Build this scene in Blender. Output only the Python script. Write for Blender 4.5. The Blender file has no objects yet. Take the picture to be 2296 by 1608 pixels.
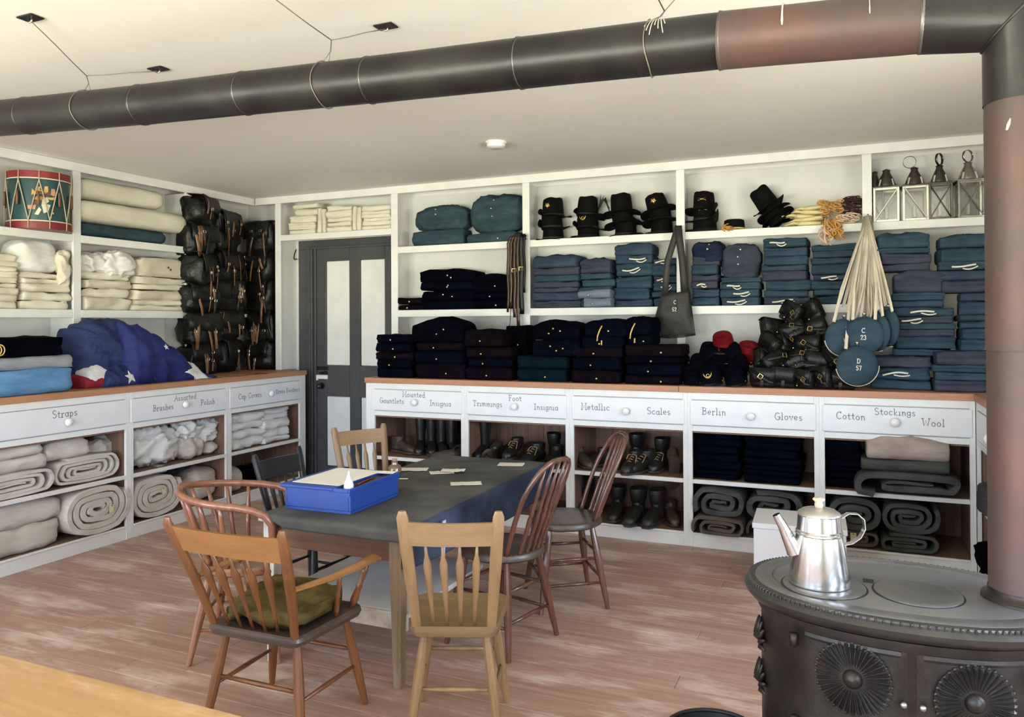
import bpy, bmesh, math, random
from mathutils import Vector, Matrix, noise
random.seed(11)
PI = math.pi
scene = bpy.context.scene
COL = scene.collection

# ------------------------------------------------------------------ camera, sky, light, exposure
EYE = Vector((0.0, 0.0, 1.587))
FPX, PCY = 1727.6, 709.45                       # focal length and principal row, in pixels of the 2296 x 1608 frame
_a, _b, _c = math.radians(23.494), math.radians(0.4689), math.radians(-0.3418)
FWD = Vector((-math.sin(_a)*math.cos(_b), math.cos(_a)*math.cos(_b), math.sin(_b)))
_r = Vector((math.cos(_a), math.sin(_a), 0)); _u = _r.cross(FWD)
RGT = _r*math.cos(_c) + _u*math.sin(_c); UPV = -_r*math.sin(_c) + _u*math.cos(_c)
cam_data = bpy.data.cameras.new('camera'); cam = bpy.data.objects.new('camera', cam_data); COL.objects.link(cam)
cam_data.sensor_width = 36.0; cam_data.lens = FPX/2296*36.0
cam_data.shift_y = -(804-PCY)/2296
cam_data.clip_start = 0.05; cam_data.clip_end = 200
_m = Matrix((RGT, UPV, -FWD)).transposed().to_4x4(); _m.translation = EYE
cam.matrix_world = _m
scene.camera = cam

world = bpy.data.worlds.new('daylight'); scene.world = world; world.use_nodes = True
wn, wl = world.node_tree.nodes, world.node_tree.links; wn.clear()
wo = wn.new('ShaderNodeOutputWorld'); wb = wn.new('ShaderNodeBackground'); wt = wn.new('ShaderNodeTexCoord')
wx = wn.new('ShaderNodeSeparateXYZ'); wr = wn.new('ShaderNodeValToRGB'); wm = wn.new('ShaderNodeMapRange')
wm.inputs[1].default_value = -0.25; wm.inputs[2].default_value = 0.25
wr.color_ramp.elements[0].color = (0.95, 0.95, 0.76, 1); wr.color_ramp.elements[0].position = 0.45   # sunlit dry grass outside
wr.color_ramp.elements[1].color = (0.50, 0.595, 0.74, 1); wr.color_ramp.elements[1].position = 0.55    # bright hazy sky
wl.new(wt.outputs['Generated'], wx.inputs[0]); wl.new(wx.outputs[2], wm.inputs[0]); wl.new(wm.outputs[0], wr.inputs[0])
wl.new(wr.outputs[0], wb.inputs[0]); wl.new(wb.outputs[0], wo.inputs[0]); wb.inputs[1].default_value = 35.0

vs = scene.view_settings
vs.view_transform = 'Standard'; vs.look = 'None'; vs.gamma = 1.0; vs.use_curve_mapping = False
vs.exposure = 0.17
scene.cycles.use_denoising = True
scene.cycles.use_adaptive_sampling = True; scene.cycles.adaptive_threshold = 0.1
scene.cycles.max_bounces = 7; scene.cycles.diffuse_bounces = 4; scene.cycles.transparent_max_bounces = 12
scene.cycles.sample_clamp_indirect = 6.0; scene.cycles.caustics_reflective = False; scene.cycles.caustics_refractive = False

# window openings: (wall, along0, along1, z0, z1); daylight enters only through these
ROOM = dict(xl=-5.80, xr=1.62, yb=6.36, yf=-1.9, zc=2.856)
WINDOWS = [('R', 2.15, 3.45, 0.85, 2.0), ('R', 0.15, 1.45, 0.85, 2.0),
           ('F', -0.9, 0.4, 0.8, 2.1), ('F', -3.0, -1.5, 0.7, 2.15), ('F', -5.4, -3.6, 0.6, 2.05)]
for w_, a0, a1, z0, z1 in WINDOWS:
    ld = bpy.data.lights.new('window_portal', 'AREA'); ld.shape = 'RECTANGLE'
    ld.size = a1-a0; ld.size_y = z1-z0; ld.cycles.is_portal = True
    lo = bpy.data.objects.new('window_portal', ld); COL.objects.link(lo)
    if w_ == 'R':
        lo.location = (ROOM['xr']+0.09, (a0+a1)/2, (z0+z1)/2)
        lo.rotation_euler = (PI/2, 0, PI/2)     # local -Z towards -X
    else:
        lo.location = ((a0+a1)/2, ROOM['yf']-0.09, (z0+z1)/2)
        lo.rotation_euler = (PI/2, 0, PI)
    # the normal of an area light is its local -Z: check and flip if it faces outwards
    d = lo.rotation_euler.to_matrix() @ Vector((0, 0, -1))
    inward = Vector((-1, 0, 0)) if w_ == 'R' else Vector((0, 1, 0))
    if d.dot(inward) < 0:
        lo.rotation_euler.z += PI

# ------------------------------------------------------------------ helpers
def at(px, py, X=None, Y=None, Z=None):
    """a point of the room seen at a given place of the frame, on a known plane of the room"""
    d = FWD + RGT*((px-1148)/FPX) - UPV*((py-PCY)/FPX)
    t = X/d.x if X is not None else Y/d.y if Y is not None else (Z-EYE.z)/d.z
    return EYE + d*t

def xb(px, Y, z=1.6):
    """x on the plane at depth Y for a column of the frame (near height z)"""
    X = 0.0
    py = 700
    for _ in range(6):
        p = at(px, py, Y=Y); v = Vector((p.x, Y, z)) - EYE
        py = PCY - FPX*v.dot(UPV)/v.dot(FWD)
    return p.x
def yl(px, X, z=1.6):
    py = 700
    for _ in range(6):
        p = at(px, py, X=X); v = Vector((X, p.y, z)) - EYE
        py = PCY - FPX*v.dot(UPV)/v.dot(FWD)
    return p.y

class MB:
    """collects shapes for one mesh"""
    def __init__(s): s.v = []; s.f = []
    def add(s, vs_, fs_, M=None):
        o = len(s.v)
        s.v += [tuple(M @ Vector(v)) if M else tuple(v) for v in vs_]
        s.f += [tuple(i+o for i in f) for f in fs_]
        return s
    def box(s, x0, x1, y0, y1, z0, z1, b=0.0, M=None):
        if b <= 0:
            v = [(x, y, z) for z in (z0, z1) for y in (y0, y1) for x in (x0, x1)]
            return s.add(v, [(0, 2, 3, 1), (4, 5, 7, 6), (0, 1, 5, 4), (2, 6, 7, 3), (0, 4, 6, 2), (1, 3, 7, 5)], M)
        b = min(b, (x1-x0)*.45, (y1-y0)*.45, (z1-z0)*.45)
        bm = bmesh.new(); bmesh.ops.create_cube(bm, size=1)
        for v in bm.verts:
            v.co = Vector(((x0+x1)/2+v.co.x*(x1-x0), (y0+y1)/2+v.co.y*(y1-y0), (z0+z1)/2+v.co.z*(z1-z0)))
        bmesh.ops.bevel(bm, geom=bm.edges[:], offset=b, segments=1, affect='EDGES')
        bm.verts.index_update()
        s.add([v.co.copy() for v in bm.verts], [[v.index for v in f.verts] for f in bm.faces], M); bm.free()
        return s
    def lathe(s, prof, n=16, M=None, cap=True, sx=1.0, sy=1.0):
        vs_ = []; fs_ = []
        for (r, z) in prof:
            for k in range(n):
                t = 2*PI*k/n; vs_.append((r*math.cos(t)*sx, r*math.sin(t)*sy, z))
        for i in range(len(prof)-1):
            for k in range(n):
                k2 = (k+1) % n
                fs_.append((i*n+k, i*n+k2, (i+1)*n+k2, (i+1)*n+k))
        if cap:
            if prof[0][0] > 1e-5: fs_.append(tuple(range(n-1, -1, -1)))
            if prof[-1][0] > 1e-5: fs_.append(tuple((len(prof)-1)*n+k for k in range(n)))
        return s.add(vs_, fs_, M)
    def tube(s, pts, r, n=6, cap=True, flat=1.0, up=None):
        """round (or flattened) rod along a path; r a number or a list"""
        pts = [Vector(p) for p in pts]; m = len(pts)
        rr = r if isinstance(r, (list, tuple)) else [r]*m
        nrm = None; vs_ = []; fs_ = []
        for i, p in enumerate(pts):
            t = (pts[min(i+1, m-1)] - pts[max(i-1, 0)])
            t = t.normalized() if t.length > 1e-9 else Vector((0, 0, 1))
            if up is not None:
                a = Vector(up) - t*t.dot(Vector(up)); nrm = a.normalized() if a.length > 1e-6 else (nrm or t.orthogonal().normalized())
            elif nrm is None:
                nrm = t.orthogonal().normalized()
            else:
                nrm = nrm - t*nrm.dot(t); nrm = nrm.normalized() if nrm.length > 1e-6 else t.orthogonal().normalized()
            bi = t.cross(nrm)
            for k in range(n):
                a = 2*PI*k/n + PI/n
                vs_.append(p + nrm*(math.cos(a)*rr[i]*flat) + bi*(math.sin(a)*rr[i]))
        for i in range(m-1):
            for k in range(n):
                k2 = (k+1) % n
                fs_.append((i*n+k, i*n+k2, (i+1)*n+k2, (i+1)*n+k))
        if cap:
            fs_.append(tuple(range(n-1, -1, -1))); fs_.append(tuple((m-1)*n+k for k in range(n)))
        return s.add(vs_, fs_)
    def ribbon(s, pts, w, th, up):
        """flat strap of width w and thickness th along a path; up = direction across the strap's face (its normal)"""
        pts = [Vector(p) for p in pts]; m = len(pts); vs_ = []; fs_ = []
        ups = up if isinstance(up, list) else [Vector(up)]*m
        for i, p in enumerate(pts):
            t = (pts[min(i+1, m-1)] - pts[max(i-1, 0)]).normalized()
            n_ = Vector(ups[i]); n_ = (n_ - t*n_.dot(t)); n_ = n_.normalized() if n_.length > 1e-6 else t.orthogonal().normalized()
            b_ = t.cross(n_)
            for (a, c) in ((-1, -1), (1, -1), (1, 1), (-1, 1)):
                vs_.append(p + b_*(a*w/2) + n_*(c*th/2))
        for i in range(m-1):
            for k in range(4):
                k2 = (k+1) % 4
                fs_.append((i*4+k, i*4+k2, (i+1)*4+k2, (i+1)*4+k))
        fs_.append((3, 2, 1, 0)); fs_.append(tuple((m-1)*4+k for k in range(4)))
        return s.add(vs_, fs_)
    def prism(s, poly, h, M=None):
        """polygon in xy, thickness h in z"""
        n = len(poly)
        v = [(x, y, 0) for x, y in poly] + [(x, y, h) for x, y in poly]
        f = [tuple(range(n-1, -1, -1)), tuple(range(n, 2*n))] + [(i, (i+1) % n, n+(i+1) % n, n+i) for i in range(n)]
        return s.add(v, f, M)
    def build(s, name, material, parent=None, loc=None, smooth=False, rot=None, angle=None):
        me = bpy.data.meshes.new(name); me.from_pydata(s.v, [], s.f); me.update()
        bm = bmesh.new(); bm.from_mesh(me); bmesh.ops.recalc_face_normals(bm, faces=bm.faces); bm.to_mesh(me); bm.free()
        if material is not None: me.materials.append(material)
        if smooth:
            me.polygons.foreach_set('use_smooth', [True]*len(me.polygons))
            if angle is not None:
                me.set_sharp_from_angle(angle=angle)
        me.update()
        o = bpy.data.objects.new(name, me); COL.objects.link(o)
        if parent is not None: o.parent = parent
        if loc is not None: o.location = loc
        if rot is not None: o.rotation_euler = rot
        return o

def thing(name, label, cat, loc=(0, 0, 0), rotz=0.0, group=None):
    o = bpy.data.objects.new(name, None); COL.objects.link(o); o.empty_display_size = 0.05
    o.location = loc; o.rotation_euler = (0, 0, rotz); tag(o, label, cat, group)
    return o
def tag(o, label=None, cat=None, group=None, kind=None):
    if label: o['label'] = label
    if cat: o['category'] = cat
    if group: o['group'] = group
    if kind: o['kind'] = kind
    return o
def struct(o, label=None):
    o['kind'] = 'structure'
    if label: o['label'] = label
    return o
def dup(src, parent=None, name=None):
    c = src.copy(); COL.objects.link(c); c.parent = parent
    if name: c.name = name
    for ch in src.children: dup(ch, c)
    return c
ORD = ['lowest', 'second', 'third', 'fourth', 'fifth', 'sixth', 'seventh', 'eighth', 'ninth', 'tenth', 'eleventh', 'twelfth']
SH = math.radians(35)
def T(x=0, y=0, z=0): return Matrix.Translation((x, y, z))
def RX(a): return Matrix.Rotation(a, 4, 'X')
def RY(a): return Matrix.Rotation(a, 4, 'Y')
def RZ(a): return Matrix.Rotation(a, 4, 'Z')
def SC(x, y, z): return Matrix.Diagonal((x, y, z, 1))

# ------------------------------------------------------------------ materials
MATS = {}
def mat(name, col, rough=0.6, metal=0.0, col2=None, scale=8.0, stretch=(1, 1, 1), bump=0.0, bscale=None, detail=4.0,
        spec=0.5, sheen=0.0, lo=0.35, hi=0.65, rvar=0.0, coat=0.0, dist=0.0):
    if name in MATS: return MATS[name]
    m = bpy.data.materials.new(name); m.use_nodes = True; MATS[name] = m
    nt = m.node_tree; N, L = nt.nodes, nt.links
    b = N['Principled BSDF']
    b.inputs['Roughness'].default_value = rough; b.inputs['Metallic'].default_value = metal
    b.inputs['Specular IOR Level'].default_value = spec
    if sheen: b.inputs['Sheen Weight'].default_value = sheen; b.inputs['Sheen Roughness'].default_value = 0.6
    if coat: b.inputs['Coat Weight'].default_value = coat; b.inputs['Coat Roughness'].default_value = 0.25
    b.inputs['Base Color'].default_value = (*col, 1)
    tc = N.new('ShaderNodeTexCoord'); mp = N.new('ShaderNodeMapping'); mp.inputs['Scale'].default_value = stretch
    L.new(tc.outputs['Object'], mp.inputs['Vector'])
    if col2 is not None:
        nz = N.new('ShaderNodeTexNoise'); nz.inputs['Scale'].default_value = scale; nz.inputs['Detail'].default_value = detail
        nz.inputs['Roughness'].default_value = 0.6; nz.inputs['Distortion'].default_value = dist
        L.new(mp.outputs[0], nz.inputs['Vector'])
        rp = N.new('ShaderNodeValToRGB'); rp.color_ramp.elements[0].position = lo; rp.color_ramp.elements[1].position = hi
        rp.color_ramp.elements[0].color = (*col, 1); rp.color_ramp.elements[1].color = (*col2, 1)
        L.new(nz.outputs['Fac'], rp.inputs[0]); L.new(rp.outputs[0], b.inputs['Base Color'])
        if rvar:
            mr = N.new('ShaderNodeMapRange'); mr.inputs[3].default_value = rough-rvar; mr.inputs[4].default_value = rough+rvar
            L.new(nz.outputs['Fac'], mr.inputs[0]); L.new(mr.outputs[0], b.inputs['Roughness'])
    if bump:
        n2 = N.new('ShaderNodeTexNoise'); n2.inputs['Scale'].default_value = bscale or scale*3; n2.inputs['Detail'].default_value = 5
        L.new(mp.outputs[0], n2.inputs['Vector'])
        bp = N.new('ShaderNodeBump'); bp.inputs['Strength'].default_value = bump; bp.inputs['Distance'].default_value = 0.01
        L.new(n2.outputs['Fac'], bp.inputs['Height']); L.new(bp.outputs[0], b.inputs['Normal'])
    return m
def wood(name, dark, light, rough=0.5, axis='X', scale=3.0, bump=0.15, coat=0.0, world_coords=False, wear=None, lo=0.3, hi=0.7):
    """grain stretched along one axis"""
    if name in MATS: return MATS[name]
    m = bpy.data.materials.new(name); m.use_nodes = True; MATS[name] = m
    nt = m.node_tree; N, L = nt.nodes, nt.links; b = N['Principled BSDF']
    tc = N.new('ShaderNodeTexCoord'); mp = N.new('ShaderNodeMapping')
    st = {'X': (1, 14, 14), 'Y': (14, 1, 14), 'Z': (14, 14, 1)}[axis]
    mp.inputs['Scale'].default_value = st
    oi = N.new('ShaderNodeObjectInfo')
    ad = N.new('ShaderNodeVectorMath'); ad.operation = 'ADD'
    cb = N.new('ShaderNodeCombineXYZ'); ml = N.new('ShaderNodeMath'); ml.operation = 'MULTIPLY'; ml.inputs[1].default_value = 37.0
    L.new(oi.outputs['Random'], ml.inputs[0])
    for k in range(3): L.new(ml.outputs[0], cb.inputs[k])
    if world_coords:
        ge = N.new('ShaderNodeNewGeometry'); L.new(ge.outputs['Position'], mp.inputs['Vector'])
    else:
        L.new(tc.outputs['Object'], mp.inputs['Vector'])
    L.new(mp.outputs[0], ad.inputs[0]); L.new(cb.outputs[0], ad.inputs[1])
    nz = N.new('ShaderNodeTexNoise'); nz.inputs['Scale'].default_value = scale; nz.inputs['Detail'].default_value = 6
    nz.inputs['Roughness'].default_value = 0.65; nz.inputs['Distortion'].default_value = 0.6
    L.new(ad.outputs[0], nz.inputs['Vector'])
    rp = N.new('ShaderNodeValToRGB'); rp.color_ramp.elements[0].position = lo; rp.color_ramp.elements[1].position = hi
    rp.color_ramp.elements[0].color = (*dark, 1); rp.color_ramp.elements[1].color = (*light, 1)
    L.new(nz.outputs['Fac'], rp.inputs[0]); col = rp.outputs[0]
    if wear is not None:          # pale worn patches with a shape of their own
        wc, wscale, wlo, whi = wear
        mp2 = N.new('ShaderNodeMapping'); mp2.inputs['Scale'].default_value = {'X': (1, 3.2, 3.2), 'Y': (3.2, 1, 3.2), 'Z': (3.2, 3.2, 1)}[axis]
        L.new((N.new('ShaderNodeNewGeometry').outputs['Position'] if name == 'floor_wood' else tc.outputs['Object']), mp2.inputs['Vector'])
        n3 = N.new('ShaderNodeTexNoise'); n3.inputs['Scale'].default_value = wscale; n3.inputs['Detail'].default_value = 7; n3.inputs['Roughness'].default_value = 0.7
        L.new(mp2.outputs[0], n3.inputs['Vector'])
        r3 = N.new('ShaderNodeMapRange'); r3.inputs[1].default_value = wlo; r3.inputs[2].default_value = whi
        L.new(n3.outputs['Fac'], r3.inputs[0])
        mx = N.new('ShaderNodeMix'); mx.data_type = 'RGBA'; mx.inputs[7].default_value = (*wc, 1)
        L.new(r3.outputs[0], mx.inputs[0]); L.new(col, mx.inputs[6]); col = mx.outputs[2]
    L.new(col, b.inputs['Base Color'])
    b.inputs['Roughness'].default_value = rough
    if coat: b.inputs['Coat Weight'].default_value = coat; b.inputs['Coat Roughness'].default_value = 0.2
    if bump:
        bp = N.new('ShaderNodeBump'); bp.inputs['Strength'].default_value = bump; bp.inputs['Distance'].default_value = 0.004
        L.new(nz.outputs['Fac'], bp.inputs['Height']); L.new(bp.outputs[0], b.inputs['Normal'])
    return m
def cloth(name, c1, c2=None, rough=0.9, scale=6, bump=0.6, bscale=15, spec=0.12, st=(.8, .8, 2.2)):
    c2 = c2 or tuple(min(1, x*1.35+.004) for x in c1)
    return mat(name, c1, rough, col2=c2, scale=scale, bump=bump, bscale=bscale, spec=spec, stretch=st)

WHITE = mat('white_paint', (0.76, 0.76, 0.745), 0.5, col2=(0.70, 0.70, 0.68), scale=5, bump=0.05, bscale=25)
CEIL = mat('ceiling_plaster', (0.82, 0.80, 0.765), 0.85, col2=(0.775, 0.755, 0.72), scale=0.9, detail=6, bump=0.05, bscale=3)
PLASTER = mat('white_plaster', (0.72, 0.72, 0.70), 0.8, col2=(0.67, 0.67, 0.64), scale=1.5, bump=0.05, bscale=8)
FLOORW = wood('floor_wood', (0.27, 0.150, 0.108), (0.44, 0.272, 0.21), 0.45, 'X', 1.6, 0.12, wear=((0.66, 0.52, 0.44), 1.5, 0.50, 0.70))
SUBFLOOR = mat('subfloor', (0.05, 0.03, 0.02), 0.9)
COUNTER = wood('counter_pine', (0.34, 0.155, 0.078), (0.45, 0.225, 0.12), 0.55, 'X', 1.2, 0.08)
COUNTERY = wood('counter_pine_y', (0.34, 0.155, 0.078), (0.45, 0.225, 0.12), 0.55, 'Y', 1.2, 0.08)
RAWZ = wood('raw_board', (0.16, 0.085, 0.055), (0.27, 0.155, 0.10), 0.75, 'Z', 2.0, 0.15)
RAWX = wood('raw_shelf', (0.16, 0.09, 0.055), (0.26, 0.15, 0.095), 0.75, 'X', 2.0, 0.15)
GREYDOOR = mat('charcoal_paint', (0.052, 0.053, 0.057), 0.45, col2=(0.065, 0.066, 0.070), scale=4, bump=0.04, bscale=30)
INK = mat('grey_lettering', (0.17, 0.17, 0.19), 0.8)
BLACKM = mat('black_iron', (0.012, 0.012, 0.013), 0.45, metal=0.3)
PORCELAIN = mat('white_porcelain', (0.80, 0.79, 0.76), 0.2, spec=0.6)
BRASS = mat('brass', (0.75, 0.55, 0.22), 0.28, metal=1.0)
# ------------------------------------------------------------------ room shell
XL, XR, YB, YF, ZC = ROOM['xl'], ROOM['xr'], ROOM['yb'], ROOM['yf'], ROOM['zc']
TH = 0.18
fl = struct(MB().box(XL-TH, XR+TH, YF-TH, YB+TH, -0.12, -0.022).build('floor', SUBFLOOR), 'worn reddish brown plank floor of the room')
_pw = 0.138
y = YF; row = 0
plank_meshes = {}
rp_ = random.Random(5)
while y < YB-0.01:
    x = XL - (0.0 if row % 2 else 0.9)
    w = min(_pw, YB-y)
    while x < XR:
        ln = rp_.choice([2.4, 3.0, 3.6])
        x0, x1 = max(x, XL), min(x+ln, XR)
        if x1-x0 > 0.02:
            mb = MB().box(-(x1-x0)/2+.0008, (x1-x0)/2-.0008, -w/2+.0008, w/2-.0008, -0.022, 0, 0.0014)
            mb.build('plank', FLOORW, fl, loc=((x0+x1)/2, y+w/2, rp_.uniform(-.0012, 0)))
        x += ln
    y += w; row += 1
struct(MB().box(XL-TH, XR+TH, YF-TH, YB+TH, ZC, ZC+0.1).build('ceiling', CEIL), 'flat off-white plaster ceiling')
struct(MB().box(XL-TH, XL, YF-TH, YB+TH, 0, ZC).build('wall_left', PLASTER), 'white plaster wall behind the left shelving')
struct(MB().box(XL, XR, YB, YB+TH, 0, ZC).build('wall_back', PLASTER), 'white plaster wall behind the long shelving')
def holed(name, side, label):
    m = MB(); wins = sorted([w for w in WINDOWS if w[0] == side], key=lambda w: w[1])
    lo, hi = (YF-TH, YB+TH) if side == 'R' else (XL-TH, XR)
    def seg(a0, a1, z0, z1):
        if side == 'R': m.box(XR, XR+TH, a0, a1, z0, z1)
        else: m.box(a0, a1, YF-TH, YF, z0, z1)
    p = lo
    for (_, a0, a1, z0, z1) in wins:
        seg(p, a0, 0, ZC); seg(a0, a1, 0, z0); seg(a0, a1, z1, ZC); p = a1
    seg(p, hi, 0, ZC)
    return struct(m.build(name, PLASTER), label)
holed('wall_right', 'R', 'white plaster wall with two tall windows')
holed('wall_front', 'F', 'white plaster wall with three tall windows')
GLASS = bpy.data.materials.new('window_glass'); GLASS.use_nodes = True
_n, _l = GLASS.node_tree.nodes, GLASS.node_tree.links; _n.clear()
_o = _n.new('ShaderNodeOutputMaterial'); _t = _n.new('ShaderNodeBsdfTransparent'); _g = _n.new('ShaderNodeBsdfGlossy'); _x = _n.new('ShaderNodeMixShader')
_g.inputs['Roughness'].default_value = 0.02; _x.inputs[0].default_value = 0.06
_l.new(_t.outputs[0], _x.inputs[1]); _l.new(_g.outputs[0], _x.inputs[2]); _l.new(_x.outputs[0], _o.inputs[0])
for i, (w_, a0, a1, z0, z1) in enumerate(WINDOWS):
    c = ((XR+0.05, (a0+a1)/2, z0) if w_ == 'R' else ((a0+a1)/2, YF-0.05, z0))
    root = bpy.data.objects.new('window_%d' % (i+1), None); COL.objects.link(root); root.location = c
    root.rotation_euler = (0, 0, PI/2 if w_ == 'R' else 0)
    struct(root, 'tall white six-over-six sash window')
    W, Hh = a1-a0, z1-z0; m = MB()
    for xx in (-W/2, W/2-.05): m.box(xx, xx+.05, -.03, .03, 0, Hh, .004)
    for zz in (0, Hh/2-.025, Hh-.05): m.box(-W/2+.05, W/2-.05, -.03, .03, zz, zz+.05, .004)
    for k in (1, 2): m.box(-W/2+W*k/3-.012, -W/2+W*k/3+.012, -.015, .015, .05, Hh-.05)
    for zz in (Hh*.25, Hh*.75): m.box(-W/2+.05, W/2-.05, -.014, .014, zz-.012, zz+.012)
    m.build('window_frame', WHITE, root)
    for k in range(3):
        for q in range(4):
            MB().box(-W/2+W*k/3+.03, -W/2+W*(k+1)/3-.03, -.002, .002, Hh*q/4+.03, Hh*(q+1)/4-.03).build('pane', GLASS, root)

# door in the back wall with its casing
dr = bpy.data.objects.new('door_1', None); COL.objects.link(dr); dr.location = (-4.43, YB, 0)
struct(dr, 'charcoal four-panel door with white panels')
DX = lambda x: x+4.43
m = MB()
xs = [-4.888, -4.775, -4.493, -4.367, -4.084, -3.972]
for a, b in ((0, 1), (2, 3), (4, 5)): m.box(DX(xs[a]), DX(xs[b]), -.04, -.002, .02, 2.335, .003)
for z0, z1 in ((.02, .17), (.865, 1.172), (2.213, 2.335)):
    for a, b in ((1, 2), (3, 4)): m.box(DX(xs[a]), DX(xs[b]), -.04, -.002, z0, z1)
m.build('door_frame', GREYDOOR, dr)
for a, b in ((1, 2), (3, 4)):
    for z0, z1 in ((.17, .865), (1.172, 2.213)):
        MB().box(DX(xs[a])+.002, DX(xs[b])-.002, -.03, -.004, z0+.002, z1-.002, .006).build('door_panel', WHITE, dr)
m = MB()
m.box(DX(-4.888), DX(-4.745), -.052, -.04, 1.125, 1.16, .003)
m.build('door_bolt', BLACKM, dr)
m = MB().box(DX(-4.80), DX(-4.755), -.05, -.04, 1.085, 1.115, .003)
m.tube([(DX(-4.84), -.052, 1.094), (DX(-4.80), -.058, 1.098)], .012, 8)
m.build('latch', BLACKM, dr)
hb = MB().box(DX(-4.885), DX(-4.75), -.052, -.04, 1.035, 1.075, .003)
hb.box(DX(-4.887), DX(-4.868), -.056, -.04, 1.02, 1.075, .002)
hb.build('rim_lock', PORCELAIN, dr)
kb = MB().lathe([(0, .06), (.02, .058), (.028, .045), (.024, .03), (.010, .022), (.010, 0)], 14, T(DX(-4.825), -.04, .965) @ RX(PI/2)); kb.build('door_knob', BLACKM, dr, smooth=True)
MB().lathe([(.034, 0), (.034, .004), (0, .004)], 16, T(DX(-4.825), -.04, .965) @ RX(PI/2)).build('knob_plate', BLACKM, dr)
MB().lathe([(0, .067), (.006, .066), (.008, .0595)], 10, T(DX(-4.825), -.04, .965) @ RX(PI/2)).build('keyhole', mat('dull_nickel', (.5, .5, .5), .4, 1.0), dr)
m = MB()
for (x0, x1) in ((-5.127, -4.892), (-3.968, -3.862)):
    s = 1 if x0 < -4.5 else -1
    e0, e1 = (x0, x1) if s > 0 else (x1, x0)
    for (a, b, d) in ((0.0, .115, .024), (.115, .155, .045), (.165, .195, .055), (.205, .235, .05)):
        if s < 0: a, b = a*.45, b*.45
        lo, hi = sorted((e0+s*a, e0+s*b)); m.box(DX(lo), DX(hi), -d, 0, 0, 2.34, .004)
    m.box(DX(x0), DX(x1), -.02, 0, 0, 2.34)
m.box(DX(-5.127), DX(-3.862), -.024, 0, 2.34, 2.43, .004); m.box(DX(-5.0), DX(-3.9), -.05, 0, 2.335, 2.36, .004)
m.build('door_casing', GREYDOOR, dr)
MB().tube([(DX(-5.17), -.005, 2.35), (DX(-5.172), -.03, 2.30), (DX(-5.165), -.045, 2.26), (DX(-5.15), -.05, 2.24), (DX(-5.13), -.045, 2.25)], .006, 6).build('hook', BLACKM, dr)

for nm, bx in (('baseboard_right', (XR-.02, XR, YF, 3.9, 0, .14)), ('baseboard_front', (XL, XR-.02, YF, YF+.02, 0, .14)), ('baseboard_left', (XL, XL+.02, YF+.02, 2.0, 0, .14))):
    struct(MB().box(*bx).build(nm, WHITE), 'white painted baseboard')

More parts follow.
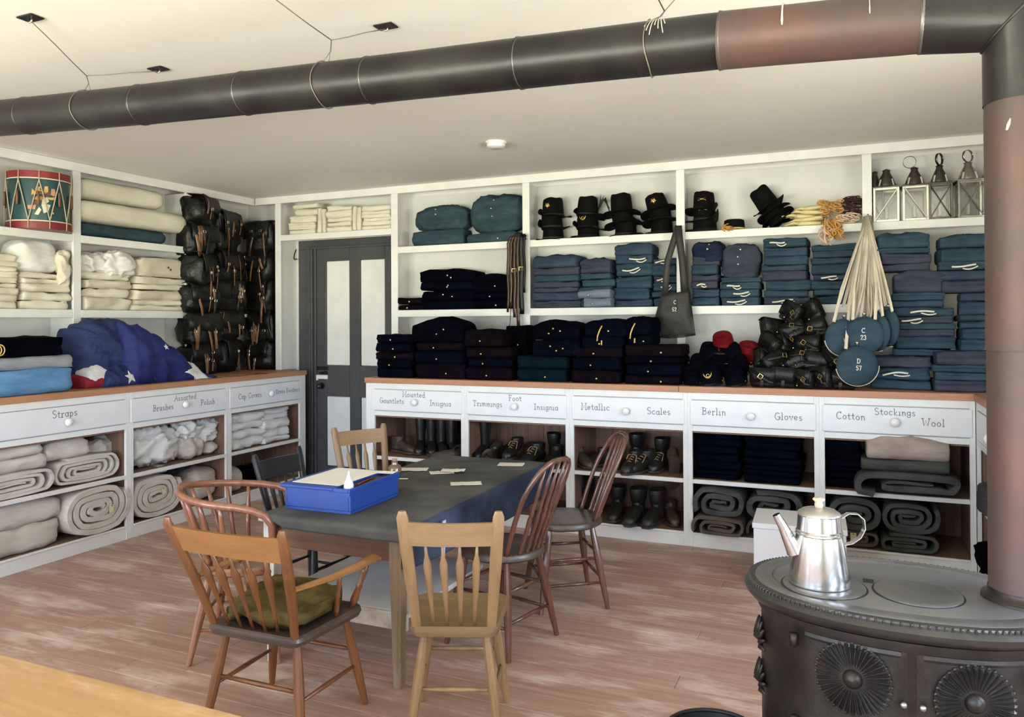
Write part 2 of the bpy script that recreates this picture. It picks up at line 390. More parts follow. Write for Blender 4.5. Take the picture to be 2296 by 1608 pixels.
# ------------------------------------------------------------------ hand lettering in thin strokes
def arc(cx, cy, rx, ry, a0, a1, n=7):
    return [(cx+rx*math.cos(math.radians(a0+(a1-a0)*i/n)), cy+ry*math.sin(math.radians(a0+(a1-a0)*i/n))) for i in range(n+1)]
GL = {   # width, strokes; x-height .55, cap height 1
 'S': (.6, [arc(.3, .75, .24, .25, 40, 270)+arc(.3, .25, .26, .25, 90, -140)]),
 'A': (.7, [[(.02, 0), (.35, 1), (.68, 0)], [(.15, .38), (.55, .38)], [(-.05, 0), (.1, 0)], [(.6, 0), (.75, 0)]]),
 'B': (.62, [[(.1, 0), (.1, 1)], [(0, 1), (.3, 1)]+arc(.3, .77, .22, .23, 90, -90)+[(.1, .54)], [(.3, .54)]+arc(.3, .27, .27, .27, 90, -90)+[(0, 0)]]),
 'C': (.66, [arc(.38, .5, .34, .5, 50, 310, 11), [(.6, .85), (.62, 1.02)]]),
 'D': (.7, [[(.1, 0), (.1, 1)], [(0, 1), (.25, 1)]+arc(.25, .5, .4, .5, 90, -90, 9)+[(0, 0)]]),
 'F': (.6, [[(.12, 0), (.12, 1)], [(0, 1), (.55, 1), (.57, .85)], [(.12, .52), (.42, .52)], [(.02, 0), (.24, 0)]]),
 'G': (.72, [arc(.38, .5, .34, .5, 50, 330, 11), [(.45, .42), (.72, .42)], [(.66, .42), (.66, .1)]]),
 'I': (.4, [[(.2, 0), (.2, 1)], [(.03, 0), (.37, 0)], [(.03, 1), (.37, 1)]]),
 'M': (.86, [[(.1, 0), (.14, 1), (.43, .25), (.72, 1), (.78, 0)], [(0, 0), (.2, 0)], [(.68, 0), (.88, 0)], [(.04, 1), (.16, 1)], [(.7, 1), (.84, 1)]]),
 'P': (.6, [[(.1, 0), (.1, 1)], [(0, 1), (.3, 1)]+arc(.3, .74, .25, .26, 90, -90)+[(.1, .48)], [(0, 0), (.22, 0)]]),
 'T': (.7, [[(.35, 0), (.35, 1)], [(.03, .86), (.05, 1), (.65, 1), (.67, .86)], [(.22, 0), (.48, 0)]]),
 'W': (1.0, [[(.08, 1), (.28, 0), (.5, .75), (.72, 0), (.92, 1)], [(0, 1), (.2, 1)], [(.82, 1), (1.0, 1)]]),
 'a': (.5, [arc(.22, .27, .2, .27, 40, 330, 9), [(.43, .55), (.43, .08), (.52, 0)]]),
 'c': (.46, [arc(.25, .27, .22, .27, 45, 315, 9)]),
 'd': (.52, [arc(.22, .27, .2, .27, 40, 330, 9), [(.34, 1), (.44, 1), (.44, .06), (.54, 0)]]),
 'e': (.48, [[(.04, .27), (.44, .33)]+arc(.24, .29, .21, .26, 15, 310, 9)]),
 'g': (.5, [arc(.22, .3, .2, .25, 40, 330, 9), [(.43, .55), (.43, -.1)]+arc(.23, -.12, .2, .17, 0, -200, 8)]),
 'h': (.5, [[(0, 1), (.1, 1), (.1, 0)], [(.1, .38)]+arc(.27, .36, .16, .19, 160, 0)+[(.43, 0)], [(.02, 0), (.18, 0)]]),
 'i': (.26, [[(.02, .52), (.12, .55), (.12, 0)], [(.02, 0), (.22, 0)]]),
 'k': (.5, [[(0, 1), (.1, 1), (.1, 0)], [(.42, .55), (.1, .25), (.46, 0)]]),
 'l': (.26, [[(.02, 1), (.12, 1), (.12, 0)], [(.02, 0), (.22, 0)]]),
 'm': (.76, [[(0, .55), (.1, .55), (.1, 0)], [(.1, .4)]+arc(.24, .37, .13, .18, 160, 0)+[(.37, 0)], [(.37, .4)]+arc(.52, .37, .13, .18, 160, 0)+[(.65, 0), (.72, 0)]]),
 'n': (.52, [[(0, .55), (.1, .55), (.1, 0)], [(.1, .4)]+arc(.27, .36, .16, .19, 160, 0)+[(.43, 0), (.5, 0)]]),
 'o': (.5, [arc(.25, .27, .21, .27, 0, 360, 11)]),
 'p': (.52, [[(0, .55), (.1, .55), (.1, -.32)], [(.1, .38)]+arc(.27, .28, .19, .27, 140, -150, 9), [(0, -.32), (.2, -.32)]]),
 'r': (.4, [[(0, .55), (.1, .55), (.1, 0)], [(.1, .36)]+arc(.28, .36, .16, .19, 160, 50), [(0, 0), (.22, 0)]]),
 's': (.42, [arc(.21, .41, .15, .14, 40, 270, 6)+arc(.21, .135, .17, .135, 90, -140, 6)]),
 't': (.36, [[(.15, .8), (.15, .08), (.26, 0), (.34, .06)], [(.0, .55), (.32, .55)]]),
 'u': (.52, [[(0, .55), (.1, .55), (.1, .15)]+arc(.26, .18, .16, .18, 190, 330)+[(.42, .55)], [(.42, .55), (.42, .05), (.5, 0)]]),
 'v': (.48, [[(.04, .55), (.24, 0), (.44, .55)], [(-.03, .55), (.12, .55)], [(.37, .55), (.5, .55)]]),
 ' ': (.4, []),
 '2': (.5, [arc(.25, .75, .2, .25, 170, -30)+[(.05, 0), (.47, 0)]]),
 '3': (.5, [arc(.23, .75, .2, .25, 150, -80)+arc(.23, .25, .22, .26, 80, -150)]),
 '5': (.5, [[(.42, 1), (.1, 1), (.08, .55)]+arc(.23, .3, .21, .3, 110, -140)]),
 '6': (.5, [[(.4, .97)]+arc(.3, .5, .24, .5, 110, 200)+arc(.25, .26, .2, .26, 180, 540, 11)]),
 '7': (.5, [[(.05, .85), (.05, 1), (.45, 1), (.2, 0)]]),
 '8': (.5, [arc(.25, .76, .17, .23, 0, 360, 10), arc(.25, .27, .21, .27, 0, 360, 10)]),
 '9': (.5, [arc(.25, .7, .2, .28, 0, 360, 10), [(.45, .7), (.4, .1), (.2, 0)]]),
}
def text_width(txt, h, sp=.16): return sum(GL[c][0]+sp for c in txt)*h - sp*h
def letter(mb, txt, h, M, wid=.10, sp=.16, jig=0.0, rnd=None, lift=.0006):
    """draws strokes as flat ribbons in the local xy plane of M, baseline at the origin, centred on x"""
    x = -text_width(txt, h, sp)/2
    for c in txt:
        w, st = GL[c]
        dy = (rnd.uniform(-jig, jig) if rnd else 0)
        for s in st:
            pts = [Vector((x+p[0]*h, (p[1]+dy)*h, 0)) for p in s]
            vs_, fs_ = [], []
            for i, p in enumerate(pts):
                t = pts[min(i+1, len(pts)-1)]-pts[max(i-1, 0)]; t = t.normalized() if t.length > 0 else Vector((1, 0, 0))
                nn = Vector((-t.y, t.x, 0))*(wid*h/2)
                ex = t*(wid*h/2)*(-1 if i == 0 else 1 if i == len(pts)-1 else 0)
                for sgn, zz in ((1, 0), (-1, 0), (-1, lift), (1, lift)): vs_.append(p+ex+nn*sgn+Vector((0, 0, zz)))
            for i in range(len(pts)-1):
                for k in range(4):
                    k2 = (k+1) % 4; fs_.append((i*4+k, i*4+k2, i*4+4+k2, i*4+4+k))
            n_ = len(pts)-1
            fs_ += [(3, 2, 1, 0), (n_*4, n_*4+1, n_*4+2, n_*4+3)]
            mb.add(vs_, fs_, M)
        x += (w+sp)*h

# ------------------------------------------------------------------ built-in shelving and counters
YL_, YU_, XL_, XU_ = 5.499, 6.093, -4.899, -5.490     # front planes: back counter, back shelves, left counter, left shelves
Z_SLAB, Z_TOP = 1.085, 1.130
Z_S1 = (2.232, 2.292); Z_S2 = (1.645, 1.708); Z_RAIL = (2.785, ZC-.001)
PT = 0.066
BP = [(-3.867, -3.795), (-2.547, -2.481), (-1.231, -1.164), (0.108, 0.172), (1.44, 1.506)]   # back posts
sb = thing('wall_shelving', 'long white built-in wall shelving of five bays above the back counter', 'shelving', (-1.2, 6.22, 1.13))
def W2(o): # world -> local of shelf roots (translation only)
    return Vector(o.location)
def wbox(root, name, x0, x1, y0, y1, z0, z1, m=None, b=.003):
    l = root.location
    return MB().box(x0-l.x, x1-l.x, y0-l.y, y1-l.y, z0-l.z, z1-l.z, b).build(name, m or WHITE, root)
YBI = YB-.018
SHELFBACK = mat('shelf_back_shade', (0.655, 0.655, 0.63), 0.6, col2=(0.60, 0.60, 0.575), scale=3, bump=0.05, bscale=20)  # white of the frames darkened: shade inside the bays put into the colour
wbox(sb, 'back_panel', -3.845, XR-.03, YBI-.002, YB-.002, Z_TOP, 2.785, SHELFBACK, 0)
for (a, b) in BP:
    wbox(sb, 'post', a, b, YU_, YU_+.022, Z_TOP, Z_RAIL[0])
    wbox(sb, 'divider', (a+b)/2-.012, (a+b)/2+.012, YU_+.022, YBI-.002, Z_TOP, Z_RAIL[0], b=0)
wbox(sb, 'top_rail', XU_+.022, XR-.03, YU_-.002, YU_+.022, *Z_RAIL)
def shelf_board(root, x0, x1, z):
    wbox(root, 'shelf_edge', x0, x1, YU_, YU_+.022, z[0], z[1])
    wbox(root, 'shelf_board', x0-.02, x1+.02, YU_+.022, YBI-.002, z[1]-.024, z[1], b=0)
edges = [(BP[i][1], BP[i+1][0]) for i in range(4)]
for i, (a, b) in enumerate(edges):
    shelf_board(sb, a, b, Z_S1)
    if i < 3: shelf_board(sb, a, b, Z_S2)
# bay over the door
wbox(sb, 'post', -5.218, -5.151, YU_, YU_+.022, Z_TOP, Z_RAIL[0])
Z_OD = (2.411, 2.469)
wbox(sb, 'shelf_edge', -5.151, -3.867, YU_, YU_+.022, *Z_OD)
wbox(sb, 'shelf_board', -5.16, -3.85, YU_+.022, YB-.004, Z_OD[1]-.024, Z_OD[1], b=0)
wbox(sb, 'divider', -5.196, -5.172, YU_+.022, YB-.004, Z_TOP, Z_RAIL[0], b=0)

sl = thing('wall_shelving', 'white built-in wall shelving on the left wall holding the drum and flags', 'shelving', (-5.64, 4.2, 1.13))
XWI = XL+.018
wbox(sl, 'back_panel', XL+.002, XWI, 1.9, 6.3, Z_TOP, 2.785, SHELFBACK, 0)
LP = [(1.90, 1.966), (2.98, 3.046), (4.114, 4.182), (5.224, 5.307)]
for (a, b) in LP:
    wbox(sl, 'post', XU_-.022, XU_, a, b, Z_TOP, Z_RAIL[0])
    wbox(sl, 'divider', XWI+.002, XU_-.022, (a+b)/2-.012, (a+b)/2+.012, Z_TOP, Z_RAIL[0], b=0)
wbox(sl, 'top_rail', XU_-.022, XU_+.002, 1.90, YU_+.02, *Z_RAIL)
for i in range(3):
    a, b = LP[i][1], LP[i+1][0]
    for z in (Z_S1, Z_S2):
        wbox(sl, 'shelf_edge', XU_-.022, XU_, a, b, *z)
        wbox(sl, 'shelf_board', XWI+.002, XU_-.022, a-.02, b+.02, z[1]-.024, z[1], b=0)
for z in (Z_S1, Z_S2):
    wbox(sl, 'shelf_board', XWI+.002, XU_-.05, LP[3][1], 6.33, z[1]-.05, z[1]-.02, b=0)

# base cabinets: five along the back, three (and one out of view) along the left, one returning along the right
DRAWER = mat('drawer_paint', (0.75, 0.755, 0.77), 0.45, col2=(0.70, 0.705, 0.725), scale=4, detail=6, bump=0.04, bscale=20)
DGAP = mat('drawer_gap_grey', (0.40, 0.40, 0.42), 0.8)  # grey backing that shows as a darker line around each drawer
RAWXL = wood('raw_shelf_y', (0.16, 0.09, 0.055), (0.26, 0.15, 0.095), 0.75, 'Y', 2.0, 0.15)
rl = random.Random(3)
def base_cabinet(label, origin, rotz, width, texts, depth=.62, endL=.033, endR=.033, wood_right=True, knob=(.0, .0), sideL=False, sideR=False, gapL=.045, gapR=.045):
    """front in the local xz plane facing -y; x from 0 to width"""
    t = thing('counter_cabinet', label, 'cabinet', origin, rotz)
    P = lambda nm, x0, x1, y0, y1, z0, z1, m_=WHITE, b=.003: MB().box(x0, x1, y0, y1, z0, z1, b).build(nm, m_, t)
    m = MB(); fw = .022
    m.box(0, endL, 0, fw, 0, Z_SLAB, .002); m.box(width-endR, width, 0, fw, 0, Z_SLAB, .002)
    m.box(endL, width-endR, 0, fw, 1.033+.006, Z_SLAB); m.box(endL, width-endR, 0, fw, .815, .858-.006)
    m.box(endL, width-endR, .002, fw, 0, .098)
    m.build('face_frame', WHITE, t)
    m = MB(); m.box(0, .012, fw, depth, 0, Z_SLAB-.002); m.box(width-.012, width, fw, depth, 0, Z_SLAB-.002)
    m.box(.012, width-.012, fw, depth, .80, .815)
    m.build('carcass', RAWZ, t)
    n = 6; bw = (width-.024)/n
    for k in range(n):
        MB().box(-bw/2+.001, bw/2-.001, 0, .015, -.40, .40, .002).build('back_board', RAWZ, t, loc=(.012+bw*(k+.5), depth-.015, .40))
    P('shelf', .012, width-.012, fw, depth-.016, .446, .471, RAWX if rotz == 0 else RAWX)
    P('shelf_edge', endL, width-endR, 0, fw, .445, .474)
    P('bottom_shelf', .012, width-.012, fw, depth-.016, .075, .096, RAWX)
    P('bottom_lip', endL, width-endR, -.004, 0.006, .086, .101)
    if sideL: P('end_panel', -.008, -.0005, .001, depth, 0, Z_SLAB-.002, WHITE, .002)
    if sideR: P('end_panel', width+.0005, width+.008, .001, depth, 0, Z_SLAB-.002, WHITE, .002)
    x0, x1 = gapL, width-gapR
    P('drawer_gap', x0-.006, x1+.006, .012, fw, .852, 1.04, DGAP, 0)
    d = MB().box(x0, x1, -.006, .016, .858, 1.033, .004).build('drawer', DRAWER, t)
    for (tx, cx, cz, h) in texts:
        mb = MB(); letter(mb, tx, h*.72, T(x0+(x1-x0)*cx, -.0062, .858+.175*cz) @ RX(PI/2), jig=.03, rnd=rl)
        mb.build('lettering', INK, d)
    kx, kz = x0+(x1-x0)*(.5+knob[0]), .858+.175*(.45+knob[1])
    MB().lathe([(.010, 0), (.010, .008), (.024, .016), (.029, .026), (.026, .036), (.014, .043), (0, .045)], 18, T(kx, -.006, kz) @ RX(PI/2)).build('knob', PORCELAIN, d, smooth=True)
    return t
bx = [-3.738, -2.809, -1.923, -1.041, -.1745, .722]
bt = [[('Mounted', .48, .69, .062), ('Gauntlets', .235, .36, .060), ('Insignia', .77, .33, .060)],
      [('Foot', .50, .70, .060), ('Trimmings', .22, .40, .060), ('Insignia', .80, .36, .060)],
      [('Metallic', .22, .44, .066), ('Scales', .78, .36, .066)],
      [('Berlin', .20, .44, .066), ('Gloves', .79, .36, .066)],
      [('Stockings', .50, .70, .060), ('Cotton', .20, .48, .064), ('Wool', .75, .36, .064)]]
bl = ['white base cabinet with drawer lettered Mounted Gauntlets Insignia', 'white base cabinet with drawer lettered Foot Trimmings Insignia',
      'white base cabinet with drawer lettered Metallic Scales', 'white base cabinet with drawer lettered Berlin Gloves',
      'white base cabinet with drawer lettered Stockings Cotton Wool']
for i in range(5):
    base_cabinet(bl[i], (bx[i], YL_, 0), 0, bx[i+1]-bx[i], bt[i], endL=.08 if i == 0 else .033, endR=.033, sideL=i == 0, gapL=.05 if i == 0 else .018, gapR=.018 if i < 4 else .016)
ly = [2.02, 3.06, 4.127, 5.128, 6.149]
lt = [[], [('Straps', .51, .60, .070)], [('Assorted', .52, .70, .062), ('Brushes', .30, .36, .062), ('Polish', .76, .36, .062)],
      [('Cap Covers', .25, .40, .062), ('Dress Feathers', .76, .44, .054)]]
ll_ = ['white base cabinet with a plain drawer nearest the camera on the left wall', 'white base cabinet with drawer lettered Straps',
       'white base cabinet with drawer lettered Assorted Brushes Polish', 'white base cabinet with drawer lettered Cap Covers beside the door']
for i in range(4):
    base_cabinet(ll_[i], (XL_, ly[i], 0), PI/2, ly[i+1]-ly[i], lt[i], endR=.08 if i == 3 else .033, sideR=i == 3, gapL=.006, gapR=.02 if i == 3 else .006, knob=(.02 if i == 1 else 0, -.06 if i == 1 else 0.05))
# the return along the right: front faces -x
base_cabinet('white base cabinet returning along the right wall behind the stovepipe', (.7245, 5.499, 0), -PI/2, .93, [], knob=(.2, 0))
base_cabinet('white base cabinet on the right wall nearer the stove', (.7245, 4.569, 0), -PI/2, .93, [], knob=(.2, 0), sideR=True)

def worktop(label, x0, x1, y0, y1, m_, boards, axis):
    t = thing('worktop', label, 'worktop', ((x0+x1)/2, (y0+y1)/2, Z_SLAB))
    l = t.location
    if axis == 'x':
        n = 3; w = (y1-y0)/n
        cuts = [x0]+boards+[x1]
        for k in range(n):
            for a, b in zip(cuts[:-1], cuts[1:]):
                MB().box(a-l.x+.0008, b-l.x-.0008, y0+w*k-l.y+.0005, y0+w*(k+1)-l.y-.0005, .001, Z_TOP-Z_SLAB, .003).build('board', m_, t)
    else:
        n = 3; w = (x1-x0)/n
        for k in range(n):
            MB().box(x0+w*k-l.x+.0005, x0+w*(k+1)-l.x-.0005, y0-l.y, y1-l.y, .001, Z_TOP-Z_SLAB, .003).build('board', m_, t)
    return t
worktop('long pine worktop on the back cabinets', -3.752, XR-.03, YL_-.014, YB-.002, COUNTER, [-1.10], 'x')
worktop('pine worktop on the left wall cabinets', XL+.002, XL_+.014, 2.0, 6.162, COUNTERY, [], 'y')
worktop('short pine worktop returning along the right wall', .712, XR-.03, 3.64, YL_-.016, COUNTERY, [], 'y')
# ------------------------------------------------------------------ furniture
TAN = wood('tan_beech', (0.19, 0.110, 0.048), (0.29, 0.175, 0.082), 0.42, 'Z', 1.2, 0.06, coat=0.1)
TANX = wood('tan_beech_rail', (0.205, 0.122, 0.055), (0.31, 0.19, 0.092), 0.42, 'X', 1.2, 0.06, coat=0.1)
TANSEAT = wood('worn_olive_tan_seat', (0.125, 0.075, 0.028), (0.21, 0.132, 0.055), 0.45, 'X', 1.2, 0.06)
OAK = wood('orange_maple', (0.105, 0.036, 0.010), (0.20, 0.076, 0.024), 0.36, 'Z', 1.2, 0.06, coat=0.25)
OAKX = wood('orange_maple_rail', (0.22, 0.09, 0.024), (0.33, 0.15, 0.046), 0.36, 'X', 1.2, 0.06, coat=0.25)
WALNUT = wood('red_brown_varnish', (0.070, 0.026, 0.016), (0.145, 0.058, 0.036), 0.25, 'Z', 1.5, 0.04, coat=0.4)
MAHOG = wood('light_mahogany', (0.17, 0.065, 0.035), (0.30, 0.125, 0.07), 0.28, 'Z', 1.5, 0.04, coat=0.4)
DARKSEAT = wood('dark_worn_seat', (0.035, 0.024, 0.018), (0.09, 0.062, 0.045), 0.4, 'X', 1.5, 0.06, coat=0.15)
EBON = mat('black_lacquer', (0.010, 0.011, 0.014), 0.3, col2=(0.018, 0.02, 0.024), scale=6)

def loft(mb, outline, levels, M=None, c=(0, 0)):
    n = len(outline); vs_ = []; fs_ = []
    for (s, z) in levels:
        for (x, y) in outline: vs_.append((c[0]+(x-c[0])*s, c[1]+(y-c[1])*s, z))
    for i in range(len(levels)-1):
        for k in range(n):
            k2 = (k+1) % n; fs_.append((i*n+k, i*n+k2, (i+1)*n+k2, (i+1)*n+k))
    fs_.append(tuple(range(n-1, -1, -1))); fs_.append(tuple((len(levels)-1)*n+k for k in range(n)))
    return mb.add(vs_, fs_, M)
def seat_outline(wf, wr, d, rf=.06, rr=.08, n=4):
    """shield-shaped plank seat, front at +y"""
    pts = []
    def corner(cx, cy, r, a0):
        for i in range(n+1):
            a = math.radians(a0+90*i/n); pts.append((cx+r*math.cos(a), cy+r*math.sin(a)))
    corner(wf/2-rf, d/2-rf, rf, 0); corner(-wf/2+rf, d/2-rf, rf, 90)
    corner(-wr/2+rr, -d/2+rr, rr, 180); corner(wr/2-rr, -d/2+rr, rr, 270)
    return pts
def turned(mb, a, b, prof, n=10):
    """rod from a to b with a list of (t, radius)"""
    a, b = Vector(a), Vector(b)
    return mb.tube([a.lerp(b, t) for t, _ in prof], [r for _, r in prof], n)
LEG_PLAIN = [(0, .015), (.1, .017), (.45, .021), (.8, .017), (1, .012)]
def legs_and_stretchers(t, m, seat_z, fx, fy, rx, ry, sp=.05, prof=LEG_PLAIN, levels=((.38, 'sides'), (.42, 'front')), sr=.009):
    """splayed legs: top insets fx,fy (front) rx,ry (rear), spread sp at the floor; stretchers at the given heights"""
    tops = {'fl': (-fx, fy), 'fr': (fx, fy), 'rl': (-rx, -ry), 'rr': (rx, -ry)}
    bots = {k: (v[0]+math.copysign(sp, v[0]), v[1]+math.copysign(sp*.9, v[1])) for k, v in tops.items()}
    for k in tops:
        mb = MB(); turned(mb, (*tops[k], seat_z), (*bots[k], 0), prof); mb.build('leg', m, t, smooth=True, angle=SH)
    def p(k, h):
        f = 1-h/seat_z; a, b = tops[k], bots[k]
        return (a[0]+(b[0]-a[0])*f, a[1]+(b[1]-a[1])*f, h)
    for h, which in levels:
        prs = {'sides': [('fl', 'rl'), ('fr', 'rr')], 'front': [('fl', 'fr')], 'back': [('rl', 'rr')], 'cross': [('fl', 'fr'), ('rl', 'rr')]}[which]
        for a, b in prs:
            mb = MB(); turned(mb, p(a, h), p(b, h), [(0, sr*.75), (.5, sr*1.15), (1, sr*.75)], 8); mb.build('stretcher', m, t, smooth=True)
def arrow_spindle(mb, a, b, wmax=.016, up=(0, 1, 0)):
    a, b = Vector(a), Vector(b)
    pr_ = [(0, .007), (.25, .008), (.40, .0115), (.72, wmax), (.76, wmax*.96), (.86, .007), (1, .005)]
    return mb.tube([a.lerp(b, t) for t, _ in pr_], [r for _, r in pr_], 8, flat=.55, up=up)

def thumb_back(label, loc, rot, m, mx, mseat, arms=False, sz=.455, w=.375, d=.38, top=.895, lean=.105, flare=.035, nsp=4, crest=(.775, .865), arrow=.016, spr=.055):
    t = thing('armchair' if arms else 'thumb_back_chair', label, 'chair', loc, rot)
    ol = seat_outline(w+.02, w-.03, d, .05, .045)
    mb = MB(); loft(mb, ol, [(.86, sz-.048), (.97, sz-.038), (1.0, sz-.02), (.985, sz-.006), (.95, sz), (.6, sz-.007), (.05, sz-.010)])
    mb.build('seat', mseat, t, smooth=True, angle=SH)
    ry = d/2-.025; bx_ = w/2-.045
    legs_and_stretchers(t, m, sz-.03, w/2-.06, d/2-.06, w/2-.07, d/2-.07, spr, levels=((.17, 'sides'), (.235, 'front'), (.205, 'back')))
    def bp(x0, f, bow=0):   # point of the back at height fraction f
        return Vector((x0*(1+flare/bx_*f), -ry-lean*max(f, 0)**1.15-bow*f, sz+(top-sz)*f))
    for s in (-1, 1):
        mb = MB(); mb.tube([bp(s*bx_, f)+Vector((0, 0, -.01)) for f in (0, .25, .5, .7, .85, 1.0)]+[bp(s*bx_, 1)+Vector((0, -.002, .012))], [.018, .021, .0235, .0245, .024, .0225, .014], 8, flat=.58, up=(0, 1, 0))
        mb.build('stile', m, t, smooth=True, angle=SH)
    f0, f1 = (crest[0]-sz)/(top-sz), (crest[1]-sz)/(top-sz)
    mb = MB(); n = 10; vs_ = []; fs_ = []
    for i in range(n+1):
        u = -1+2*i/n; bw = .022*(1-u*u)
        for (f, off) in ((f0, .0), (f1, .0), (f1, -.016), (f0, -.018)):
            q = bp(u*bx_*.97, f, bw); vs_.append((q.x, q.y+off+.008, q.z))
    for i in range(n):
        for k in range(4): k2 = (k+1) % 4; fs_.append((i*4+k, i*4+k2, i*4+4+k2, i*4+4+k))
    fs_ += [(3, 2, 1, 0), tuple(n*4+k for k in range(4))]
    mb.add(vs_, fs_); mb.build('crest_rail', mx, t)
    for k in range(nsp):
        u = -1+2*(k+1)/(nsp+1)
        mb = MB(); arrow_spindle(mb, bp(u*bx_*.92, -.01), bp(u*bx_*.95, f0+.02, .022*(1-u*u)), arrow); mb.build('spindle', m, t, smooth=True)
    if arms:
        for s in (-1, 1):
            a = bp(s*bx_, .45); hx = s*(w/2+.03)
            p0 = Vector((a.x, a.y+.01, a.z)); p3 = Vector((hx, d/2+.02, sz+.185))
            pts = [p0, p0.lerp(p3, .4)+Vector((s*.012, 0, -.006)), p0.lerp(p3, .75)+Vector((s*.012, 0, -.004)), p3, p3+Vector((0, .035, -.014))]
            mb = MB(); mb.tube(pts, [.017, .021, .026, .030, .022], 8, flat=.55, up=(0, 0, 1)); mb.build('arm', mx, t, smooth=True, angle=SH)
            for (yy, f, r_) in ((d/2-.05, .92, 1.0), (.05, .56, .7)):
                tp = p0.lerp(p3, f)
                mb = MB(); turned(mb, (s*(w/2-.03), yy, sz-.01), (tp.x, tp.y, tp.z-.012), [(0, .012*r_), (.2, .017*r_), (.45, .012*r_), (.5, .016*r_), (.55, .011*r_), (.8, .014*r_), (1, .010*r_)]); mb.build('arm_support', m, t, smooth=True)
    return t

def bow_back(label, loc, rot, m, mseat, sz=.475, top=.945):
    t = thing('bow_back_chair', label, 'chair', loc, rot)
    pts = []; n = 28
    for i in range(n):
        a = 2*PI*i/n; x, y = .215*math.cos(a), .215*math.sin(a)
        if y > 0: x *= 1.0; y = abs(math.sin(a))**.75*.205
        pts.append((x, y))
    mb = MB(); loft(mb, pts, [(.90, sz-.042), (1.0, sz-.030), (1.0, sz-.014), (.97, sz-.003), (.93, sz), (.55, sz-.010), (.05, sz-.012)])
    mb.build('seat', mseat, t, smooth=True, angle=SH)
    prof = [(0, .014), (.08, .016), (.3, .021), (.45, .022), (.62, .018), (.8, .016), (.93, .013), (1, .013)]
    legs_and_stretchers(t, m, sz-.03, .135, .12, .125, .125, .075, prof, levels=((.14, 'sides'), (.27, 'sides'), (.16, 'cross'), (.30, 'cross')), sr=.009)
    hw = .175
    def hp(u):     # hoop, u from 0 to 1
        a = PI*u; x = -hw*math.cos(a); 
        sx = math.copysign(abs(math.cos(a))**.62, -math.cos(a))*hw
        zz = math.sin(a)**.62 if 0 < u < 1 else 0.0
        h = (top-sz)*zz
        return Vector((sx*(.80+.20*min(1, zz*1.5)) if zz < .7 else sx, -.135-.05*(1-(x/hw)**2)-.17*zz, sz-.01+h))
    mb = MB(); us = [0, .004, .015, .035, .07, .11, .16, .22, .28, .34, .40, .45, .5]; us = us+[1-u for u in us[-2::-1]]
    mb.tube([hp(u) for u in us], .0125, 9); mb.build('bow', m, t, smooth=True)
    nsp = 5
    for k in range(nsp):
        u = -1+2*(k+.5)/nsp
        xt = u*hw*.70; c = min(1, abs(xt)/hw); ang = math.acos(min(1, c**(1/.62)))
        zz = math.sin(ang)**.62
        base = Vector((u*hw*.62, -.165-.02*(1-u*u), sz-.008)); tip = Vector((xt, -.135-.05*(1-math.cos(ang)**2)-.17*zz, sz-.01+(top-sz)*zz-.005))
        pr_ = [(0, .010), (.04, .013), (.07, .008), (.10, .013), (.13, .009), (.3, .0105), (.42, .0125), (.45, .008), (.48, .0125), (.51, .009), (.7, .0095), (1, .006)]
        mb = MB(); turned(mb, base, tip, pr_, 8); mb.build('spindle', m, t, smooth=True)
    return t

def captain(label, loc, rot, m, sz=.44):
    """low bentwood bow whose arms bend down to the seat"""
    t = thing('captains_chair', label, 'chair', loc, rot)
    pts = []
    for i in range(28):
        a = 2*PI*i/28; pts.append((.22*math.cos(a), .20*math.sin(a) if math.sin(a) < 0 else abs(math.sin(a))**.6*.21))
    mb = MB(); loft(mb, pts, [(.92, sz-.042), (1.0, sz-.030), (1.0, sz-.012), (.96, sz), (.55, sz-.010), (.05, sz-.012)]); mb.build('seat', m, t, smooth=True, angle=SH)
    legs_and_stretchers(t, m, sz-.03, .14, .13, .13, .13, .085, [(0, .016), (.3, .022), (.6, .019), (1, .013)], levels=((.15, 'sides'), (.20, 'cross')))
    def rail(s, n=12):
        ps = []
        for i in range(n+1):
            a = PI*.5*i/n      # from back centre to the side
            ps.append(Vector((s*.265*math.sin(a), -.33*math.cos(a)+.02, .79-.05*(i/n))))
        ps += [Vector((s*.272, .10, .725)), Vector((s*.270, .155, .70)), Vector((s*.262, .185, .655)), Vector((s*.245, .185, .59)), Vector((s*.215, .16, .51)), Vector((s*.195, .14, sz-.01))]
        return ps
    ps = list(reversed(rail(-1)))+rail(1)[1:]
    mb = MB(); mb.tube(ps, .0175, 10); mb.build('bow', m, t, smooth=True)
    for k in range(9):
        a = -1.35+2.7*k/8
        base = Vector((.185*math.sin(a), -.175*math.cos(a)+.0, sz-.008)); tip = Vector((.262*math.sin(a), -.33*math.cos(a)+.02, .785-.05*abs(a)/1.57))
        mb = MB(); turned(mb, base, tip, [(0, .012), (.08, .014), (.12, .009), (.16, .014), (.4, .011), (.46, .015), (.5, .010), (.54, .014), (.8, .010), (1, .008)], 8); mb.build('spindle', m, t, smooth=True)
    return t

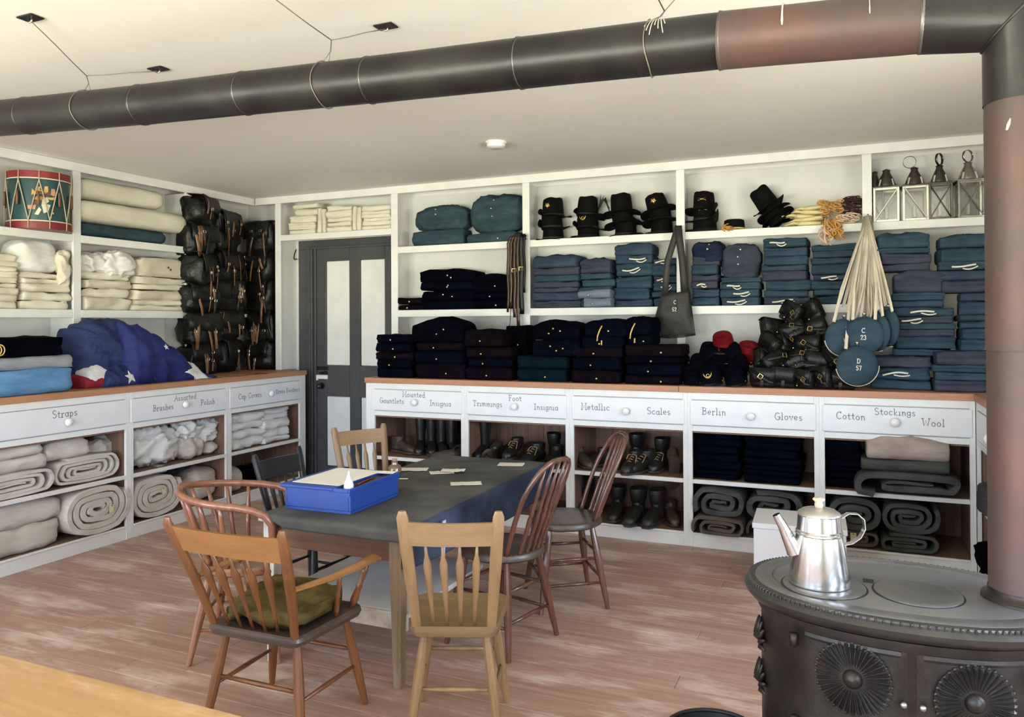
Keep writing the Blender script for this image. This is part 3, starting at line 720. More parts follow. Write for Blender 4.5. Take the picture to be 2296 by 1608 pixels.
R_ = math.radians
thumb_back('tan thumb-back chair in front of the table with its back to the camera', (-1.42, 2.72, 0), R_(21.5), TAN, TANX, TANSEAT, w=.37, d=.38, flare=.035)
arm = thumb_back('orange-brown wooden armchair with olive cushion and dark seat', (-2.095, 2.50, 0), R_(1), OAK, OAKX, DARKSEAT, arms=True, sz=.42, w=.475, d=.42, top=.85, lean=.16, flare=.075, nsp=5, crest=(.73, .83), arrow=.021, spr=.065)
bow_back('red-brown bow-back chair at the right side of the table nearer the camera', (-1.60, 3.54, 0), R_(76), WALNUT, DARKSEAT)
bow_back('red-brown bow-back chair beside the shoe cabinet, turned from the table', (-1.50, 4.19, 0), R_(124), WALNUT, DARKSEAT)
captain('reddish bentwood captains chair behind the orange armchair', (-2.74, 2.98, 0), R_(-62), MAHOG)
thumb_back('black painted chair at the left side of the table', (-2.82, 3.60, 0), R_(-95), EBON, EBON, EBON, sz=.44, top=.83, w=.37, crest=(.70, .80))
thumb_back('pale tan chair at the far left corner of the table near the door', (-2.80, 4.24, 0), R_(-120), TAN, TANX, TANX, sz=.45, top=.885, w=.38)

# olive cushion on the armchair
def pillow(name, m, sx, sy, h, loc, rot, seed, amp=.02, nu=26, nv=12, p=.55, fr=6.0):
    mb = MB(); vs_ = []; fs_ = []
    for j in range(nv+1):
        v = -PI/2+PI*j/nv; cz = math.copysign(abs(math.sin(v))**.8, math.sin(v)); cr = abs(math.cos(v))**.35
        for i in range(nu):
            a = 2*PI*i/nu
            x = math.copysign(abs(math.cos(a))**p, math.cos(a))*cr*sx/2; y_ = math.copysign(abs(math.sin(a))**p, math.sin(a))*cr*sy/2
            q = Vector((x*fr+seed, y_*fr, cz*1.5)); k = noise.fractal(q, 1.0, 2.0, 3)
            rg = abs(noise.noise(q*1.7))
            vs_.append((x*(1+.05*k), y_*(1+.05*k), h/2+cz*h/2+amp*k-(amp*rg if cz > -.5 else 0)))
    for j in range(nv):
        for i in range(nu):
            i2 = (i+1) % nu; fs_.append((j*nu+i, j*nu+i2, (j+1)*nu+i2, (j+1)*nu+i))
    zmin = min(v[2] for v in vs_); vs_ = [(x, y_, max(z-zmin, 0)) for x, y_, z in vs_]
    mb.add(vs_, fs_)
    return mb.build(name, m, None, loc=loc, rot=rot, smooth=True)
OLIVE = cloth('olive_velvet', (0.040, 0.028, 0.007), (0.135, 0.10, 0.034), 0.55, scale=7, bump=.25, bscale=30)
tag(pillow('seat_cushion', OLIVE, .41, .37, .085, (-2.095, 2.50, .412), (0, 0, R_(1)), 3.3, .034, fr=9), 'crumpled olive velvet cushion on the orange-brown armchair', 'cushion')

# table with a dark cloth
TBL = (-2.145, 3.70)
TW, TL, TZ = .79, 1.72, .695
RUSTIC = wood('weathered_pine_x', (0.060, 0.026, 0.011), (0.145, 0.066, 0.029), 0.6, 'X', 1.6, 0.12)
GREYWASH = mat('worn_white_paint', (0.52, 0.50, 0.46), 0.65, col2=(0.34, 0.25, 0.17), scale=9, lo=.45, hi=.7, bump=.1)
SHELFGREY = mat('grey_white_board', (0.55, 0.56, 0.60), 0.6, col2=(0.45, 0.44, 0.44), scale=4)
LEGW = wood('table_leg_pine', (0.17, 0.11, 0.058), (0.30, 0.215, 0.135), 0.55, 'Z', 1.5, 0.1, wear=((.42, .39, .35), 1.6, .52, .7))
tb = thing('work_table', 'long wooden work table under the dark cloth with weathered legs and a lower board', 'table', (TBL[0], TBL[1], 0))
for k in range(3): MB().box(-TW/2+TW*k/3+.001, -TW/2+TW*(k+1)/3-.001, -TL/2, TL/2, TZ-.03, TZ, .003).build('top_board', GREYWASH, tb)
MB().box(-TW/2+.06, TW/2-.06, -TL/2+.03, -TL/2+.052, TZ-.145, TZ-.031, .002).build('apron', RUSTIC, tb)
MB().box(-TW/2+.06, TW/2-.06, TL/2-.052, TL/2-.03, TZ-.145, TZ-.031, .002).build('apron', RUSTIC, tb)
for s in (-1, 1): MB().box(s*(TW/2-.045)-.011, s*(TW/2-.045)+.011, -TL/2+.054, TL/2-.054, TZ-.145, TZ-.031, .002).build('apron', RUSTIC, tb)
for sx in (-1, 1):
    for sy in (-1, 1):
        m = MB(); x, y_ = sx*(TW/2-.055), sy*(TL/2-.055)
        if sx < 0 and sy < 0: x -= .012
        ol = [(x-.03, y_-.03), (x+.03, y_-.03), (x+.03, y_+.03), (x-.03, y_+.03)]
        loft(m, ol, [(.62, 0), (.8, .3), (1, .55), (1, TZ-.031)], c=(x, y_)); m.build('leg', GREYWASH if sx < 0 else LEGW, tb)
MB().box(-TW/2+.03, TW/2-.03, -TL/2+.10, -TL/2+.85, .285, .31, .003).build('lower_board', SHELFGREY, tb)
MB().box(-TW/2+.03, TW/2-.03, -TL/2+.075, -TL/2+.098, .235, .31, .003).build('lower_rail', GREYWASH, tb)
# the cloth: over the top, a short fall at the near end and a deep fall on the right
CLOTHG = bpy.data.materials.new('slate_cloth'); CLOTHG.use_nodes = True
def slate():
    nt = CLOTHG.node_tree; N, L = nt.nodes, nt.links; b = N['Principled BSDF']
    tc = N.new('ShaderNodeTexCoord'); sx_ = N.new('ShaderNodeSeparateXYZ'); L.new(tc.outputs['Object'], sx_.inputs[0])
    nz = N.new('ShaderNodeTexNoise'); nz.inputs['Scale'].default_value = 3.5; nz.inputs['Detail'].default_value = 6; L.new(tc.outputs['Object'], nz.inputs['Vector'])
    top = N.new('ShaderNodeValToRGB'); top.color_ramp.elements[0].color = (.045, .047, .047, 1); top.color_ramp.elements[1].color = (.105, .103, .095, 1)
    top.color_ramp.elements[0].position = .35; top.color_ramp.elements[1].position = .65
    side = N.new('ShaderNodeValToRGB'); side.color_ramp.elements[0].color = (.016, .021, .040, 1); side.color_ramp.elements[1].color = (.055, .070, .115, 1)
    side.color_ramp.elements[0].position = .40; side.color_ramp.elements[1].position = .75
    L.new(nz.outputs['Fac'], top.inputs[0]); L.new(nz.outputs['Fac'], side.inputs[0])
    # sheen on the top is put into the colour: grey there, navy on the fall
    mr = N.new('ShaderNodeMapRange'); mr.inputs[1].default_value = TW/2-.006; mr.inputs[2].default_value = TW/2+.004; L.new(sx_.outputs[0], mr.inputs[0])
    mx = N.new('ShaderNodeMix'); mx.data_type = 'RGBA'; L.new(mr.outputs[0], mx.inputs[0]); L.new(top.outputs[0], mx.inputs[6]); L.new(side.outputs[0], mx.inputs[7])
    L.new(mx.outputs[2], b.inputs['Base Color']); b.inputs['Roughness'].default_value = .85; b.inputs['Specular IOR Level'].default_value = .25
    n2 = N.new('ShaderNodeTexNoise'); n2.inputs['Scale'].default_value = 14; n2.inputs['Detail'].default_value = 6; L.new(tc.outputs['Object'], n2.inputs['Vector'])
    bp = N.new('ShaderNodeBump'); bp.inputs['Strength'].default_value = .25; bp.inputs['Distance'].default_value = .01; L.new(n2.outputs['Fac'], bp.inputs['Height']); L.new(bp.outputs[0], b.inputs['Normal'])
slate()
mb = MB(); nx, ny = 46, 60; vs_ = []; fs_ = []
us = [-TW/2+.015+(TW-.015)*i/26 for i in range(27)]; us += [TW/2+.19*i/19 for i in range(1, 20)]
vsn = [-TL/2-.055+.05*i/5 for i in range(5)]+[-TL/2+TL*i/50 for i in range(51)]+[TL/2+.02]
for v in vsn:
    for u in us:
        x, y_, z = u, v, TZ+.004
        wv = noise.noise(Vector((u*3, v*3, 1.7)))
        z += .003*max(0, noise.noise(Vector((u*9, v*2.2, 5.1))))
        dr_ = u-TW/2
        if dr_ > 0:
            rad = .015; e = min(dr_, rad*1.57)
            x = TW/2+rad*math.sin(e/rad)+.018*max(0, dr_-rad)/.17*(1+math.sin(v*9+2*wv)*.7); z = TZ+.004-rad*(1-math.cos(e/rad))-max(0, dr_-rad*1.57)*(1+.08*math.sin(v*1.5))
        dv = -TL/2-v
        if dv > 0:
            lim = 1 if u > -TW/2+.16 else max(0, (u+TW/2-.015)/.145)
            y_ = -TL/2-min(dv, .012)*lim-.004; z -= max(0, dv-.006)*lim
            if u < -TW/2+.16: y_ = max(y_, -TL/2-.006)
        if v > TL/2: z -= .012
        vs_.append((x, y_, z))
nu_, nv_ = len(us), len(vsn)
for j in range(nv_-1):
    for i in range(nu_-1): fs_.append((j*nu_+i, j*nu_+i+1, (j+1)*nu_+i+1, (j+1)*nu_+i))
mb.add(vs_, fs_)
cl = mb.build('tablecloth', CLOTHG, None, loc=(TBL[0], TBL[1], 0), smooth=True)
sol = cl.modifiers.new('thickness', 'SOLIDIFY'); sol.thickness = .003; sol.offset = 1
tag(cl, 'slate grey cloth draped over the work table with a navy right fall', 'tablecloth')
# pale streak of spilled paint on the cloth
mb = MB(); q = at(985, 1135, X=TBL[0]+TW/2+.026); q2 = at(992, 1190, X=TBL[0]+TW/2+.03)
mb.prism([(-.014, 0), (.016, .0), (.014, -.05), (.006, -.13), (.004, -.165), (-.004, -.16), (-.012, -.05)], .002, T(.006, 0, 0) @ RZ(PI/2) @ RX(PI/2))
st = mb.build('paint_streak', mat('pale_blue_paint', (.42, .50, .62), .5), cl, loc=(TW/2+.044, q.y-TBL[1], TZ-.012))

# things on the table
PAPER = mat('cream_paper', (.76, .72, .62), .8, col2=(.68, .63, .53), scale=10)
PAPERW = mat('white_paper', (.84, .81, .74), .8, col2=(.78, .74, .66), scale=5)
TT = TZ+.0095
def paper(px, py, w, d, a, label, z=TT, m=PAPER, curl=.004, seed=0):
    c = at(px, py, Z=z); mb = MB(); n = 8; vs_ = []; fs_ = []
    for j in range(n+1):
        for i in range(n+1):
            u, v = i/n-.5, j/n-.5
            e = .02*noise.noise(Vector((u*3+seed, v*3, seed)))
            vs_.append((u*w*(1+e), v*d*(1+e*2), .0006+curl*max(0, noise.noise(Vector((u*4, v*4, seed+9))))+curl*(u*u+v*v)*.8))
    for j in range(n):
        for i in range(n): fs_.append((j*(n+1)+i, j*(n+1)+i+1, (j+1)*(n+1)+i+1, (j+1)*(n+1)+i))
    mb.add(vs_, fs_); o = mb.build('paper_slip', m, None, loc=c, rot=(0, 0, R_(a)), smooth=True)
    s_ = o.modifiers.new('thickness', 'SOLIDIFY'); s_.thickness = .0006; s_.offset = 1
    tag(o, label, 'paper', 'paper slips on the slate cloth'); return o
paper(928, 1053, .17, .10, 20, 'torn cream paper slip beside the ink bottle on the slate cloth', seed=1)
paper(990, 1060, .14, .09, 35, 'cream paper slip partly under another on the slate cloth', seed=2)
paper(1016, 1056, .14, .09, 20, 'cream paper slip with lifted edge lying over another slip', z=TT+.004, seed=3, curl=.01)
paper(1045, 1085, .17, .09, 30, 'cream paper slip nearest the tan chair on the slate cloth', seed=4)
paper(1146, 1042, .16, .11, 15, 'cream paper slip at the far right corner of the slate cloth', seed=5)
paper(905, 1074, .05, .03, 20, 'tiny cream paper scrap against the blue writing box', seed=6, curl=.001)

BLUE = mat('royal_blue_paint', (0.009, 0.044, 0.24), 0.45, col2=(0.016, 0.058, 0.28), scale=6, bump=.05)
bxr = thing('writing_box', 'royal blue wooden writing box on the near end of the table', 'box', (-2.30, 3.18, TT), R_(1.5))
bw_, bd_, bh_ = .37, .43, .105
m = MB(); m.box(-bw_/2, bw_/2, -bd_/2, bd_/2, 0, .012)
for s in (-1, 1): m.box(s*bw_/2-.006*(1+s), s*bw_/2+.006*(1-s), -bd_/2, bd_/2, .012, bh_, .002)
for s in (-1, 1): m.box(-bw_/2+.012, bw_/2-.012, s*bd_/2-.006*(1+s), s*bd_/2+.006*(1-s), .012, bh_, .002)
m.build('box_body', BLUE, bxr)
MB().box(-bw_/2-.018, bw_/2-.085, -bd_/2-.018, bd_/2+.006, bh_, bh_+.014, .003).build('lid', BLUE, bxr)
TRAY = mat('dark_tray', (.03, .032, .036), .5)
m = MB(); m.box(bw_/2-.084, bw_/2+.004, -bd_/2-.014, bd_/2+.006, bh_-.02, bh_-.004); 
m.box(bw_/2-.002, bw_/2+.008, -bd_/2-.018, bd_/2+.006, bh_-.004, bh_+.014, .002)
m.box(bw_/2-.084, bw_/2-.002, -bd_/2-.018, -bd_/2-.008, bh_-.004, bh_+.014, .002)
m.build('pen_tray_rim', BLUE, bxr)
MB().box(bw_/2-.083, bw_/2-.004, -bd_/2-.006, bd_/2-.06, bh_-.003, bh_+.004).build('pen_tray', TRAY, bxr)
sh_ = tag(MB().box(-.135, .135, -.19, .19, 0, .0015).build('writing_sheet', PAPERW, None, loc=(-2.335, 3.19, TT+bh_+.0145), rot=(0, 0, R_(1.5))), 'large white sheet of paper on the lid of the blue writing box', 'paper')
tag(MB().box(-.05, .05, -.03, .03, 0, .001).build('paper_slip', PAPERW, None, loc=(-2.17, 3.36, TT+bh_+.016), rot=(0, 0, R_(10))), 'small white slip at the back corner of the blue writing box', 'paper')
pn = thing('pen', 'dark red pen lying in the tray of the blue box', 'pen', (-2.163, 3.17, TT+bh_+.009), R_(8))
MB().tube([(0, -.09, 0), (0, .05, 0), (0, .09, 0)], [.004, .0045, .003], 8).build('holder', mat('dark_red_lacquer', (.16, .012, .018), .3), pn, smooth=True)
MB().tube([(0, -.115, 0), (0, -.09, 0)], [.001, .0035], 8).build('nib', BLACKM, pn, smooth=True)
gb = thing('glue_bottle', 'white cone-shaped bottle with pointed spout on the blue writing box', 'bottle', tuple(at(782, 1097, Z=TT+bh_+.004)))
MB().lathe([(.020, 0), (.023, .004), (.023, .022), (.018, .036), (.012, .048)], 16).build('bottle_body', PORCELAIN, gb, smooth=True)
MB().lathe([(.012, .048), (.011, .052), (.006, .066), (.0025, .084), (0, .086)], 14).build('spout', PORCELAIN, gb, smooth=True)
BROWNGLASS = mat('brown_glass', (.16, .10, .05), .12, spec=.7, coat=.5)
ib = thing('ink_bottle', 'squat brown glass ink bottle standing behind the blue box', 'bottle', tuple(at(885, 1060, Z=TT)))
MB().lathe([(.036, 0), (.041, .005), (.040, .03), (.034, .042), (.020, .050), (.018, .062), (.021, .066), (.018, .070)], 20).build('bottle_body', BROWNGLASS, ib, smooth=True, angle=SH)
MB().lathe([(.013, .062), (.014, .075), (.016, .082), (0, .084)], 14).build('stopper', mat('cork', (.35, .22, .12), .8), ib, smooth=True)

# desk at the near left corner of the view
DESKW = wood('blond_pine', (0.32, 0.17, 0.07), (0.46, 0.27, 0.125), 0.4, 'X', 1.4, 0.1, wear=((.60, .44, .26), 2.2, .50, .72))
dk = thing('pine_desk', 'blond worn pine desk at the lower left corner nearest the camera', 'table', (-1.9, .80, 0))
for k in range(3): MB().box(-.95, .95, -.41+.82*k/3+.0006, -.41+.82*(k+1)/3-.0006, .762, .80, .004).build('top_board', DESKW, dk)
for sx in (-.87, .87):
    for sy in (-.33, .33): MB().box(sx-.035, sx+.035, sy-.035, sy+.035, 0, .76, .004).build('leg', DESKW, dk)
for sy in (-.33, .33): MB().box(-.83, .83, sy-.011, sy+.011, .64, .76, .002).build('apron', DESKW, dk)

# white box on the floor before the grey blankets
CARD = mat('white_card', (.72, .70, .72), .7)
wbx = thing('white_box', 'plain white closed box on the floor behind the stove', 'box', (-.275, 5.0, 0), R_(2))
MB().box(-.255, .255, -.19, .19, 0, .352, .003).build('carton', CARD, wbx)
MB().box(-.262, .262, -.197, .197, .353, .385, .003).build('lid', CARD, wbx)

# ------------------------------------------------------------------ stove, pipes, coffee pot
IRON = mat('cast_iron', (0.022, 0.019, 0.017), 0.42, metal=0.5, col2=(0.038, 0.032, 0.028), scale=12, bump=.12, bscale=90, rvar=.08)
IRONRIM = mat('cast_iron_rim', (0.045, 0.042, 0.040), 0.36, metal=0.6, col2=(0.07, 0.066, 0.062), scale=8, bump=.08, bscale=60, rvar=.08)
IRONTOP = mat('cast_iron_top_sheen', (0.15, 0.148, 0.150), 0.33, metal=0.6, col2=(0.21, 0.20, 0.195), scale=5, bump=.06, bscale=60, rvar=.1)  # paler than the body: sky reflection on the top put into the colour
SC_, SA, SB = (.135, 2.55), .435, .302
stv = thing('oval_stove', 'black cast-iron oval stove with rosette doors in the lower right', 'stove', (SC_[0], SC_[1], 0))
NE = 72
def oval(a, b, p=.92): return [(math.copysign(abs(math.cos(2*PI*k/NE))**p, math.cos(2*PI*k/NE))*a, math.copysign(abs(math.sin(2*PI*k/NE))**p, math.sin(2*PI*k/NE))*b) for k in range(NE)]
def ovloft(name, lv, m_):
    mb = MB(); vs_ = []; fs_ = []
    for (off, z) in lv: vs_ += [(x, y_, z) for x, y_ in oval(SA+off, SB+off)]
    for i in range(len(lv)-1):
        for k in range(NE): k2 = (k+1) % NE; fs_.append((i*NE+k, i*NE+k2, (i+1)*NE+k2, (i+1)*NE+k))
    fs_ += [tuple(range(NE-1, -1, -1)), tuple((len(lv)-1)*NE+k for k in range(NE))]
    mb.add(vs_, fs_); return mb.build(name, m_, stv, smooth=True, angle=SH)
ovloft('body', [(-.045, .14), (-.03, .15), (-.03, .20), (-.045, .21), (-.045, .70), (-.035, .715), (-.035, .735)], IRON)
ovloft('top_rim', [(-.045, .735), (-.015, .745), (.0, .762), (.004, .775), (-.004, .785), (-.012, .790), (-.014, .7955), (-.02, .7975), (-.06, .7975)], IRONRIM)
ovloft('top_plate', [(-.028, .792), (-.028, .7985), (-.032, .800), (-.075, .800), (-.080, .797), (-.085, .800)], IRONTOP)
ovloft('bottom_plate', [(-.04, .105), (.0, .11), (.005, .125), (-.01, .14), (-.04, .142)], IRON)
for sx in (-1, 1):
    for sy in (-1, 1):
        mb = MB(); mb.tube([(sx*.26, sy*.14, .11), (sx*.30, sy*.17, .07), (sx*.31, sy*.18, .03), (sx*.33, sy*.195, 0)], [.035, .026, .02, .03], 8); mb.build('leg', IRON, stv, smooth=True)
def ov_pt(t, off, z):   # point and outward normal on the oval at angle t
    p = .92
    f = lambda tt: Vector((math.copysign(abs(math.cos(tt))**p, math.cos(tt))*(SA+off), math.copysign(abs(math.sin(tt))**p, math.sin(tt))*(SB+off), z))
    a, b = f(t-.01), f(t+.01); tg = (b-a).normalized()
    return f(t), Vector((tg.y, -tg.x, 0)), tg
mb = MB()                                    # beaded rim
for k in range(150):
    t_ = 2*PI*k/150; c, nrm, tg = ov_pt(t_, -.012, .792)
    M_ = Matrix((tg, nrm, Vector((0, 0, 1)))).transposed().to_4x4(); M_.translation = c
    mb.box(-.0035, .0035, -.012, .006, -.012, .004, .002, M_)
o_ = mb.build('beaded_rim', IRONRIM, stv); o_['kind'] = 'stuff'
for (lx, ly_, r_) in ((-.205, -.08, .115), (.045, -.045, .115)):
    mb = MB(); mb.lathe([(r_, .7995), (r_, .8035), (r_-.004, .805), (r_-.02, .8055), (.02, .806), (0, .806)], 48, T(lx, ly_, 0)); mb.build('stove_lid', IRONTOP, stv, smooth=True, angle=SH)
    mb = MB(); mb.lathe([(r_+.0005, .7992), (r_+.0005, .8006), (r_+.006, .8006), (r_+.006, .7992)], 48, T(lx, ly_, 0), cap=False); mb.build('lid_seam', BLACKM, stv)
MB().box(-.098, -.068, -.03, .005, .7995, .8012).build('lifter_hole', BLACKM, stv, loc=(0, .03, 0))
def surf_frame(x, z, off=-.045):
    # find angle on near side (sin<0) with given x
    lo_, hi_ = PI, 2*PI
    for _ in range(40):
        md = (lo_+hi_)/2
        if ov_pt(md, off, z)[0].x < x: lo_ = md
        else: hi_ = md
    c, nrm, tg = ov_pt(md, off, z); 
    M_ = Matrix((tg, Vector((0, 0, 1)), nrm)).transposed().to_4x4(); M_.translation = c
    return M_
def door_panel(x0, x1):
    # a slightly raised door following the curve, with a moulded edge
    mb = MB(); n = 16; vs_ = []; fs_ = []
    zs = [(.36, .001), (.362, .008), (.372, .010), (.380, .006), (.69, .006), (.698, .010), (.708, .008), (.71, .001)]
    cols = [x0+(x1-x0)*i/n for i in range(n+1)]
    for x in cols:
        e = min((x-x0), (x1-x)); ee = .010 if e < .012 else .006
        for (z, h) in zs:
            M_ = surf_frame(x, z); p = M_ @ Vector((0, 0, max(h, ee if .361 < z < .709 else h) if e > 1e-6 else .001)); vs_.append(p)
    k = len(zs)
    for i in range(n):
        for j in range(k-1): fs_.append((i*k+j, (i+1)*k+j, (i+1)*k+j+1, i*k+j+1))
    mb.add(vs_, fs_); return mb.build('stove_door', IRON, stv, smooth=True, angle=R_(25))
for (x0, x1, cx_, cz_) in ((-.265, .005, -.128, .612), (.025, .295, .158, .598)):
    dp = door_panel(x0, x1)
    M_ = surf_frame(cx_, cz_)
    mb = MB(); np_ = 36
    mb.lathe([(.098, .004), (.098, .007), (.03, .009), (0, .009)], 40, M_)
    for k in range(np_):
        a = 2*PI*k/np_; Mk = M_ @ RZ(a) @ T(.064, 0, .009)
        mb.add([(-.034, 0, .002), (-.02, .0028, .001), (.028, .0062, .0), (.034, 0, -.003), (.028, -.0062, 0), (-.02, -.0028, .001), (-.02, 0, .005), (.024, 0, .010), (.032, 0, .006)],
               [(0, 1, 6), (1, 2, 7, 6), (2, 3, 8, 7), (3, 4, 7, 8), (4, 5, 6, 7), (5, 0, 6)], Mk)
    for k in range(np_):
        a = 2*PI*k/np_; mb.lathe([(.0052, 0), (.0045, .006), (0, .008)], 6, M_ @ RZ(a) @ T(.0965, 0, .004))
    mb.build('rosette', IRON, dp)
    MB().lathe([(.026, .008), (.026, .012), (.022, .020), (.013, .027), (0, .029)], 20, M_).build('rosette_boss', IRON, dp, smooth=True)
    hx_ = x0-.012 if x0 < 0 else x1+.012
    for hz in (.675, .44):
        Mh = surf_frame(hx_, hz); MB().tube([Mh @ Vector((0, -.018, .012)), Mh @ Vector((0, .018, .012))], .011, 10).build('hinge', IRON, dp, smooth=True)
    kx_ = x1-.012 if x0 < 0 else x0+.012
    Mk = surf_frame(kx_, .575); MB().lathe([(.004, .0), (.004, .014), (.009, .017), (.010, .022), (.006, .027), (0, .028)], 12, Mk).build('knob', mat('worn_steel', (.35, .33, .30), .35, 1.0), dp, smooth=True)
MB_ = MB()
for z_ in (.33,):
    MB_.tube([surf_frame(x, z_) @ Vector((0, 0, .006)) for x in [-.27+.57*i/20 for i in range(21)]], .012, 8)
MB_.build('hearth_moulding', IRON, stv, smooth=True)
# cast leaf ornament on the left end: fan of ribs, twice
for zc_, sg in ((.60, 1), (.30, -1), (.47, 1)):
    mb = MB()
    c, nrm, tg = ov_pt(PI*1.06, -.045, zc_)
    M_ = Matrix((tg, Vector((0, 0, 1)), nrm)).transposed().to_4x4(); M_.translation = c
    for k in range(9):
        a = -PI/2+PI*k/8
        mb.tube([M_ @ Vector((0, 0, .004)), M_ @ Vector((.045*math.sin(a), .035*math.cos(a)*sg, .012)), M_ @ Vector((.075*math.sin(a), .075*math.cos(a)*sg, .004))], [.004, .009, .003], 6)
    o_ = mb.build('leaf_ornament', IRON, stv, smooth=True)

PIPEDARK = mat('dark_sheet_iron', (0.024, 0.023, 0.024), 0.40, metal=0.6, col2=(0.050, 0.047, 0.046), scale=3.2, detail=6, bump=.05, bscale=12, rvar=.12, lo=.4, hi=.75)
PIPERUST = mat('brown_scorched_iron', (0.120, 0.062, 0.052), 0.55, metal=0.35, col2=(0.075, 0.058, 0.054), scale=3.5, detail=6, bump=.05, bscale=20, rvar=.1)
PR = .09
VP = Vector((.455, 2.57, 0))
sp = thing('stovepipe', 'dark sheet-iron stovepipe running across the room above the table', 'pipe', (VP.x, VP.y, .80))
def pipe_seg(name, pts, r, m_, flare=0.004):
    mb = MB(); pts = [Vector(p)-Vector((VP.x, VP.y, .80)) for p in pts]
    d0 = (pts[1]-pts[0]).normalized()
    mb.tube([pts[0], pts[0]+d0*.012]+[pts[0].lerp(pts[-1], f) for f in (.3, .6, .9)]+[pts[-1]], [r+flare, r+flare*.3, r, r, r, r*.985], 40)
    return mb.build(name, m_, sp, smooth=True, angle=SH)
AX = [(-5.2, 2.735), (-4.018, 2.661), (-2.9, 2.604), (-2.33, 2.582), (-1.73, 2.555), (-1.07, 2.530), (-.38, 2.503), (.19, 2.470), (.455, 2.452)]
def axis(x):
    for (x0, z0), (x1, z1) in zip(AX[:-1], AX[1:]):
        if x <= x1 or x1 == AX[-1][0]: return Vector((x, 2.57+.03*max(0, -x)/4, z0+(z1-z0)*(x-x0)/(x1-x0)))
jx = [.215, -.36, -1.07, -1.72, -2.36, -2.98, -3.78, -4.6, XL+.02]
for i in range(len(jx)-1):
    a, b = axis(jx[i]), axis(jx[i+1]-.012)
    mseg = PIPERUST if i == 0 else PIPEDARK
    pipe_seg('pipe_section', [b, a], PR, mseg)
    mb = MB(); c = axis(jx[i]-.006); d0 = (a-b).normalized(); l0 = c-Vector((VP.x, VP.y, .80))
    mb.tube([l0-d0*.006, l0-d0*.002, l0+d0*.002, l0+d0*.006], [PR, PR+.0025, PR+.0025, PR], 40, cap=False); mb.build('seam_band', mat('bare_seam', (.16, .155, .15), .4, .7), sp, smooth=True)
# mitred elbow: horizontal stub, vertical drop
zt = axis(.455).z
mb = MB(); n = 40; vs_ = []; fs_ = []
A = axis(.205)
rings = []
dh = (axis(.455)-A).normalized()
for k in range(n):
    a = 2*PI*k/n; ca, sa = math.cos(a), math.sin(a)
    # section circle in local coords: ca along "up", sa along y
    rings.append((ca, sa))
L0 = Vector((VP.x, VP.y, .80)); R0 = PR*1.02
for stage in range(3):
    for ca, sa in rings:
        if stage == 0: p = A+Vector((0, sa*R0, ca*R0))
        elif stage == 1: p = Vector((VP.x+ca*R0, VP.y+sa*R0, zt+ca*R0))
        else: p = Vector((VP.x+ca*R0, VP.y+sa*R0, 2.20))
        vs_.append(p-L0)
for i in range(2):
    for k in range(n): k2 = (k+1) % n; fs_.append((i*n+k, i*n+k2, (i+1)*n+k2, (i+1)*n+k))
mb.add(vs_, fs_); mb.build('mitred_elbow', PIPEDARK, sp, smooth=True, angle=R_(30))
mb = MB(); mb.tube([Vector((VP.x+ca*(R0+.001), VP.y+sa*(R0+.001), zt+ca*(R0+.001)))-L0 for ca, sa in rings+rings[:1]], .0045, 6); mb.build('mitre_seam', IRON, sp, smooth=True)
for (z0, z1, m_) in ((1.50, 2.225, PIPERUST), (.805, 1.505, PIPERUST)):
    pipe_seg('pipe_section', [(VP.x, VP.y, z0), (VP.x, VP.y, z1)], PR, m_)
MB().lathe([(PR+.02, 0), (PR+.02, .006), (PR+.004, .012), (PR+.003, .03)], 40, cap=False).build('collar', IRON, sp, smooth=True)
# white drips on the pipe
DRIP = mat('limewash_drips', (.55, .52, .46), .7)
for (px, py0, py1, w_) in ((1753, 30, 118, .006), (1950, 10, 92, .003), (2160, 60, 95, .002), (2262, 268, 290, .006), (1290, 72, 76, .005)):
    mb = MB()
    if px < 2230:
        X_ = at(px, py0, Y=2.48).x; c = axis(X_)-L0
        a0 = math.radians(75); a1 = math.radians(75-(py1-py0)*.85)
        pts = [c+Vector((0, -math.cos(a0+(a1-a0)*i/8)*(PR+.0015), math.sin(a0+(a1-a0)*i/8)*(PR+.0015))) for i in range(9)]
        mb.tube(pts, [w_*.8]+[w_*.5]*6+[w_*.7, w_*.4], 6); mb.build('paint_drip', DRIP, sp, smooth=True)
    else:
        p0, p1 = at(2266, 265, Y=2.49)-L0, at(2257, 292, Y=2.49)-L0
        mb.tube([p0, p0.lerp(p1, .5), p1], [.002, .005, .003], 6); mb.build('paint_drip', DRIP, sp, smooth=True)
mb = MB(); c = axis(at(1465, 90, Y=2.48).x)-L0
for k in range(7):
    dx = -.018+.006*k
    pts = [c+Vector((dx*(1+.3*i), -math.cos(R_(70-12*i))*(PR+.001), math.sin(R_(70-12*i))*(PR+.001))) for i in range(4+k % 3)]
    mb.tube(pts, .0018, 5)
sm = mb.build('paint_smear', DRIP, sp, smooth=True); sm['kind'] = 'stuff'

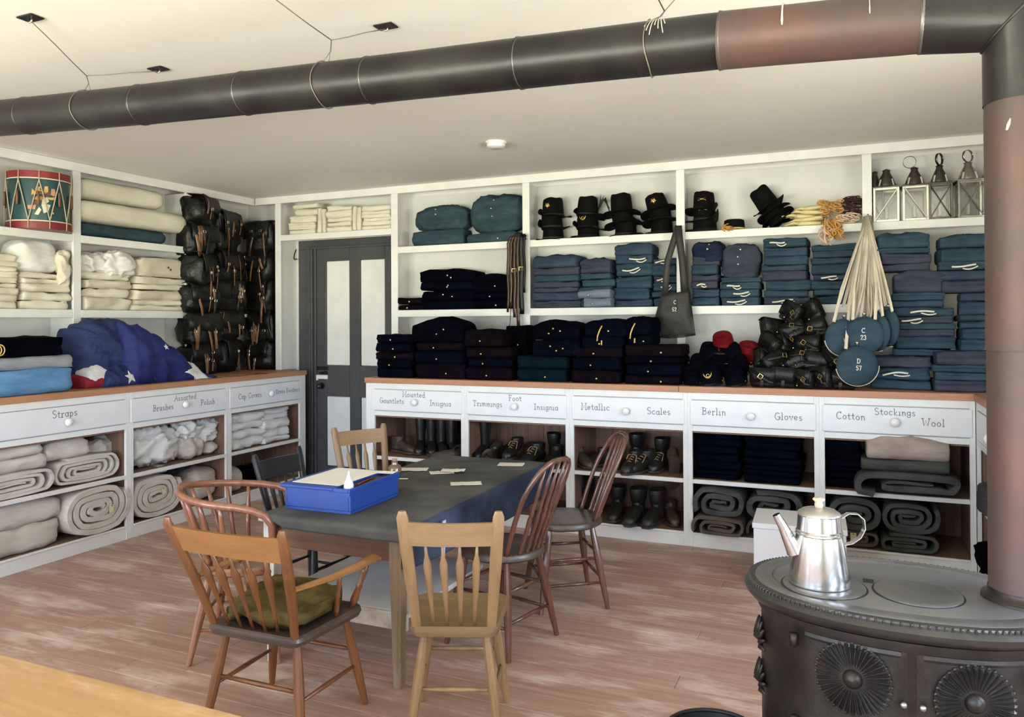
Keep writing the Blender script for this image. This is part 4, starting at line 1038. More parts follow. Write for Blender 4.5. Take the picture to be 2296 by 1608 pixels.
# hanging wires from small ceiling plates
WIRE = mat('galvanised_wire', (.22, .20, .17), .5, .6)
def hanger(label, plates, ywire, xpipe):
    c = axis(xpipe); base = c+Vector((0, 0, PR))
    t = thing('pipe_hanger', label, 'wire hanger', tuple(base), 0, 'wire hangers of the stovepipe')
    top = Vector(ywire)-base
    mb = MB()
    loop = [c-base+Vector((.004*math.sin(a*3), -math.sin(a)*(PR+.004), math.cos(a)*(PR+.004))) for a in [2*PI*i/28 for i in range(29)]]
    mb.tube(loop, .0022, 6); mb.tube([Vector((0, -.02, -.004)), top*.5+Vector((.012, 0, 0)), top], .0022, 6)
    mb.tube([Vector((0, .02, -.004)), top*.5+Vector((.004, .006, 0)), top], .0016, 6); mb.build('wire_loop', WIRE, t, smooth=True)
    for pl in plates:
        pl = Vector(pl)-base
        mb = MB(); mb.tube([top, top.lerp(pl, .3)+Vector((0, 0, -.006)), top.lerp(pl, .6)+Vector((0, 0, -.007)), pl-Vector((0, 0, .015))], .0022, 6); mb.build('wire', WIRE, t, smooth=True)
        mb = MB(); mb.box(pl.x-.045, pl.x+.045, pl.y-.03, pl.y+.03, pl.z-.008, pl.z-.001, .002); mb.build('ceiling_plate', BLACKM, t)
        mb = MB(); mb.tube([pl+Vector((-.01, 0, -.006)), pl+Vector((-.008, 0, -.022)), pl+Vector((.008, 0, -.022)), pl+Vector((.01, 0, -.006))], .004, 6); mb.build('screw_eye', mat('bright_zinc', (.6, .58, .52), .35, 1.0), t, smooth=True)
ZP = ZC
hanger('wire hanger with two black ceiling plates over the left end of the stovepipe', [(-3.068, 2.109, ZP), (-3.113, 2.791, ZP)], at(194, 170, Y=2.6), -3.36)
hanger('wire hanger with a black ceiling plate over the middle of the stovepipe', [(-1.98, 2.11, ZP), (-1.79, 2.788, ZP)], at(743, 90, Y=2.6), -1.95)
hanger('wire hanger tied at the brown end of the stovepipe', [(-.64, 2.1, ZP), (-.45, 2.75, ZP)], at(1490, 25, Y=2.6), -.60)
sd = thing('smoke_detector', 'round white smoke detector on the ceiling', 'smoke detector', (-2.246, 4.904, ZC-.045))
MB().lathe([(.050, 0), (.062, .008), (.066, .022), (.066, .030)], 28).build('cover', PORCELAIN, sd, smooth=True, angle=SH)
MB().lathe([(.075, .030), (.075, .044)], 28).build('base_ring', PORCELAIN, sd, smooth=True, angle=SH)

TIN = mat('bright_tin', (0.80, 0.81, 0.82), 0.20, metal=1.0, col2=(0.70, 0.71, 0.73), scale=5, rvar=.06)
cp = thing('coffee_pot', 'shiny tin coffee pot with hinged lid on the stove', 'pot', (-.082, 2.48, .807), R_(20)); cp.scale = (1.06, 1.06, 1.0)
MB().lathe([(.083, 0), (.084, .004), (.060, .150), (.061, .152)], 48).build('pot_body', TIN, cp, smooth=True, angle=SH)
MB().lathe([(.0605, .142), (.064, .146), (.0605, .150), (.063, .154), (.059, .158), (.056, .200), (.058, .203), (.056, .205)], 48, cap=False).build('neck', TIN, cp, smooth=True, angle=SH)
ld_ = MB().lathe([(.058, .203), (.056, .208), (.045, .216), (.02, .221), (0, .222)], 40).build('lid', mat('dull_tin', (.55, .53, .50), .35, metal=.9), cp, smooth=True, angle=SH)
MB().lathe([(.010, .220), (.012, .232), (.009, .238), (.017, .246), (.015, .250), (0, .251)], 16).build('lid_knob', mat('pale_wood_knob', (.62, .46, .33), .5), ld_, smooth=True)
mb = MB(); mb.tube([(-.066, 0, .088), (-.078, 0, .115), (-.100, 0, .165), (-.118, 0, .200)], [.024, .020, .014, .011], 14, cap=False); mb.build('spout', TIN, cp, smooth=True)
mb = MB(); hp_ = [(.060, 0, .192), (.080, 0, .206), (.105, 0, .205), (.122, 0, .188), (.124, 0, .160), (.112, 0, .135), (.090, 0, .118), (.066, 0, .112)]
hn = []
for i in range(len(hp_)):
    a_, b_ = Vector(hp_[max(i-1, 0)]), Vector(hp_[min(i+1, len(hp_)-1)]); tgt = (b_-a_).normalized(); hn.append(Vector((-tgt.z, 0, tgt.x)))
mb.ribbon(hp_, .020, .0025, hn); mb.build('handle', TIN, cp, smooth=True, angle=SH)
# coal hod whose rim shows at the lower edge
hd = thing('coal_hod', 'black iron coal hod beside the stove at the lower edge', 'bucket', tuple(at(1602, 1640, Z=.30)[:2])+(0,))
MB().lathe([(.10, 0), (.105, .01), (.155, .285), (.158, .290), (.150, .288), (.10, .02), (0, .018)], 32).build('hod_body', BLACKM, hd, smooth=True, angle=SH)
mb = MB(); mb.tube([(.154*math.cos(a), .154*math.sin(a), .29) for a in [2*PI*i/32 for i in range(33)]], .007, 8); mb.build('rim', BLACKM, hd, smooth=True)
# ------------------------------------------------------------------ cloth goods
KERSEY = [cloth('kersey_blue_a', (.019, .041, .064), (.040, .074, .104)), cloth('kersey_blue_b', (.022, .037, .064), (.043, .066, .102)),
          cloth('kersey_blue_c', (.018, .039, .060), (.036, .067, .094)), cloth('kersey_slate', (.030, .036, .056), (.052, .060, .085))]
KLIGHT = cloth('pale_blue_grey_wool', (.11, .14, .20), (.17, .20, .27))
KTEAL = cloth('teal_shirt_wool', (.022, .044, .054), (.042, .074, .088))
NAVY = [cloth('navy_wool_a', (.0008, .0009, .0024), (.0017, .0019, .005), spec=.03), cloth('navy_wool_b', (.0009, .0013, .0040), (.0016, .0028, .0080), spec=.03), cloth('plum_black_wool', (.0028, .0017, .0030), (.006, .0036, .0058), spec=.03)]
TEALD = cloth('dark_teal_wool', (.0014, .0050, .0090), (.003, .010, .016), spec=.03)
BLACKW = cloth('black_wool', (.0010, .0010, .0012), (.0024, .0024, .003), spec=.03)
LINEN = cloth('cream_linen', (.60, .57, .47), (.70, .67, .57), scale=4)
COTTON = cloth('white_cotton', (.66, .65, .62), (.75, .74, .72), scale=4)
CREAM = cloth('cream_flannel', (.59, .53, .43), (.69, .63, .53), scale=4)
CANVAS = cloth('natural_canvas', (.52, .47, .415), (.63, .58, .53), scale=5)
GREYW = cloth('grey_blanket_wool', (.040, .041, .040), (.075, .076, .073))
BROWNW = cloth('brown_blanket_wool', (.075, .058, .050), (.12, .098, .085))
TANW = cloth('tan_blanket_wool', (.30, .235, .20), (.40, .33, .29))
LGREY = cloth('light_grey_wool', (.22, .235, .26), (.30, .315, .34))
SKY = cloth('bright_blue_wool', (.085, .20, .38), (.13, .27, .46))
CORD = mat('white_tape', (.66, .63, .55), .8)
YELLOWC = mat('yellow_piping', (.62, .43, .12), .6)
BROWNL = mat('brown_leather', (.026, .011, .006), .4, col2=(.055, .024, .013), scale=14, spec=.5)
TANL = mat('tan_leather', (.15, .068, .030), .5, col2=(.24, .12, .060), scale=14)
BLACKL = mat('black_leather', (.0022, .0022, .0022), .42, col2=(.005, .0048, .0045), scale=16, bump=.3, bscale=60, spec=.35)
OILC = mat('black_oilcloth', (.0025, .0025, .0022), .40, col2=(.009, .0088, .0075), scale=9, bump=.6, bscale=26, spec=.35)
SILVER = mat('nickel_button', (.7, .68, .62), .3, 1.0)
rg = random.Random(21)

def folded_mesh(mb, w, d, h, seed, layers=2, wrinkle=.006, dome=0.0, groove=.012, droop=0.0, skew=0.0, M=None, taper=.0):
    """a folded garment: rounded layers at the front (-y), ends rounded, bottom at z=0"""
    fm = 4*layers+1
    loop = []
    for i in range(fm):
        t = i/(fm-1); g = abs(math.sin(PI*layers*t))**.55
        loop.append((-.5+groove/d*(1-g), t*.96+.02))
    for t in (.12, .35, .6, .85): loop.append((-.5+t, 1.0))
    for t in (.8, .5, .2): loop.append((.5-.02*abs(t-.5), t))
    for t in (.85, .5, .15): loop.append((-.5+t, 0.0))
    tl_ = .10*noise.noise(Vector((seed*1.7, 3.1, 0)))
    n = len(loop); us = [-1, -.985, -.95, -.85, -.65, -.4, -.15, .1, .35, .6, .82, .95, .985, 1]
    vs_ = []; fs_ = []
    for ui, u in enumerate(us):
        e = 1-abs(u); sc = .80 if e < .001 else .93 if e < .02 else .985 if e < .06 else 1
        for (yy, zz) in loop:
            x = u*w/2; y_ = yy*d*sc; zc = (.5+(zz-.5)*sc)*h
            q = Vector((x*9+seed*3.1, y_*9, zc*14+seed))
            k = noise.fractal(q, 1.0, 2.0, 2)
            k2 = noise.noise(Vector((x*4+seed, seed*2, zz*2.5)))
            z = zc*(1+dome*(1-u*u)*zz*(.55+.45*math.cos(yy*2.4)))*(1-taper*(u*.5+.5)*zz)
            rd_ = (1-abs(noise.noise(Vector((x*11+seed, yy*3, zz*4+seed)))))**3-.35
            z += wrinkle*k*(.2+.8*zz)+.008*k2*zz - droop*u*u*zz*h+(.022 if dome else .006)*rd_*zz*(.5 if abs(u) > .9 else 1)+tl_*u*zz*h
            vs_.append((x*(1+.02*k2)+skew*zz*h, y_+wrinkle*1.6*k-.018*k2*(1 if yy < 0 else .3)-.006*rd_*(yy < -.3), max(0.0, z)))
    for i in range(len(us)-1):
        for k in range(n): k2 = (k+1) % n; fs_.append((i*n+k, (i+1)*n+k, (i+1)*n+k2, i*n+k2))
    fs_ += [tuple(range(n)), tuple((len(us)-1)*n+k for k in range(n-1, -1, -1))]
    mb.add(vs_, fs_, M)
FR = {'B': 0.0, 'L': PI/2, 'R': -PI/2}
def fpos(frame, front, u, depth):
    """centre of an object whose front lies on the plane 'front' of the wall frame"""
    return (u, front+depth/2) if frame == 'B' else (front-depth/2, u)
def ucol(frame, px, front, z): return xb(px, front, z) if frame == 'B' else yl(px, front, z)
def ztop_at(frame, px, py, front): return (at(px, py, Y=front) if frame == 'B' else at(px, py, X=front)).z
ETOP = {}
def stack(frame, px0, px1, ytop, zbase, front, n, mats, name, cat, what, where, group, depth=.27, layers=2, dome_top=0.0, wr=.006, jit=.022, buttons=0, tape=0, hvar=.38, brass=None, gap=.001, skew=0.0, only=None, narrow=0.0, ztop=None, rotj=4.5, tagged=False):
    """a stack of folded pieces, each one a thing; returns the list"""
    zt = ztop if ztop is not None else ztop_at(frame, (px0+px1)/2, ytop, front)
    u0, u1 = ucol(frame, px0, front, (zbase+zt)/2), ucol(frame, px1, front, (zbase+zt)/2)
    if zt-zbase > 0 and True:
        zt = max(zt, zbase+.02*n)
    hs = [rg.uniform(1-hvar, 1+hvar) for _ in range(n)]
    if dome_top: hs[-1] *= 1.5
    tot = sum(hs); hs = [h/tot*(zt-zbase) for h in hs]
    z = zbase+.001; out = []
    for i in range(n):
        h = hs[i]; w = (u1-u0)*rg.uniform(.93, 1.0)*(1-narrow*i/max(1, n-1)); ww = w-.008
        uc = (u0+u1)/2+rg.uniform(-jit, jit)*.5; dd = depth*rg.uniform(.93, 1.0)
        fo = front+(rg.uniform(0, jit) if frame == 'B' else -rg.uniform(0, jit))
        x, y_ = fpos(frame, fo, uc, dd)
        m_ = mats[i % len(mats)] if isinstance(mats, (list, tuple)) else mats
        mb = MB(); seed = rg.uniform(0, 90)
        dm = dome_top if i == n-1 else 0.0
        folded_mesh(mb, ww, dd, (h-gap)*(1/(1+dm*.8)) if dm else h-gap, seed, layers, wr, dm, min(.014, h*.28), skew=skew)
        lab = what+(', '+(ORD[i]+(' from the bottom' if i else '')) if n > 1 else '')+' '+where
        if n > 1 and i == n-1: lab = what+', topmost '+where
        rz = FR[frame]+R_(rg.uniform(-rotj, rotj))
        if buttons or tape or tagged:
            t = thing(name, lab, cat, (x, y_, z), rz, group)
            mb.build('folded_body', m_, t, smooth=True)
            for b in range(buttons if rg.random() < .85 else 0):
                bxp = ww*rg.uniform(-.18, .18); bz = h*(.35+.4*b/max(1, buttons))
                MB().lathe([(.008, 0), (.009, .003), (.006, .006), (0, .007)], 10, T(bxp, -dd/2-.006, bz) @ RX(PI/2)).build('button', brass or BRASS, t, smooth=True)
            if tape and rg.random() < tape:
                a0 = rg.uniform(-.45, -.1); a1 = a0+rg.uniform(.3, .55)
                pts = [(ww*(a0+(a1-a0)*k/8), -dd/2-.011, h*(.45+.12*k/8+.10*math.sin(k*.5+seed))) for k in range(9)]
                mb2 = MB(); mb2.ribbon(pts, .011, .003, (0, -1, .2)); mb2.ribbon([(p[0]+.01, p[1]-.003, p[2]-.012-.012*math.sin(PI*q_/5)) for q_, p in enumerate(pts[3:])], .008, .003, (0, -1, 0)); mb2.build('drawstring', CORD, t, smooth=True)['kind'] = 'stuff'
        else:
            t = mb.build(name, m_, None, loc=(x, y_, z), rot=(0, 0, rz), smooth=True); tag(t, lab, cat, group)
        out.append(t); z += h
    return out
def crumple(name, m_, frame, px0, px1, ytop, zbase, front, depth, label, cat, group=None, amp=.03, fr=7.0, seed=None, p=.75, tilt=0.0, ztop=None, nu=52, nv=30, flat=1.0, rt=0.0, parent=None):
    """a bundle of crumpled cloth with sharp creases"""
    zt = ztop if ztop is not None else ztop_at(frame, (px0+px1)/2, ytop, front)
    u0, u1 = ucol(frame, px0, front, (zbase+zt)/2), ucol(frame, px1, front, (zbase+zt)/2)
    w, h = u1-u0, zt-zbase; seed = seed if seed is not None else rg.uniform(0, 90)
    vs_ = []; fs_ = []
    for j in range(nv+1):
        v = -PI/2+PI*j/nv; sz_ = math.copysign(abs(math.sin(v))**p, math.sin(v)); cr = abs(math.cos(v))**p
        for i in range(nu):
            a = 2*PI*i/nu
            x = math.copysign(abs(math.cos(a))**p, math.cos(a))*cr; y_ = math.copysign(abs(math.sin(a))**p, math.sin(a))*cr
            P0 = Vector((x*w/2, y_*depth/2, sz_*h/2)); q = P0*fr+Vector((seed, seed*.7, 0))
            k = noise.fractal(q*.5, 1, 2, 2); rd = (1-abs(noise.noise(q)))**2.2+.5*(1-abs(noise.noise(q*2.1+Vector((9, 3, 1)))))**2.2
            dn = Vector((x, y_, sz_)).normalized() if (x or y_ or sz_) else Vector((0, 0, 1))
            P1 = P0+dn*(amp*(rd-.9)*1.5+amp*.9*k)
            vs_.append((P1.x*.94, P1.y*.94, P1.z*.94*flat+tilt*P1.x))
    for j in range(nv):
        for i in range(nu): i2 = (i+1) % nu; fs_.append((j*nu+i, j*nu+i2, (j+1)*nu+i2, (j+1)*nu+i))
    zm = sorted(v[2] for v in vs_)[len(vs_)//12]
    vs_ = [(a, b, max(c-zm, 0)) for a, b, c in vs_]
    zx = max(v[2] for v in vs_); vs_ = [(a, b, c*h/zx) for a, b, c in vs_]
    x, y_ = fpos(frame, front, (u0+u1)/2, depth)
    o = MB().add(vs_, fs_).build(name, m_, parent, loc=(x, y_, zbase+.001), rot=(0, 0, FR[frame]+rt), smooth=True)
    if cat: tag(o, label, cat, group)
    return o
def roll(name, m_, frame, px0, px1, ytop, zbase, front, length, label, cat, group=None, turns=2.6, end='front', th=None, ztop=None, px=2.2, tagcard=False, squash=1.0, rt=0.0, gapf=.95):
    """a blanket rolled flat: a spiral of thick cloth with its end towards the room"""
    zt = ztop if ztop is not None else ztop_at(frame, (px0+px1)/2, ytop, front)
    u0, u1 = ucol(frame, px0, front, (zbase+zt)/2), ucol(frame, px1, front, (zbase+zt)/2)
    w, h = u1-u0, zt-zbase; seed = rg.uniform(0, 50)
    n = int(26*turns); t_ = th or h/(2*turns+1.0)
    core = max(0.0, w-h)     # straight middle so that the roll is an oblong
    vs_ = []; fs_ = []
    ys = [(-.5, .86), (-.485, .97), (-.46, 1.0), (-.2, 1.0), (.2, 1.0), (.5, 1.0)]
    def sp_pt(i, off):
        a = 2*PI*turns*i/n+.6; r = (h/2)*(.16+.84*i/n)+off
        r = max(r, .004); x = r*math.cos(a); z = r*math.sin(a)
        cx = core/2*(.35+.65*i/n)
        wob = .05*h*noise.noise(Vector((math.cos(a)*1.3+seed, math.sin(a)*1.3, i*.02)))
        return (x+math.copysign(cx, math.cos(a))*min(1, abs(math.cos(a))*2.2), (z+wob)*squash)
    for i in range(n+1):
        po, pi_ = sp_pt(i, 0), sp_pt(i, -t_*gapf)
        for (yy, s) in ys:
            mid = ((po[0]+pi_[0])/2, (po[1]+pi_[1])/2); dy = .006*noise.noise(Vector((i*.15, seed, 0)))
            vs_.append((mid[0]+(po[0]-mid[0])*s, yy*length+dy, mid[1]+(po[1]-mid[1])*s))
            vs_.append((mid[0]+(pi_[0]-mid[0])*s, yy*length+dy, mid[1]+(pi_[1]-mid[1])*s))
    k = len(ys)*2
    for i in range(n):
        for j in range(len(ys)-1):
            a, b = i*k+j*2, (i+1)*k+j*2
            fs_.append((a, b, b+2, a+2)); fs_.append((a+1, a+3, b+3, b+1))
        fs_.append((i*k, i*k+1, (i+1)*k+1, (i+1)*k)); e = k-2
        fs_.append((i*k+e, (i+1)*k+e, (i+1)*k+e+1, i*k+e+1))
    for i in (0, n):
        for j in range(len(ys)-1): fs_.append((i*k+j*2, i*k+j*2+2, i*k+j*2+3, i*k+j*2+1))
    zmn = min(v[2] for v in vs_); zmx = max(v[2] for v in vs_); xm = (min(v[0] for v in vs_)+max(v[0] for v in vs_))/2; xw = max(v[0] for v in vs_)-min(v[0] for v in vs_)
    vs_ = [((a-xm)*w/xw, b, (c-zmn)*h/(zmx-zmn)) for a, b, c in vs_]
    x, y_ = fpos(frame, front, (u0+u1)/2, length)
    o = thing(name, label, cat, (x, y_, zbase+.001), FR[frame]+rt, group) if tagcard else None
    b = MB().add(vs_, fs_).build('rolled_cloth' if tagcard else name, m_, o, smooth=True, angle=R_(50))
    if not tagcard:
        b.location = (x, y_, zbase+.001); b.rotation_euler = (0, 0, FR[frame]+rt); tag(b, label, cat, group); o = b
    return o

from mathutils.bvhtree import BVHTree
KNAVY = cloth('dark_blue_jacket_wool', (.008, .012, .034), (.018, .024, .058))
def draped(frame, px0, px1, ytop, zb, front, m_, name, label, cat, group, nb, depth=.25, brass=None):
    """a garment laid in a soft heap, buttons set on its surface"""
    o = crumple(name, m_, frame, px0, px1, ytop, zb, front, depth, label, cat, group, .016, 8.0, p=.62)
    bv = BVHTree.FromPolygons([v.co for v in o.data.vertices], [p.vertices[:] for p in o.data.polygons]); h = max(v.co.z for v in o.data.vertices); w = o.dimensions.x
    for b in range(nb):
        hit = bv.ray_cast(Vector((.06*w*math.sin(b*1.3+w*30), -1, h*(.80-.20*b))), Vector((0, 1, 0)))
        if hit[0] is not None:
            M_ = Matrix.Translation(hit[0]) @ Vector((0, 0, 1)).rotation_difference(hit[1] if hit[1].y < 0 else -hit[1]).to_matrix().to_4x4()
            MB().lathe([(.007, -.001), (.008, .003), (.005, .005), (0, .006)], 10, M_).build('button', brass or SILVER, o, smooth=True)
    return o
# ---- back shelves: over the door
YF1 = YU_+.015
G = 'white linen folded over the door'
zo = Z_OD[1]
stack('B', 644, 706, 483, zo, YF1, 3, LINEN, 'folded_linen', 'linen', 'folded cream linen', 'of the left pile over the door', G, .24, 2)
zl = ztop_at('B', 675, 483, YF1)
stack('B', 654, 712, 457, zl, YF1, 2, LINEN, 'folded_linen', 'linen', 'thin cream linen', 'on the left pile over the door', G, .22, 1)
stack('B', 728, 786, 461, zo, YF1, 5, LINEN, 'folded_linen', 'linen', 'folded cream linen', 'of the middle pile over the door', G, .24, 1)
stack('B', 808, 876, 460, zo, YF1, 6, LINEN, 'folded_linen', 'linen', 'folded cream linen', 'of the right pile over the door', G, .24, 1)
def upright(px0, px1, ytop, label):
    zt = ztop_at('B', (px0+px1)/2, ytop, YF1); u0, u1 = xb(px0, YF1, 2.5), xb(px1, YF1, 2.5); h = zt-zo
    mb = MB(); folded_mesh(mb, h-.004, .22, u1-u0-.004, rg.uniform(0, 50), 1, .004, M=T(0, 0, h/2) @ RY(-PI/2) @ T(0, 0, 0))
    o = mb.build('folded_linen', LINEN, None, loc=((u0+u1)/2+(u1-u0)/2, YF1+.115, zo+.002), smooth=True); tag(o, label, 'linen', G)
upright(709, 718, 466, 'cream linen standing on edge beside the left pile over the door')
upright(719, 727, 468, 'cream linen standing on edge against the middle pile over the door')
upright(787, 797, 462, 'cream linen standing on edge right of the middle pile over the door')
upright(798, 807, 463, 'cream linen standing on edge against the right pile over the door')

# ---- bay of four blue shirts
G = 'blue shirts on the top shelf'
z1 = Z_S1[1]
stack('B', 921, 1038, 516, z1, YF1, 1, KTEAL, 'folded_shirt', 'shirt', 'folded teal shirt', 'lying flat under the left domed shirt', G, .24, 1, tagged=True, wr=.004)
draped('B', 919, 1046, 457, ztop_at('B', 980, 516, YF1), YF1, KTEAL, 'folded_shirt', 'domed teal shirt on top at the left of the top shelf', 'shirt', G, 2)
stack('B', 1044, 1160, 521, z1, YF1, 1, KTEAL, 'folded_shirt', 'shirt', 'folded teal shirt', 'lying flat under the right domed shirt', G, .24, 1, buttons=1, brass=SILVER, wr=.004)
draped('B', 1044, 1170, 430, ztop_at('B', 1110, 521, YF1), YF1, KTEAL, 'folded_shirt', 'tall domed teal shirt next to the hanging belts on the top shelf', 'shirt', G, 3)

# ---- black coats, second shelf of that bay
G = 'dark coats on the second shelf'
z2 = Z_S2[1]
YF2 = YU_-.01
stack('B', 890, 948, 668, z2, YF2, 2, NAVY[2], 'folded_coat', 'coat', 'small black coat', 'at the left end of the second shelf', G, .24, 1, buttons=1, brass=SILVER)
stack('B', 940, 1064, 606, z2, YF2-.02, 4, [NAVY[1], NAVY[0]], 'folded_coat', 'coat', 'folded black coat', 'of the tall pile on the second shelf', G, .27, 1, dome_top=.25, buttons=2, brass=SILVER)
stack('B', 1056, 1150, 616, z2, YF2-.02, 3, [NAVY[0]], 'folded_coat', 'coat', 'folded black coat', 'beside the hanging belts on the second shelf', G, .27, 1, dome_top=.2, buttons=1, brass=SILVER)

# ---- trousers, second shelf
G = 'blue trousers on the second shelf'
def trousers(px0, px1, yt, n, where, **k):
    return stack('B', px0, px1, yt, k.pop('zb', z2), k.pop('front', YF2), n, [rg.choice(KERSEY) for _ in range(n)], 'folded_trousers', 'trousers', k.pop('what', 'folded blue trousers'), where, G, k.pop('depth', .27), k.pop('layers', 2), tape=k.pop('tape', .3)*.6, wr=k.pop('wr', .010), **k)
trousers(1190, 1300, 572, 7, 'of the pile right of the belts', dome_top=.12)
trousers(1298, 1374, 580, 5, 'of the pile behind the pale jackets', dome_top=.2)
trousers(1374, 1462, 546, 6, 'of the pile under the tilted hats', dome_top=.2, tape=.6)
trousers(1462, 1519, 579, 6, 'of the pile behind the black haversack', tape=.5)
stack('B', 1302, 1370, 668, Z_S2[1], YU_-.12, 1, KLIGHT, 'folded_jacket', 'jacket', 'pale blue-grey jacket', 'hanging out over the edge of the second shelf', 'pale jackets', .2, 1, buttons=1, brass=SILVER)
stack('B', 1292, 1368, 650, ztop_at('B', 1336, 668, YU_-.12), YU_-.10, 1, KLIGHT, 'folded_jacket', 'jacket', 'pale blue-grey jacket', 'lying on the jacket at the second shelf edge', 'pale jackets', .2, 1, buttons=1, brass=SILVER)
trousers(1546, 1612, 575, 6, 'of the pile right of the black haversack')
draped('B', 1546, 1624, 538, ztop_at('B', 1580, 590, YF2), YF2, KNAVY, 'folded_jacket', 'dark blue jacket draped on the trousers right of the haversack', 'jacket', 'draped jackets', 2)
trousers(1614, 1706, 622, 4, 'of the pile under the slate coat', tape=.9)
draped('B', 1612, 1706, 543, ztop_at('B', 1660, 626, YF2), YF2-.01, KERSEY[3], 'folded_jacket', 'slate blue coat draped on the second trouser pile', 'jacket', 'draped jackets', 3)
trousers(1708, 1815, 534, 8, 'of the tall pile with white tapes', tape=.55)
trousers(1816, 1928, 548, 8, 'of the pile left of the canteen straps', tape=.3)

# ---- coats along the counter
G = 'navy coats on the counter'
zc0 = Z_TOP
YF3 = 5.525
def coats(px0, px1, yt, n, where, front=YF3, **k):
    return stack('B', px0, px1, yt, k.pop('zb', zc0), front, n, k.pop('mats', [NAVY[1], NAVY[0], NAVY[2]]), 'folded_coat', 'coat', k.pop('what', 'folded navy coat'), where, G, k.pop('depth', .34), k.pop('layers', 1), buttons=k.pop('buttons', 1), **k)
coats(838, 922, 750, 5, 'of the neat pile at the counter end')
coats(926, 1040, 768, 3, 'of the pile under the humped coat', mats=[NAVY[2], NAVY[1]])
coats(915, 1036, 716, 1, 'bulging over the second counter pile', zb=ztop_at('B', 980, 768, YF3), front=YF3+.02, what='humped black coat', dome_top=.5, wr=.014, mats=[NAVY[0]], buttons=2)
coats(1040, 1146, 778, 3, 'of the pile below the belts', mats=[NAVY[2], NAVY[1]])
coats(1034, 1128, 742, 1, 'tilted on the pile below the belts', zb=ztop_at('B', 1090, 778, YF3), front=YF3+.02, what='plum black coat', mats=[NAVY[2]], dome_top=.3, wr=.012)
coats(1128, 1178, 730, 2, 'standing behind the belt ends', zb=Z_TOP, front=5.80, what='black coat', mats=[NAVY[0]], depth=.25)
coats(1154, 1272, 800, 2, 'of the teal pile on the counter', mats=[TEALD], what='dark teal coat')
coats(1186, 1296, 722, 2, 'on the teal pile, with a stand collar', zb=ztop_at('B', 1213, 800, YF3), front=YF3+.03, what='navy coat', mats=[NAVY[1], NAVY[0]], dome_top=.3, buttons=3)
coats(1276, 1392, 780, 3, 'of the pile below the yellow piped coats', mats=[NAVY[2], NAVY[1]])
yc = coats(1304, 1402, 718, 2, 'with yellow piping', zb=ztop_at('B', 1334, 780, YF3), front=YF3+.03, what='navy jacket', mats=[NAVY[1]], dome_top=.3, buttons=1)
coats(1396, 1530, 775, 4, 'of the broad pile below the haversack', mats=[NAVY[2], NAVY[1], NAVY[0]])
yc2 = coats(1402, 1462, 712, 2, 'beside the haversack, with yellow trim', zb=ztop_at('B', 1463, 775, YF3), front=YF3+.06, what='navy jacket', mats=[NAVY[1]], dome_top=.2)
# collars and piping
mb = MB()
for s in (-1, 1): mb.ribbon([(.012*s, -.16, .05), (.05*s, -.13, .085), (.055*s, -.05, .095)], .05, .006, (0, -.5, 1))
o_ = [o for o in bpy.data.objects if o.get('label', '').startswith('navy coat, topmost on the teal pile')][0]
mb.build('collar', NAVY[0], o_)
for o in (yc[1], yc2[1]):
    h_ = max((c.dimensions.z for c in o.children), default=.08)
    mb = MB()
    mb.ribbon([(-.055, -.185, -.03), (-.05, -.186, .01), (-.035, -.185, .05), (-.02, -.17, .085)], .009, .004, (0, -1, .2))
    mb.ribbon([(-.02, -.19, -.06), (-.018, -.19, -.025)], .010, .004, (0, -1, .2))
    mb.build('piping', YELLOWC, o, smooth=True)['kind'] = 'stuff'
mb = MB()
for k in range(4):
    mb.ribbon([(-.045+.022*k, -.15+.002*k, .098), (-.02+.022*k, -.155, .084), (.01+.024*k, -.14, .108)], .011, .004, (0, -.7, .7))
mb.build('chevrons', YELLOWC, yc[1], smooth=True)['kind'] = 'stuff'

# ---- trousers from counter to top shelf in the right bay
G = 'blue trousers in the right bay'
def tr4(px0, px1, yt, zb, n, front, where, **k):
    return stack('B', px0, px1, yt, zb, front, n, [rg.choice(KERSEY) for _ in range(n)], 'folded_trousers', 'trousers', k.pop('what', 'folded blue trousers'), where, G, k.pop('depth', .30), 2, tape=k.pop('tape', .08), **k)
a_ = 5.66
tr4(1948, 2090, 800, Z_TOP, 3, a_, 'at the foot of the canteen pile', what='loosely folded blue trousers', wr=.016)
zA = ztop_at('B', 2040, 800, a_)
tr4(2004, 2146, 690, zA, 6, a_+.08, 'halfway up the canteen pile')
zB = ztop_at('B', 2076, 690, a_+.08)
tr4(2000, 2122, 606, zB, 3, a_+.12, 'in the upper canteen pile', dome_top=.2)
zC2 = ztop_at('B', 2060, 606, a_+.12)
tr4(1964, 2090, 522, zC2, 4, a_+.16, 'heading the pile by the canteen straps', dome_top=.15)
tr4(2092, 2222, 790, Z_TOP, 4, a_-.08, 'at the foot of the stovepipe pile')
zA = ztop_at('B', 2156, 790, a_-.08)
tr4(2150, 2240, 655, zA, 6, a_+.02, 'halfway up the stovepipe pile')
zB = ztop_at('B', 2195, 655, a_+.02)
tr4(2104, 2240, 526, zB, 5, a_+.10, 'heading the pile beside the stovepipe', dome_top=.15)

